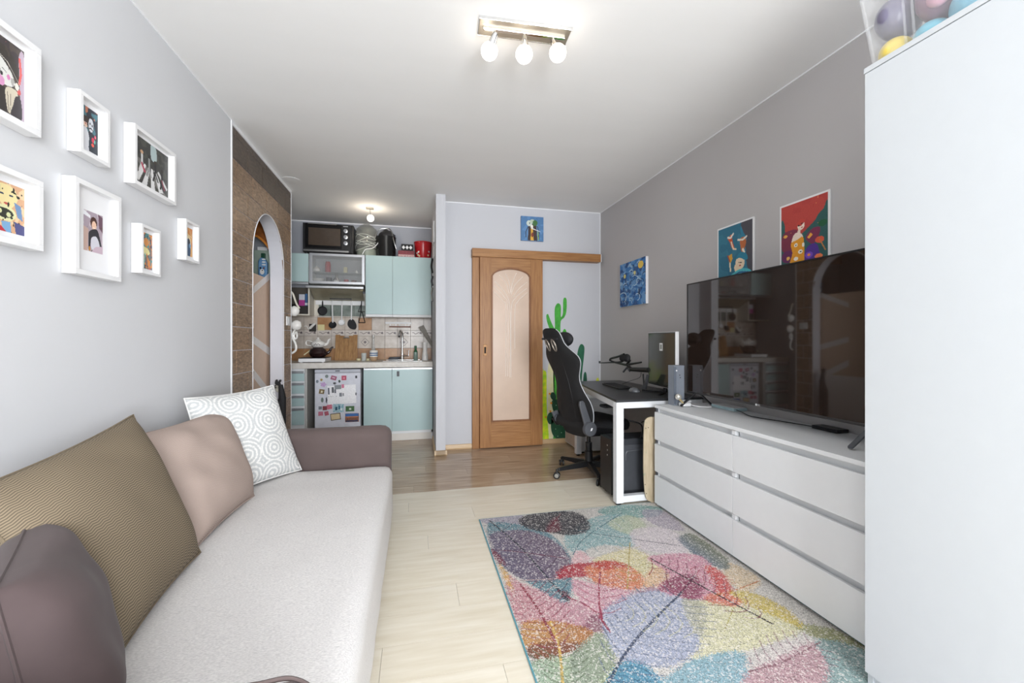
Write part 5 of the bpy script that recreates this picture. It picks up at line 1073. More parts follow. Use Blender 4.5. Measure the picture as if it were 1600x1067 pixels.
YFR = YKF+.02; fz1 = U(527, 577, Y=YFR).z
bx('cabinet', x2_, x3_, YFR+.045, YKB-.03, .02, fz1, 'white', fr, .004); bx('door', x2_, x3_, YFR, YFR+.04, .07, U(527, 582.5, Y=YFR).z, mat('fridge_white', '#d3d5df', .35), fr, .006)
bx('top_band', x2_, x3_, YFR-.002, YFR+.04, U(527, 582, Y=YFR).z, fz1, mat('fridge_band', '#b9bcc6', .4), fr, .003)
bx('badge', Xk(524, YFR), Xk(531, YFR), YFR-.004, YFR-.002, U(527, 580.3, Y=YFR).z, U(527, 578.6, Y=YFR).z, 'dgrey', fr)
for x in (x2_+.05, x3_-.05): b = nb(); lathe(b, [(.02, 0), (.02, .02)], (x, YFR+.1, 0), 10); obj('foot', b, 'black', fr)
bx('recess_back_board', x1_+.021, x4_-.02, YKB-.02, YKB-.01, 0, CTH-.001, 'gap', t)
t = thing('sink_unit', 'teal two-door base cabinet under the sink', 'cabinet', ((x4_+x6_)/2, 5.7, 0))
bx('carcass', x4_, x6_, YKF+.002, YKB-.01, .09, CTH-.19, 'white', t); bx('side_panel', x4_, x4_+.016, YKF+.002, YKB-.01, .0, CTH-.001, 'white', t); bx('side_panel', x6_-.016, x6_, YKF+.002, YKB-.01, .0, CTH-.001, 'white', t)
zd1 = U(620, 577.5, Y=YKF-.018).z
for a, b_ in ((x4_+.002, x5_-.0015), (x5_+.0015, x6_-.002)):
    d = bx('door', a, b_, YKF-.018, YKF+.001, zp, zd1, 'teal', t, .001); bx('handle_strip', a, b_, YKF-.024, YKF-.004, zd1, zd1+.022, 'alu', d, .002)
bx('plinth', x4_, x6_, YKF+.02, YKF+.036, 0, zp-.005, mat('white_plinth', '#d9d5cf', .5, var=.04, scale=6), t)
P = R(620, 580, 624, 588, YKF-.02); c_b = tag(bx('child_lock', P[0], P[1], YKF-.026, YKF-.018, P[2], P[3], 'dgrey', None, .001), 'small grey clip at the top of the right sink cabinet door', 'clip')
# magnets and paper on the fridge
def mag(label, x0, y0, x1, y1, col, col2=None, rot=0, d=.004, name='fridge_magnet', cat='magnet', shape='r', extra=()):
    a0, a1, z0, z1 = R(x0, y0, x1, y1, YFR-.003); c = Vector(((a0+a1)/2, 0, (z0+z1)/2)); hx, hz = (a1-a0)/2, (z1-z0)/2
    key = 'mg'+col+(col2 or '')
    if key not in M: M[key] = mat('magnet_print', col, .4, var=.1, scale=70, col2=col2)
    if shape == 'r': pts = [(-hx, -hz), (hx, -hz), (hx, hz), (-hx, hz)]
    elif shape == 'o': pts = [(hx*math.cos(k*math.pi/8), hz*math.sin(k*math.pi/8)) for k in range(16)]
    else: pts = [(hx*f*math.cos(k*math.pi/5), hz*f*math.sin(k*math.pi/5)) for k, f in enumerate((1, .6, .95, .65, 1, .6, .9, .7, 1, .6))]
    cr, sr = math.cos(rot), math.sin(rot); b = nb(); prism(b, [(c.x+x*cr-z*sr, YFR-.0005-d, c.z+x*sr+z*cr) for x, z in pts], (0, d, 0)); o = tag(obj(name, b, key, None), label, cat, 'things stuck on the fridge door')
    for (dx0, dz0_, dx1, dz1_, cc) in extra:
        key = 'mg'+cc
        if key not in M: M[key] = mat('magnet_print', cc, .5, var=.05)
        q = [(dx0, dz0_), (dx1, dz0_), (dx1, dz1_), (dx0, dz1_)]; b = nb(); prism(b, [(c.x+x*hx*cr-z*hz*sr, YFR-.001-d, c.z+x*hx*sr+z*hz*cr) for x, z in q], (0, .0005, 0)); obj('printed_mark', b, M[key], o)
    return o
fp = lambda x, y: (440+x/5.336, 480+y/5.336)
def mg(label, x0, y0, x1, y1, *a, **k): p = fp(x0, y0); q = fp(x1, y1); return mag(label, p[0], p[1], q[0], q[1], *a, **k)
S2 = '#2f3038'
mg('round grey magnet, the topmost in the upper left of the fridge door', 362, 562, 390, 590, '#8b9896', '#56625f', shape='o')
mg('round grey-blue magnet at the fridge door\'s upper left edge', 286, 606, 308, 632, '#8d98a3', '#5e6874', shape='o')
mg('tilted dark pink rectangular magnet near the top centre of the fridge', 410, 572, 458, 606, '#8c3a5c', '#b0708c', rot=-.3, extra=((-.5, -.2, .5, .3, '#d9c4cc'),))
mg('square crimson magnet right of the tilted pink one at the fridge top', 500, 570, 540, 608, '#a83a55', '#c86078', extra=((-.4, -.4, .4, .3, '#d98a9c'),))
mg('small black magnet in the top right corner of the fridge door', 614, 570, 630, 592, S2)
mg('brown and yellow magnet just above the purple flower magnet', 318, 592, 346, 618, '#6a4a34', '#c9b45c', shape='s')
mg('purple flower-shaped magnet on the left of the fridge door', 316, 620, 380, 668, '#a782b8', '#d3b4dc', shape='s')
mg('tiny dark green magnet above the paper drawing', 470, 602, 494, 632, '#38463f', shape='s')
mg('small dark magnet shaped like a flat animal above the paper', 424, 622, 460, 646, '#4f5054', shape='s')
pp = mg('large white sheet of paper with dark scribbled drawings on the fridge', 384, 650, 620, 806, '#f2f2f6', rot=.04, d=.003, name='paper_drawing', cat='paper', extra=((-.97, .1, -.86, .8, '#5c6070'), (-.7, .25, -.55, .85, '#55585f'), (-.5, .6, -.02, 1.05, '#8a8f94'), (0, .7, .18, 1.1, '#d07a98'), (-.52, .2, -.4, .6, '#6a6d78'), (-.18, -.2, .0, .2, '#7a7d86'), (.04, -.15, .14, .15, '#8a8d92'), (-.95, -.16, -.9, -.1, S2), (-.8, -.16, -.75, -.1, S2), (-.65, -.16, -.62, -.1, S2), (-.42, -.16, -.38, -.1, S2)))
mg('tilted black, gold and white magnet left of the paper', 312, 684, 356, 722, '#2f2822', '#a08858', rot=-.15, extra=((-.3, -.5, .4, .4, '#d9d0b8'),))
mg('grey-green oval magnet lower left of the paper', 328, 752, 350, 794, '#8b9894', '#5c6a66', shape='o')
mg('small black magnet on the paper\'s right edge', 612, 706, 628, 738, '#55565e', shape='s')
mg('small dark pendant magnet at the paper\'s left edge', 366, 742, 382, 806, '#3a3b45', shape='s')
mg('tiny black and white magnet in the lower left row of the fridge', 308, 826, 336, 852, '#3f4350', '#9aa0a8')
mg('dark red square magnet in the lower left row of the fridge', 342, 824, 378, 858, '#6c2c34', '#9c5058')
mg('bright pink magnet at the bottom left corner of the paper', 378, 812, 420, 850, '#c0506c', '#d98a9c', shape='r', rot=.1)
mg('large turquoise picture magnet under the paper', 430, 806, 518, 876, '#3f93ab', '#cfe0e4', rot=-.03, extra=((-.6, -.5, -.2, .3, '#1f4f64'), (0, -.3, .3, .6, '#2a6a80'), (.4, -.6, .7, 0, '#e8f0f0')))
mg('green landscape magnet with a sheep-white spot on the right', 534, 824, 606, 868, '#2f5c38', '#557a4c', extra=((-.2, -.4, .3, .3, '#d0d8cc'),))
mg('blue and orange coastal photo magnet at the fridge\'s lower right', 530, 884, 644, 956, '#b0704a', '#4c4048', extra=((-.95, .3, .95, .95, '#3f6fb0'), (-.9, -.9, .9, -.6, '#2a3a5c'), (-.9, .1, .9, .28, '#d8905c')))
mg('framed cream and gold magnet below the turquoise picture', 408, 884, 492, 940, '#54483a', rot=.1, extra=((-.88, -.8, .88, .8, '#d9c49c'),))
mg('pink square magnet, lowest at the left of the fridge door', 306, 870, 346, 904, '#b05470', '#d08a9c')
mg('smaller rose magnet right of the lowest pink one', 358, 868, 392, 902, '#a04458', '#c07080', rot=.2)
# ---------------------------------------------------------------- wall units
YU = YKU
uz1 = U(620, 401, Y=YU).z; uz0 = U(620, 492, Y=YU).z
a0, a1 = U(571.5, 450, Y=YU).x, XK-.012; am = U(613.5, 450, Y=YU).x
t = thing('wall_cabinet', 'wide teal two-door wall cabinet above the sink', 'cabinet', ((a0+a1)/2, 5.9, uz0))
bx('carcass', a0, a1, YU+.002, YKB-.002, uz0-.02, uz1, 'white', t)
for p, q in ((a0, am-.0015), (am+.0015, a1)):
    d = bx('door', p, q, YU-.018, YU+.001, uz0+.005, uz1, 'teal', t, .001); bx('handle_strip', p, q, YU-.02, YU, uz0-.03, uz0+.002, 'white', d, .002)
e0, e1 = U(483.5, 420, Y=YU).x, U(570, 420, Y=YU).x; ez1 = U(527, 397, Y=YU).z; ez0 = U(527, 444, Y=YU).z; uzt = ez1
t = thing('glass_wall_cabinet', 'aluminium framed flip-up wall cabinet with smoky glass and dishes inside', 'cabinet', ((e0+e1)/2, 5.9, ez0))
for q in ((e0, e0+.016, ez0, ez1), (e1-.016, e1, ez0, ez1)): bx('side_board', q[0], q[1], YU+.006, YKB-.002, q[2], q[3], 'white', t)
bx('bottom_board', e0+.016, e1-.016, YU+.006, YKB-.002, ez0, ez0+.016, 'white', t); bx('top_board', e0+.016, e1-.016, YU+.006, YKB-.002, ez1-.016, ez1, 'white', t); bx('back_board', e0+.016, e1-.016, YKB-.012, YKB-.002, ez0+.016, ez1-.016, mat('cab_back', '#a9abad', .7), t)
fw = .036; dr2 = bx('door_frame', e0+.001, e0+fw, YU-.018, YU+.002, ez0, ez1, 'alu', t, .002)
bx('frame_bar', e1-fw, e1-.001, YU-.018, YU+.002, ez0, ez1, 'alu', dr2, .002); bx('frame_bar', e0+fw, e1-fw, YU-.018, YU+.002, ez0, ez0+fw*.9, 'alu', dr2, .002); bx('frame_bar', e0+fw, e1-fw, YU-.018, YU+.002, ez1-fw*.9, ez1, 'alu', dr2, .002)
M['smoke'] = mat('smoky_glass', '#b9bcbd', .08, var=0, alpha=.2)
bx('glass_pane', e0+fw-.003, e1-fw+.003, YU-.010, YU-.006, ez0+fw*.85, ez1-fw*.85, 'smoke', dr2)
def onshelf(px_, Y, z): return Vector((U(px_, 430, Y=Y).x, Y, z))
zs = ez0+.0165
def lat(name, label, cat, cen, prof, m, group=None, n=20):
    b = nb(); lathe(b, prof, cen, n); return tag(obj(name, b, m, smooth=True), label, cat, group)
k5 = 'dishes behind the smoky glass'
M['ceram'] = mat('white_ceramic', '#e6e4e0', .2); M['redc'] = mat('red_enamel', '#b02c34', .25); M['creamc'] = mat('cream_box', '#d9cfa8', .5); M['darkc'] = mat('dark_ceramic', '#3a3c40', .3)
lat('bowl', 'white bowl with a brown inside at the lower left behind the glass door', 'bowl', onshelf(497, 5.86, zs), [(.03, 0), (.035, .005), (.075, .055), (.078, .062), (.07, .06), (.02, .02)], 'ceram', k5)
b = nb(); bx_ = None
shelf_z = ez0+(ez1-ez0)*.42
bx('shelf', e0+.016, e1-.016, YU+.06, YKB-.012, shelf_z-.006, shelf_z, mat('glass_shelf', '#c9d4d2', .1, alpha=.5), t)
lat('red_jar', 'tall red canister on the upper shelf behind the glass door', 'canister', onshelf(512.5, 5.9, shelf_z+.0005), [(.034, 0), (.036, .004), (.036, .12), (.030, .13), (.028, .15), (.0, .152)], 'redc', k5)
lat('cream_tin', 'small cream box-shaped tin on the upper shelf behind the glass door', 'tin', onshelf(540, 5.9, shelf_z+.0005), [(.028, 0), (.03, .004), (.03, .07), (.03, .085), (.0, .087)], 'creamc', k5, 4)
lat('china_pot', 'white pot on the upper shelf at the left behind the glass door', 'pot', onshelf(495, 5.9, shelf_z+.0005), [(.02, 0), (.045, .02), (.048, .045), (.03, .07), (.01, .08), (.01, .09), (0, .092)], 'ceram', k5)
lat('glass_bottle', 'shiny round decanter in the middle behind the glass door', 'decanter', onshelf(526, 5.84, zs), [(.03, 0), (.045, .03), (.04, .06), (.014, .09), (.012, .14), (.018, .145), (0, .147)], 'steel', k5)
lat('dark_mug', 'dark mug left of the decanter behind the glass door', 'mug', onshelf(514, 5.85, zs), [(.035, 0), (.038, .004), (.038, .08), (.034, .08), (.03, .01)], 'darkc', k5)
lat('red_mug', 'small red and white mug right of the decanter behind the glass door', 'mug', onshelf(541, 5.85, zs), [(.026, 0), (.03, .004), (.03, .06), (.027, .06), (.02, .01)], 'redc', k5)
lat('ornament', 'tiny white pointed ornament on the upper shelf at the right behind the glass', 'ornament', onshelf(557, 5.88, shelf_z+.0005), [(.02, 0), (.015, .03), (.0, .05)], 'ceram', k5)
M['maroonc'] = mat('maroon_ceramic', '#6c4a46', .3)
lat('brown_cup', 'brown cup on the bottom shelf at the far right behind the glass', 'cup', onshelf(553, 5.86, zs), [(.03, 0), (.034, .004), (.034, .055), (.03, .055), (.02, .01)], 'maroonc', k5)
lat('cup', 'round pale cup in front of the decanter behind the glass', 'cup', onshelf(525.5, 5.78, zs), [(.02, 0), (.032, .012), (.034, .035), (.03, .035), (.015, .012)], 'ceram', k5)
# small teal cabinet left, and the open shelf beneath
g1 = U(482.5, 420, Y=YU).x; lz1 = U(468, 396, Y=YU).z; lz0 = U(468, 440, Y=YU).z
t = thing('small_wall_cabinet', 'small teal wall cabinet at the left end over the open shelf', 'cabinet', ((KL+g1)/2, 5.9, lz0))
bx('carcass', KL, g1-.002, YU+.002, YKB-.002, lz0, lz1, 'white', t); d = bx('door', KL, g1-.003, YU-.018, YU+.001, lz0, lz1, 'teal', t, .001); bx('handle_strip', KL, g1-.003, YU-.02, YU, lz0-.035, lz0-.004, 'alu', d, .002)
sz1 = lz0-.04; sz0 = U(468, 492.5, Y=YU+.05).z
t = thing('open_shelf_unit', 'open cream shelf box left of the cooker hood', 'shelf', ((KL+g1)/2, 5.9, sz0)); M['creampanel'] = mat('cream_panel', '#d9d3c6', .5)
bx('side_board', g1-.018, g1, YU+.04, YKB-.002, sz0, sz1, 'creampanel', t); bx('bottom_board', KL, g1-.018, YU+.04, YKB-.002, sz0, sz0+.016, 'creampanel', t); bx('back_board', KL, g1-.018, YKB-.010, YKB-.002, sz0+.016, sz1, mat('shelf_back', '#5a534c', .7), t)
zsf = sz0+.0165
def bxl(name, label, cat, px0_, px1_, y0, y1, z0, hpx, m, group=None, bev=.002, lid=None):
    xa, xb = U(px0_, 450, Y=y0).x, U(px1_, 450, Y=y0).x; hh = hpx*(xa*s_+y0*c_)/F
    o = tag(bx(name, xa, xb, y0, y1, z0, z0+hh, m, None, bev), label, cat, group)
    if lid: bx('band', xa-.0005, xb+.0005, y0-.0006, y1, z0+hh*lid[0], z0+hh*lid[1], lid[2], o)
    return o
M['magenta'] = mat('magenta_card', '#b0388c', .5); M['lilac'] = mat('lilac_card', '#c9cbd6', .5); M['bluec'] = mat('blue_card', '#2f5c8c', .5); M['darkbox'] = mat('dark_box', '#2c2826', .6)
bxl('dark_box', 'dark box lying on the open shelf under the magenta packet', 'box', 467, 480, 5.82, 5.96, zsf, 13, 'darkbox')
zz_ = zsf+13*(-1.3*s_+5.82*c_)/F+.001
bxl('tea_box', 'magenta and lilac packet standing on the open shelf', 'packet', 467, 476, 5.83, 5.90, zz_, 18, 'lilac', lid=(.0, .5, 'magenta'))
bxl('blue_packet', 'narrow blue packet right of the magenta one on the open shelf', 'packet', 476.5, 480.2, 5.83, 5.90, zz_, 19, 'bluec', lid=(.05, .25, 'lilac'))
# cooker hood
hx0, hx1 = U(480, 450, Y=YU-.02).x, U(569, 450, Y=YU-.02).x
hz1 = ez0-.003; hzb = U(527, 450, Y=YU-.08).z; hz2 = U(527, 470, Y=YKB-.02).z
t = thing('cooker_hood', 'slim metal pull-out cooker hood under the glass cabinet', 'cooker hood', ((hx0+hx1)/2, 5.85, hz2))
M['hood'] = mat('hood_metal', '#a9a69c', .35, .6, var=.06, scale=10)
bx('front_strip', hx0, hx1, YU-.10, YU-.06, hzb-.006, hzb+.022, 'alu', t, .003)
b = nb(); prism(b, [(hx0+.01, YU-.06, hzb), (hx0+.01, YU-.06, hzb+.015), (hx0+.01, YKB-.03, hz1), (hx0+.01, YKB-.03, hzb-.0)], (hx1-hx0-.02, 0, 0)); obj('body', b, 'hood', t)
b = nb(); prism(b, [(hx0+.03, YU-.03, hzb-.004), (hx0+.03, YU+.0, hzb-.004), (hx0+.03, YKB-.05, hz2+.02), (hx0+.03, YKB-.05, hz2+.0)], (hx1-hx0-.06, 0, 0)); obj('slanted_visor', b, mat('visor', '#98937f', .3, .3), t)
bx('switch_bar', U(516, 466, Y=5.9).x, U(550, 466, Y=5.9).x, 5.86, 5.90, U(530, 467, Y=5.88).z-.006, U(530, 467, Y=5.88).z+.006, 'black', t)
b = nb(); lathe(b, [(0, 0), (.028, 0), (.02, .02), (0, .02)], Vector((U(564, 455, Y=5.75).x, 5.76, hzb-.02)), 16); obj('lamp_lens', b, 'creamc', t, smooth=True)
# cream board behind, marble strip and hanging rail
yb_ = YKB-.012
P = R(482, 458, 571, 493, yb_); t = st(bx('splash_panel', P[0], P[1], yb_, YKB-.004, P[2], P[3], 'creampanel'))
P = R(498, 477, 571, 494, yb_-.003); pn = bx('marble_strip', P[0], P[1], yb_-.003, yb_, P[2], P[3], 'tile_g', t)
for i in range(1, 4): xx = P[0]+(P[1]-P[0])*i/4; bx('strip_joint', xx-.002, xx+.002, yb_-.0036, yb_-.003, P[2], P[3], 'gap', pn)
P = R(493, 467.5, 570, 476.5, yb_-.02)
rl = tag(bx('utensil_rail', P[0], P[1], yb_-.02, yb_-.001, P[2], P[3], 'white_frame', None, .003), 'white wall rail from which the kitchen utensils hang', 'rail')
rail_z = P[2]; ry = yb_-.034
for x in (504, 519, 534.5, 549.5, 565): p = U(x, 470, Y=ry); b = nb(); tube(b, smooth_line([(p.x, yb_-.02, p.z+.02), (p.x, ry-.006, p.z+.01), (p.x, ry-.010, p.z-.004), (p.x, ry, p.z-.010)], 4), .003, 6); obj('hook', b, 'steel', rl, smooth=True)
def up(x, y): return U(x, y, Y=ry)
def T(name, label, cat, g='utensils hanging from the rail'): return thing(name, label, cat, up(0, 0) if False else (0, ry, 1.5), group=g)
t = thing('frying_pan', 'tiny black cast-iron pan hanging first on the rail', 'pan', up(504, 497), group='utensils hanging from the rail')
b = nb(); lathe(b, [(0, 0), (.052, 0), (.062, .02), (.058, .02), (.05, .004), (0, .004)], up(503.8, 485.5)+Vector((0, .018, 0)), 24, (0, -1, 0)); obj('dish', b, 'black_m', t, smooth=True)
b = nb(); tube(b, [up(504, 479), up(504, 470)], [.010, .008], 8); obj('handle', b, 'black_m', t, smooth=True)
def ladle(label, xt, yt, xb, yb, head, m, mh, w_=.008):
    t = thing('ladle', label, 'utensil', up(xb, yb), group='utensils hanging from the rail'); a = up(xt, yt); q = up(xb, yb)
    b = nb(); tube(b, [a, a*.5+q*.5+Vector((0, -.004, 0)), q], [w_*1.3, w_, w_], 8); obj('handle', b, mh, t, smooth=True)
    b = nb(); hr = head
    if isinstance(head, tuple):
        pts = smooth_loop([up(*p) for p in head], 4); prism(b, pts, (0, .008, 0)); obj('head', b, m, t, .002); 
    else: lathe(b, [(0, 0), (hr*.5, .004), (hr*.85, .012), (hr, .028), (hr*.93, .028), (hr*.5, .010), (0, .008)], q+Vector((0, .012, -hr*.8)), 20, (0, -.95, .3)); obj('head', b, m, t, smooth=True)
    return t
ladle('steel ladle with a dark bowl hanging second on the rail', 519, 469, 520, 504, .050, 'black_m', 'paper')
ladle('white spoon hanging in the middle of the rail', 534.5, 470, 534, 501, .042, 'white_frame', 'white_frame')
ladle('dark slotted spatula with a metal handle hanging fourth on the rail', 549.5, 470, 549, 500, ((545, 500), (552, 499), (557, 508), (555, 514.5), (547, 513), (543, 507)), 'black_m', 'paper')
t = thing('kitchen_tongs', 'black tongs with a loop end hanging last on the rail', 'tongs', up(565, 505), group='utensils hanging from the rail')
b = nb(); tube(b, [up(565, 470), up(564, 488)], .007, 8); tube(b, [up(559, 487), up(570, 487)], .005, 6); tube(b, [up(564, 476), up(560, 486)], .004, 6); obj('handle', b, 'black_m', t, smooth=True)
b = nb(); lp_ = [up(564, 488), up(560.5, 504), up(570.5, 504), up(566, 488)]
for i in range(4): tube(b, [lp_[i], lp_[(i+1) % 4]], .006, 6)
obj('loop', b, 'black_m', t)
# ---------------------------------------------------------------- on top of the wall units
zt_ = uzt+.0005
def dpt(x, Y): return U(x, 400, Y=Y).x*s_+Y*c_
OY = YU+.0; 
ox0, ox1 = U(472.5, 370, Y=OY).x, U(548.5, 370, Y=OY).x; oz1 = U(510, 349, Y=OY).z; oz0 = uzt+.012
ov = thing('toaster_oven', 'black toaster oven with three dials on top of the wall cabinets', 'oven', ((ox0+ox1)/2, 5.88, uzt))
bx('body', ox0, ox1+.03, OY+.012, YKB-.01, oz0, oz1, 'black', ov, .012)
bx('front_panel', ox0+.004, ox1-.004, OY, OY+.014, oz0+.004, oz1-.004, 'black', ov, .004)
a_, b2, c2_, d2 = R(482, 356.5, 532, 383.5, OY-.004); 
bx('door', R(477, 352, 534, 386, OY)[0], R(477, 352, 534, 386, OY)[1], OY-.008, OY, R(477, 352, 534, 388, OY)[2], oz1-.012, mat('oven_door', '#141416', .15), ov, .003)
bx('window', a_, b2, OY-.010, OY-.008, c2_, d2, mat('oven_glass', '#4a4038', .1, spec=.8, var=.08), ov)
b = nb(); zz = R(477, 351, 534, 352.5, OY)[3]; tube(b, [(a_, OY-.03, zz), (b2-.04, OY-.03, zz)], .007, 8); tube(b, [(a_+.02, OY-.03, zz), (a_+.02, OY-.006, zz-.004)], .005, 6); tube(b, [(b2-.06, OY-.03, zz), (b2-.06, OY-.006, zz-.004)], .005, 6); obj('door_handle', b, 'steel', ov, smooth=True)
bx('lower_band', ox0+.01, R(477, 352, 545, 386, OY)[1], OY-.004, OY, oz0+.012, oz0+.035, 'steel', ov, .002)
for y in (361, 370.5, 380):
    p = U(540, y, Y=OY-.002); b = nb(); lathe(b, [(.026, 0), (.026, .006), (.019, .008), (.018, .022), (0, .023)], p, 20, (0, -1, 0)); kn = obj('dial', b, 'alu', ov, smooth=True); bx('dial_mark', p.x-.003, p.x+.003, p.y-.025, p.y-.020, p.z-.014, p.z+.014, 'black', kn)
pp_ = U(540, 354, Y=OY-.001); bx('brand_plate', pp_.x-.030, pp_.x+.030, OY-.0012, OY, pp_.z-.005, pp_.z+.005, 'alu', ov)
for x in (ox0+.04, ox1): b = nb(); lathe(b, [(.016, 0), (.018, .0125)], (x, OY+.05, uzt+.0), 10); obj('foot', b, 'black', ov)
b = nb(); tube(b, smooth_line([(ox0+.12, 5.85, oz1+.002), (ox0+.16, 5.85, oz1+.022), (ox0+.22, 5.86, oz1+.018), (ox0+.26, 5.88, oz1+.002)], 5), .004, 6); obj('power_cord', b, 'black', ov, smooth=True)
# demijohn in film
Yj = 5.90; jx_ = U(573, 380, Y=Yj).x; jr = (U(590, 380, Y=Yj).x-U(556, 380, Y=Yj).x)/2
t = thing('glass_demijohn', 'very large clear glass jar wrapped in film beside the toaster oven', 'jar', (jx_, Yj, uzt))
M['jar'] = mat('jar_glass', '#8f9186', .06, alpha=.38, var=.5, scale=9, coat=.4)
hj = (U(573, 352, Y=Yj).z-uzt); b = nb(); lathe(b, [(jr*.9, 0), (jr, .012), (jr, .09), (jr*.93, .10), (jr, .11), (jr*1.02, hj*.6), (jr*.95, hj*.86), (jr*.6, hj*.97), (jr*.3, hj), (jr*.3, hj+.01)], (jx_, Yj, uzt+.0005), 28); obj('vessel', b, 'jar', t, smooth=True)
b = nb(); lathe(b, [(jr*.85, .004), (jr*.92, .02), (jr*.92, .10), (0, .104)], (jx_, Yj, uzt+.001), 24); obj('contents', b, mat('murky_contents', '#9aa89c', .3, scale=8, col2='#b9c4b4'), t, smooth=True)
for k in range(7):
    z_ = uzt+.12+.025*k; b = nb(); tube(b, smooth_line([(jx_+jr*1.015*math.cos(a_), Yj+jr*1.015*math.sin(a_), min(z_+.045*math.sin(a_*1.3+k*1.7), uzt+hj*.85)) for a_ in np.linspace(math.pi*.98, math.pi*2.02, 9)], 3), .004, 4, caps=False); obj('film_fold_shine', b, mat('film', '#e9ece6', .2, alpha=.75), t, smooth=True)  # folds of the film, whitened so the colour carries their shine
# black pot with a wire loop
Yp = 5.86; pxc = U(603, 380, Y=Yp).x; pr_ = (U(619, 380, Y=Yp).x-U(587, 380, Y=Yp).x)/2
t = thing('black_pot', 'tall black pot with a bag inside and a pale loop handle beside the demijohn', 'pot', (pxc, Yp, uzt)); hp = U(603, 372, Y=Yp).z-uzt
b = nb(); lathe(b, [(pr_*.92, 0), (pr_*.95, .006), (pr_, hp), (pr_*1.03, hp+.006), (pr_*.96, hp+.006), (pr_*.9, .02)], (pxc, Yp, uzt+.0005), 28); obj('body', b, mat('pot_black', '#1f1f20', .22), t, smooth=True)
b = nb(); bmesh.ops.create_uvsphere(b, u_segments=20, v_segments=12, radius=1)
from mathutils import noise as _n
for v in b.verts: k = 1+.25*_n.noise(v.co*2.3); v.co = Vector((pxc+.012+v.co.x*pr_*.8*k, Yp+v.co.y*pr_*.7*k, uzt+hp+.02+v.co.z*.09*k))
obj('black_bag', b, mat('bag_plastic', '#2b2b2e', .3), t, smooth=True)
b = nb(); tube(b, smooth_line([(pxc-pr_*1.02, Yp-.06, uzt+hp*.9), (pxc-pr_*.7, Yp-.05, uzt+hp+.09), (pxc, Yp-.04, uzt+hp+.12), (pxc+pr_*.5, Yp-.05, uzt+hp+.10), (pxc+pr_*.8, Yp-.10, uzt+hp*.8), (pxc+pr_*1.05, Yp-.09, uzt+hp*.4)], 6), .007, 8); obj('loop_handle', b, 'steel', t, smooth=True)
b = nb(); tube(b, smooth_line([(pxc-.03, Yp-.06, uzt+hp+.02), (pxc-.14, Yp-.10, uzt+.12), (pxc-.25, Yp-.11, uzt+.08), (pxc-.29, Yp-.12, uzt+.012)], 6), .006, 8); obj('trailing_cable', b, 'white_frame', t, smooth=True)
# boxes
bxl('patterned_box', 'red box with a white zigzag border on the wall cabinet', 'box', 622, 647.5, 5.76, 5.94, uzt+.0005, 10.5, mat('red_pattern', '#7c2f38', .5, var=.25, scale=60), lid=(.12, .42, mat('pattern_dots', '#d9c9c4', .5, scale=90, col2='#9c4048')))
zb_ = uzt+10.5*dpt(635, 5.76)/F+.001
pb = bxl('black_patterned_box', 'small black box with white diamond pattern stacked on the red box', 'box', 627, 645.5, 5.77, 5.90, zb_, 10.5, 'black_m')
hx_ = U(632, 380, Y=5.769)
for k in range(3):
    x_ = U(630.5+k*5.6, 380, Y=5.769).x; b = nb(); zc_ = zb_+.046; prism(b, [(x_-.022, 5.7685, zc_), (x_, 5.7685, zc_-.028), (x_+.022, 5.7685, zc_), (x_, 5.7685, zc_+.028)], (0, .002, 0)); dmm = obj('diamond', b, 'white_frame', pb)
# red tin bucket
Yr = 5.88; rx = U(661, 390, Y=Yr).x; rr = (U(675.5, 390, Y=Yr).x-U(646.5, 390, Y=Yr).x)/2; rh = U(661, 379.5, Y=Yr).z-uzt
t = thing('red_bucket', 'shiny red tin bucket with coloured spots at the right end of the cabinets', 'bucket', (rx, Yr, uzt))
b = nb(); lathe(b, [(rr*.78, 0), (rr*.80, .004), (rr*.95, rh*.93), (rr, rh*.93), (rr, rh), (rr*.92, rh), (rr*.75, .02)], (rx, Yr, uzt+.0005), 28); obj('body', b, mat('red_tin', '#b3242a', .22), t, smooth=True)
for a_, z_, cc in ((4.0, .05, 'creamc'), (3.85, .075, 'teal'), (4.1, .09, 'white_frame'), (4.2, .035, 'creamc'), (5.4, .05, 'creamc'), (5.5, .10, 'lilac')):
    r_ = rr*.80+(rr*.15)*(z_/rh); b = nb(); lathe(b, [(0, .0), (.014, .0), (.012, .002), (0, .003)], (rx+r_*math.cos(a_), Yr+r_*math.sin(a_), uzt+z_), 8, (math.cos(a_), math.sin(a_), 0)); obj('spot', b, cc, t)
# ---------------------------------------------------------------- on the worktop
def base(px_, Y): p = U(px_, 560, Y=Y); return Vector((p.x, Y, CT+.0005))
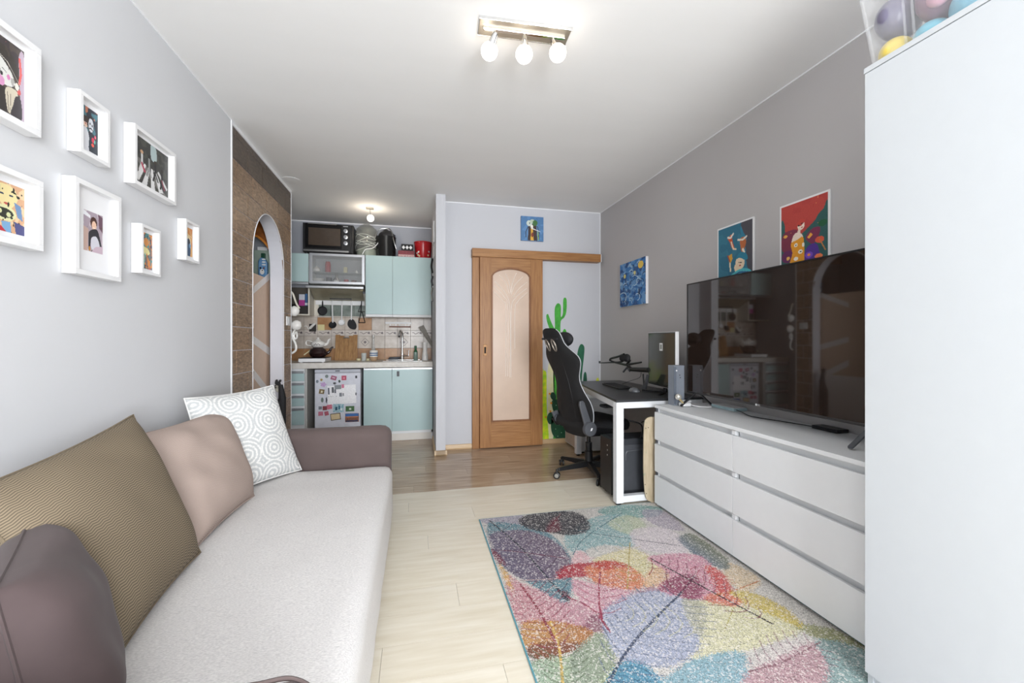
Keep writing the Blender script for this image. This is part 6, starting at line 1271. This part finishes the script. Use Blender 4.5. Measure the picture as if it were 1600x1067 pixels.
# induction hob, brown teapot, white teapot
hb0, hb1 = U(466, 566, Y=5.44).x, U(508, 566, Y=5.44).x
t = thing('portable_hob', 'portable hotplate with white sides on the left of the worktop', 'hotplate', ((hb0+hb1)/2, 5.6, CT))
bx('body', hb0, hb1, 5.44, 5.80, CT+.008, CT+.052, 'white_frame', t, .004); bx('glass_top', hb0-.004, hb1+.004, 5.436, 5.804, CT+.052, CT+.058, 'black', t, .002)
for x in (hb0+.03, hb1-.03):
    for y in (5.47, 5.77): bx('foot', x-.012, x+.012, y-.012, y+.012, CT, CT+.008, 'white_frame', t)
bc_ = U(497, 555, Y=5.62); zt2 = CT+.0585; r1 = .088
def teapot(name, label, cx, cy, z, r, h, m, lidm, hs=1, sp=1, prof=None):
    t = thing(name, label, 'teapot', (cx, cy, z)); b = nb(); lathe(b, prof or [(r*.6, 0), (r*.8, h*.08), (r, h*.42), (r*.9, h*.75), (r*.55, h*.98), (r*.4, h)], (cx, cy, z), 28); obj('body', b, m, t, smooth=True)
    b = nb(); lathe(b, [(r*.42, h), (r*.45, h+.006), (r*.2, h+.02), (.012, h+.025), (.016, h+.038), (0, h+.044)] if name != 'enamel_kettle' else [(r*.39, h-.004), (r*.38, h-.001), (0, h)], (cx, cy, z), 20); obj('lid', b, lidm, t, smooth=True)
    b = nb(); tube(b, smooth_line([(cx+r*.8, cy, z+h*.35), (cx+r*1.25, cy, z+h*.55), (cx+r*1.5, cy, z+h*.95*sp), (cx+r*1.72, cy, z+h*1.02*sp)], 4), [.02]*4+[.015]*4+[.010]*4+[.008], 10); obj('spout', b, m, t, smooth=True); return t
t = teapot('enamel_kettle', 'dark brown round kettle standing on the hotplate', bc_.x, 5.62, zt2, .105, .125, mat('dark_enamel', '#2e1d1d', .15), mat('dark_enamel_lid', '#2e1d1d', .15))
b = nb(); tube(b, [(bc_.x-.09, 5.62, zt2+.09), (bc_.x-.16, 5.60, zt2+.03)], .007, 8); obj('handle', b, 'creamc', t, smooth=True)
t = teapot('china_teapot', 'white china teapot with dark flowers stacked on the brown kettle', bc_.x-.0, 5.62, zt2+.126, .085, .085, 'ceram', 'ceram', sp=1.2)
b = nb(); tube(b, smooth_line([(bc_.x-.065, 5.62, zt2+.195), (bc_.x-.13, 5.62, zt2+.21), (bc_.x-.135, 5.62, zt2+.16), (bc_.x-.075, 5.62, zt2+.145)], 5), .006, 8); obj('handle', b, 'ceram', t, smooth=True)
for k in range(5): b = nb(); a_ = 4.4+.18*k; lathe(b, [(0, 0), (.007, 0), (0, .001)], (bc_.x+.084*math.cos(a_), 5.62+.084*math.sin(a_), zt2+.160+.008*(k % 2)), 8, (math.cos(a_), math.sin(a_), 0)); obj('flower', b, 'motif', t)
# cutting boards
cb0, cb1 = U(523.5, 560, Y=5.93).x, U(558, 560, Y=5.93).x; cz1 = U(540, 523, Y=5.96).z
xs_ = np.linspace(cb0, cb1, 3); 
t = thing('cutting_board', 'bamboo cutting board with notched top standing against the tiles', 'cutting board', ((cb0+cb1)/2, 5.93, CT)); M['bamboo'] = mat('bamboo', '#8a6238', .5, scale=7, stretch=(9, 9, .7), col2='#ad8452')
n_ = 5; W = (cb1-cb0)/n_
for i in range(n_):
    xa, xb = cb0+i*W, cb0+(i+1)*W; h1 = cz1-(.012 if i in (1, 3) else .0)-(.03 if i == 2 else 0)
    b = nb(); prism(b, [(xa+.0006, 5.90, CT+.001), (xb-.0006, 5.90, CT+.001), (xb-.0006, 5.97, h1), (xa+.0006, 5.97, h1)], (0, .018, 0)); obj('strip', b, 'bamboo', t, .001)
b = nb(); tube(b, [(cb0+W*1.8, 5.955, cz1-.04), (cb0+W*3.2, 5.955, cz1-.04)], .008, 8); obj('metal_clip', b, 'steel', t)
# glasses and jar
lat('drinking_glass', 'clear drinking glass between the cutting board and the striped jar', 'glass', base(568.5, 5.70), [(.026, 0), (.028, .004), (.034, .105), (.031, .105), (.026, .010), (0, .008)], mat('tumbler', '#dfe6e4', .04, alpha=.4, coat=.3))
lat('pale_cup', 'small pale yellow cup left of the drinking glass', 'cup', base(560.5, 5.80), [(.022, 0), (.028, .005), (.03, .03), (.025, .03), (.02, .006)], 'creamc')
lat('pot', 'small pale round pot right of the drinking glass', 'pot', base(575, 5.78), [(.022, 0), (.026, .005), (.026, .03), (0, .032)], 'creamc')
t = thing('striped_jar', 'round glass jar with a blue and white striped band beside the sink', 'jar', base(584, 5.66))
p = base(584, 5.66); b = nb(); lathe(b, [(.030, 0), (.036, .005), (.05, .04), (.05, .058)], p, 22); obj('glass_bottom', b, mat('amber_glass', '#c9a988', .1, alpha=.7, coat=.3), t, smooth=True)
for k, m_ in enumerate(('ceram', 'bluec', 'ceram', 'bluec', 'ceram')): b = nb(); lathe(b, [(.051, .058+.013*k), (.052, .060+.013*k), (.052, .069+.013*k), (.051, .071+.013*k)], p, 22); obj('band', b, m_, t, smooth=True)
b = nb(); lathe(b, [(.05, .123), (.052, .125), (.05, .14), (0, .142)], p, 22); obj('lid', b, 'ceram', t, smooth=True)
lat('thin_glass_bottle', 'tall thin shiny bottle neck standing behind the striped jar', 'bottle', base(583.5, 5.84), [(.03, 0), (.032, .01), (.032, .14), (.014, .19), (.012, .30), (.018, .305), (.016, .345), (0, .35)], mat('clear_bottle', '#cfd2d0', .05, alpha=.45, coat=.4))
# sink and tap
s0, s1 = U(598, 562, Y=5.62).x, U(660, 562, Y=5.62).x
sk = thing('sink', 'stainless steel sink set in the worktop', 'sink', ((s0+s1)/2, 5.65, CT-.15))
b = nb(); box(b, s0, s1, 5.47, 5.52, CT+.0005, CT+.007); box(b, s0, s1, 5.86, 5.90, CT+.0005, CT+.007); box(b, s0, s0+.03, 5.52, 5.86, CT+.0005, CT+.007); box(b, s1-.03, s1, 5.52, 5.86, CT+.0005, CT+.007); obj('rim', b, 'steel', sk, .002)
b = nb(); box(b, s0+.03, s1-.03, 5.52, 5.86, CT+.0006, CT+.0025); obj('basin', b, mat('basin_steel', '#6f7070', .2, .9), sk)
tpx = U(628.5, 560, Y=5.88)
t = thing('kitchen_tap', 'tall chrome kitchen tap with a side lever', 'tap', (tpx.x, 5.88, CT))
zt3 = U(626, 517, Y=5.86).z; b = nb(); tube(b, smooth_line([(tpx.x, 5.88, CT+.007), (tpx.x, 5.88, CT+.2), (tpx.x, 5.875, zt3-.06), (tpx.x-.008, 5.85, zt3-.012), (tpx.x-.02, 5.80, zt3), (tpx.x-.03, 5.75, zt3-.02), (tpx.x-.035, 5.735, zt3-.07)], 6), .015, 12); obj('spout', b, 'chrome', t, smooth=True)
b = nb(); lathe(b, [(.026, .007), (.026, .014), (.02, .02), (.02, .10)], (tpx.x, 5.88, CT), 18); obj('body', b, 'chrome', t, smooth=True)
b = nb(); tube(b, [(tpx.x, 5.87, CT+.06), (tpx.x+.085, 5.84, CT+.06), (tpx.x+.088, 5.84, CT+.14)], [.011, .009, .007], 10); obj('lever', b, 'chrome', t)
b = nb(); tube(b, [(tpx.x-.035, 5.735, zt3-.068), (tpx.x-.036, 5.732, zt3-.09)], .013, 12); obj('nozzle', b, 'black', t)
b = nb(); p = base(615, 5.88); prism(b, smooth_loop([p+Vector((-.07, 0, .008)), p+Vector((0, -.02, .008)), p+Vector((.07, 0, .008)), p+Vector((.06, .05, .008)), p+Vector((-.06, .05, .008))], 3), (0.02, 0, .035)); tag(obj('dish_sponge', b, 'dgrey', None, .008), 'dark grey dishcloth lying at the back of the sink', 'cloth')
p = base(649.5, 5.86); t = thing('green_bottle', 'green bottle with a clear base behind the sink', 'bottle', p)
b = nb(); lathe(b, [(.026, 0), (.030, .005), (.030, .09), (.028, .11)], p, 18); obj('bottle_body', b, mat('pale_green_plastic', '#8fa59a', .15, alpha=.85), t, smooth=True)
b = nb(); lathe(b, [(.028, .11), (.014, .14), (.012, .16), (.016, .162), (.016, .195), (0, .198)], p, 18); obj('cap', b, mat('dark_green', '#1f5c3a', .3), t, smooth=True)
p = base(664, 5.66); lat('white_vase', 'tall waisted white vase at the right end of the worktop', 'vase', p, [(.038, 0), (.044, .004), (.040, .06), (.030, .15), (.034, .23), (.036, .245), (.03, .245), (.026, .15), (.03, .01)], 'ceram')
b = nb(); q0 = U(654, 511, Y=5.86); q1 = U(662, 508, Y=5.86); q2 = U(678.5, 541, Y=5.86); q3 = U(676, 544, Y=5.86); prism(b, [q0, q1, q2, q3], (0, .05, 0))
t = tag(obj('wall_knife_rack', b, mat('knife_rack', '#7d786f', .5, var=.2, scale=30, stretch=(1, 1, 1)), None, .003), 'slanting grey board fixed above the vase by the partition', 'board')
# white wall hook rack
P = R(602, 503, 643, 506, YKB-.03); rk = tag(bx('hook_rack', P[0], P[1], YKB-.02, YKB-.0085, P[2], P[3], 'white_frame', None, .003), 'white wall rack with frames and a brown ledge beside the tap', 'rack')
for x in (609, 618, 624, 633, 638): P2 = R(x, 505, x+1.2, 510, YKB-.03); bx('rack_bar', P2[0], P2[1], YKB-.022, YKB-.0085, P2[2], P2[3], 'white_frame', rk)
P2 = R(608, 509.5, 642, 511.5, YKB-.03); bx('ledge', P2[0], P2[1], YKB-.035, YKB-.0085, P2[2], P2[3], mat('brown_ledge', '#6c3e2c', .5), rk)
# photo and cards on the tiles
P = R(483, 506, 494, 518, YKB-.012); t = tag(bx('picture_tile', P[0], P[1], YKB-.013, YKB-.0105, P[2], P[3], 'darkbox', None), 'small dark square picture on the tiles left of the notched board', 'picture'); 
b = nb(); q = U(484, 513, Y=YKB-.016); q2_ = U(492, 505, Y=YKB-.016); tube(b, [q, q2_], .018, 10); obj('pale_cylinder', b, 'ceram', t, smooth=True); b = nb(); tube(b, smooth_line([U(475.5, 509.5, Y=YKB-.016), U(479, 509.5, Y=YKB-.016), U(482, 514, Y=YKB-.016), U(485, 513, Y=YKB-.016)], 4), .006, 6); obj('pale_tail', b, 'ceram', t, smooth=True)
P = R(496.5, 507, 507, 516, YKB-.0125); tag(bx('yellow_note', P[0], P[1], YKB-.0125, YKB-.0105, P[2], P[3], mat('yellow_note_paper', '#d9cf9c', .7)), 'pale yellow note stuck on a brown tile', 'note')
# ---------------------------------------------------------------- things at the kitchen's left edge
yh_ = 5.35
def ul(x, y, Y=4.94): return U(x, y, Y=Y)
t = thing('hanging_strainer', 'white plastic colander and cloths hanging in front of the open shelf', 'colander', ul(461, 520), group=None)
b = nb(); tube(b, smooth_line([ul(454, 455), ul(458, 460), ul(463, 474), ul(468, 482)], 5), .010, 8); obj('strap', b, 'creampanel', t, smooth=True)
for (x, y, rx_, rz2, nm) in ((460, 486, .052, .055, 'upper_cloth'), (462.5, 508, .058, .054, 'colander')):
    b = nb(); bmesh.ops.create_uvsphere(b, u_segments=20, v_segments=12, radius=1); c = ul(x, y)
    for v in b.verts: k = 1+.14*_n.noise(v.co*3+Vector((x, 0, 0))); v.co = c+Vector((v.co.x*rx_*k, v.co.y*.035, v.co.z*rz2*k))
    obj(nm, b, 'ceram', t, smooth=True)
b = nb(); tube(b, smooth_line([ul(461, 515), ul(457, 522), ul(459, 530), ul(464, 527), ul(463, 519), ul(459, 524), ul(461, 530)], 5), .010, 8); obj('coiled_cord', b, 'ceram', t, smooth=True)
b = nb(); tube(b, smooth_line([ul(457, 528), ul(462, 538), ul(462, 547), ul(456, 552)], 5), .012, 8); obj('loose_ribbon', b, 'ceram', t, smooth=True)
b = nb(); tube(b, [ul(454, 455), Vector((ul(454, 455).x+.0, 4.885, ul(454, 455).z+.02))], .006, 6); obj('hook', b, 'steel', t)
# light switch at the end of the tiled wall
q = U(449.5, 501, X=XL); z0, z1 = U(449.5, 508.5, X=XL).z, U(449.5, 494.5, X=XL).z
t = thing('light_switch', 'white light switch on the tiled wall beside the kitchen', 'light switch', (XL, q.y, z0))
bx('plate', XL-.002, XL+.010, U(447, 501, X=XL).y, U(452.2, 501, X=XL).y, z0, z1, 'white_frame', t, .002); bx('rocker', XL+.010, XL+.014, q.y-.022, q.y+.028, z0+.014, z1-.014, 'white_frame', t, .002)
# papers on the partition's kitchen side
for k, (lab, y0, y1, ya, yb) in enumerate((('tall white sheet hanging high on the kitchen side of the partition', 345, 378, 4.9, 5.15), ('second sheet hanging below the tall white one on the partition', 381, 400, 4.95, 5.2))):
    za, zb2 = U(679, y1, X=XK-.003).z, U(679, y0, X=XK-.003).z
    za = 1.28+(530.5-y1)/F*(ya*c_+XK*s_); zb2 = 1.28+(530.5-y0)/F*(ya*c_+XK*s_)
    tag(bx('hanging_sheet', XK-.006-.01*(1-k), XK-.001, ya, yb, za, zb2, 'paper'), lab, 'paper')
for k, (y0, y1, ya) in enumerate(((402, 425, 5.3), (430, 445, 5.25), (448, 470, 5.3))):
    zt0 = 1.28+(530.5-y1)/F*(ya*c_); zt1 = 1.28+(530.5-y0)/F*(ya*c_); b = nb(); tube(b, smooth_line([(XK-.012, ya, zt0), (XK-.022, ya+.04, (zt0+zt1)/2), (XK-.008, ya+.02, zt1)], 4), .012, 8)
    tag(obj('hanging_tool', b, ('black_m', 'dgrey', 'steel')[k], smooth=True), ('black tool hanging on the partition beside the teal cabinet top', 'grey tool hanging mid-way on the partition beside the teal cabinet', 'metal tool hanging lowest on the partition beside the teal cabinet')[k], 'tool')
# ---------------------------------------------------------------- behind the arch
pb0 = -1.47; zpn = U(408, 431, X=pb0).z
M['blush'] = mat('blush_paint', '#ddc1ab', .6, var=.03); M['band'] = mat('white_band_paint', '#f0ebe8', .6, var=.02)
t = thing('painted_panel', 'blush panel with white diagonal bands seen through the arch', 'panel', (pb0-.01, 4.3, 0))
bx('board', pb0-.02, pb0, 3.72, 4.86, 0, zpn, 'blush', t, .002)
def band(p, q, wpx):
    b = nb(); a_ = [U(p[0], p[1], X=pb0+.0008), U(q[0], q[1], X=pb0+.0008), U(q[0], q[1]+wpx, X=pb0+.0008), U(p[0], p[1]+wpx, X=pb0+.0008)]; prism(b, a_, (-.0006, 0, 0)); obj('white_band', b, 'band', t)
band((395, 449), (421, 426), 11); band((395, 524), (421, 543), 12); band((395, 575), (424, 612), 14); bx('white_foot', pb0-.0, pb0+.001, 3.74, 4.84, .05, U(400, 610, X=pb0).z, 'band', t)
bx('hinge_post', pb0-.02, pb0+.012, 4.70, 4.715, 0, zpn, 'gap', t)
st(bx('passage_shelf', -1.98, pb0-.02, 3.6, 4.87, zpn-.03, zpn, 'darkbox'))
M['mint'] = mat('mint_crate', '#9fb0a3', .5); M['bagblue'] = mat('blue_bag', '#4a7fb0', .4, scale=14, col2='#79a3c9')
def ux(x, Y): return U(x, 420, Y=Y).x
def uz(y, Y): return U(410, y, Y=Y).z
zf = zpn+.0008
tag(bx('mint_crate', ux(396, 4.79), ux(424, 4.79), 4.79, 4.86, zf, uz(391, 4.79), 'mint', None, .004), 'mint green crate on the shelf seen through the arch', 'crate')
BY = 4.70; xa, xb = ux(403.5, BY), ux(417, BY); z1 = uz(402, BY)
fb = thing('pet_food_bag', 'blue pet food bag with a dog face seen through the arch', 'bag', ((xa+xb)/2, BY+.03, zpn))
b = nb(); prism(b, [(xa, BY, zf), (xb, BY, zf), (xb, BY, z1-.05), (xb-.02, BY, z1-.01), (xa+.02, BY, z1), (xa-.003, BY, z1-.04)], (0, .05, 0)); obj('bag', b, 'bagblue', fb, .008)
def dog(nm, py0, py1, x0, x1, m, d_=.001):
    p, q = ux(x0, BY), ux(x1, BY); cx_, cz2 = (p+q)/2, (uz(py0, BY)+uz(py1, BY))/2; rx_, rz3 = abs(q-p)/2, abs(uz(py0, BY)-uz(py1, BY))/2; b = nb()
    prism(b, [(cx_+rx_*math.cos(a_), BY-d_, cz2+rz3*math.sin(a_)) for a_ in np.arange(0, 6.2, .5)], (0, .0008, 0)); obj(nm, b, m, fb)
dog('white_face', 420, 429, 406, 413, 'ceram'); dog('dark_patch', 417, 420.5, 405.5, 408.5, 'black_m', .002); dog('brown_ear', 417, 420.5, 411, 413.6, 'maroonc', .002); dog('nose', 421.5, 423.3, 409, 411, 'black', .003)
for k in range(3): dog('white_lettering', 404+k*4.2, 406.2+k*4.2, 409, 415+k*.4, 'ceram', .002)
tag(bx('green_cap_box', ux(408, 4.76), ux(414, 4.76), 4.755, 4.785, z1-.10, uz(395.5, 4.76), mat('dark_green_b', '#1c4a36', .4), None, .003), 'dark green packet behind the blue pet food bag', 'packet')
tag(bx('white_carton', ux(402, 4.80), ux(418, 4.80), 4.80, 4.85, uz(391, 4.79)+.001, uz(386, 4.79)+.004, 'white_frame', None, .003), 'white carton lying on top of the mint crate behind the arch', 'carton')
# orange wooden curved board over the shelf
FY = 4.62; pts = [(396, 367), (403, 370), (411, 376), (418, 384), (423, 393)]; ps = [U(x, y, Y=FY) for x, y in pts]
pl = [Vector((ps[0].x-.25, FY, ps[0].z+.02))]+ps+[Vector((ps[-1].x, FY, 2.7)), Vector((ps[0].x-.25, FY, 2.7))]
b = nb(); prism(b, pl, (0, .02, 0)); fa = tag(obj('wooden_fascia', b, mat('orange_wood', '#8a4f22', .4, scale=5, stretch=(1, 4, 8), col2='#a8642c')), 'curved orange-brown wooden board at the top inside the arch', 'board')
b = nb(); tube(b, smooth_line([p+Vector((0, -.004, 0)) for p in ps], 5), .012, 8); obj('edge_trim', b, mat('edge_trim', '#d98a3c', .35), fa, smooth=True)
# dark figurine standing by the arch jamb behind the white cushion
P = U(434, 640, Y=4.50); fx = XL-.03
t = thing('toy_figure', 'black toy figure with a grey face propped by the arch jamb behind the white cushion', 'toy figure', (-1.30, 4.45, 0))
def fg(x, y): return U(x, y, Y=4.45)
b = nb(); tube(b, [fg(441.5, 700), fg(441, 621), fg(438.5, 601)], [.03, .035, .02], 8); tube(b, [fg(441, 621), fg(434, 640), Vector((fg(434, 640).x, 4.45, .0))], [.03, .04, .04], 8); obj('body', b, 'black_m', t, smooth=True)
b = nb(); prism(b, smooth_loop([fg(*p) for p in ((429.5, 600), (430, 594.5), (432, 593), (433, 596), (435, 597), (436, 593.5), (438.5, 594), (438, 597), (436.5, 598), (438, 602), (434, 603))], 3), (0, .03, 0)); obj('ears', b, 'black_m', t, .002)
b = nb(); prism(b, smooth_loop([fg(*p) for p in ((429, 602), (433, 600.5), (436.5, 604), (436, 610), (433.5, 613), (430, 609))], 3), (0, .03, 0)); obj('face', b, mat('figure_grey', '#a7a497', .6, var=.3, scale=40), t, .002)
for q in ((429.6, 602.5), (430, 605.5)): b = nb(); lathe(b, [(0, 0), (.008, 0), (0, .004)], fg(*q)+Vector((.005, -.002, 0)), 8, (0, -1, 0)); obj('eye', b, 'black', t)
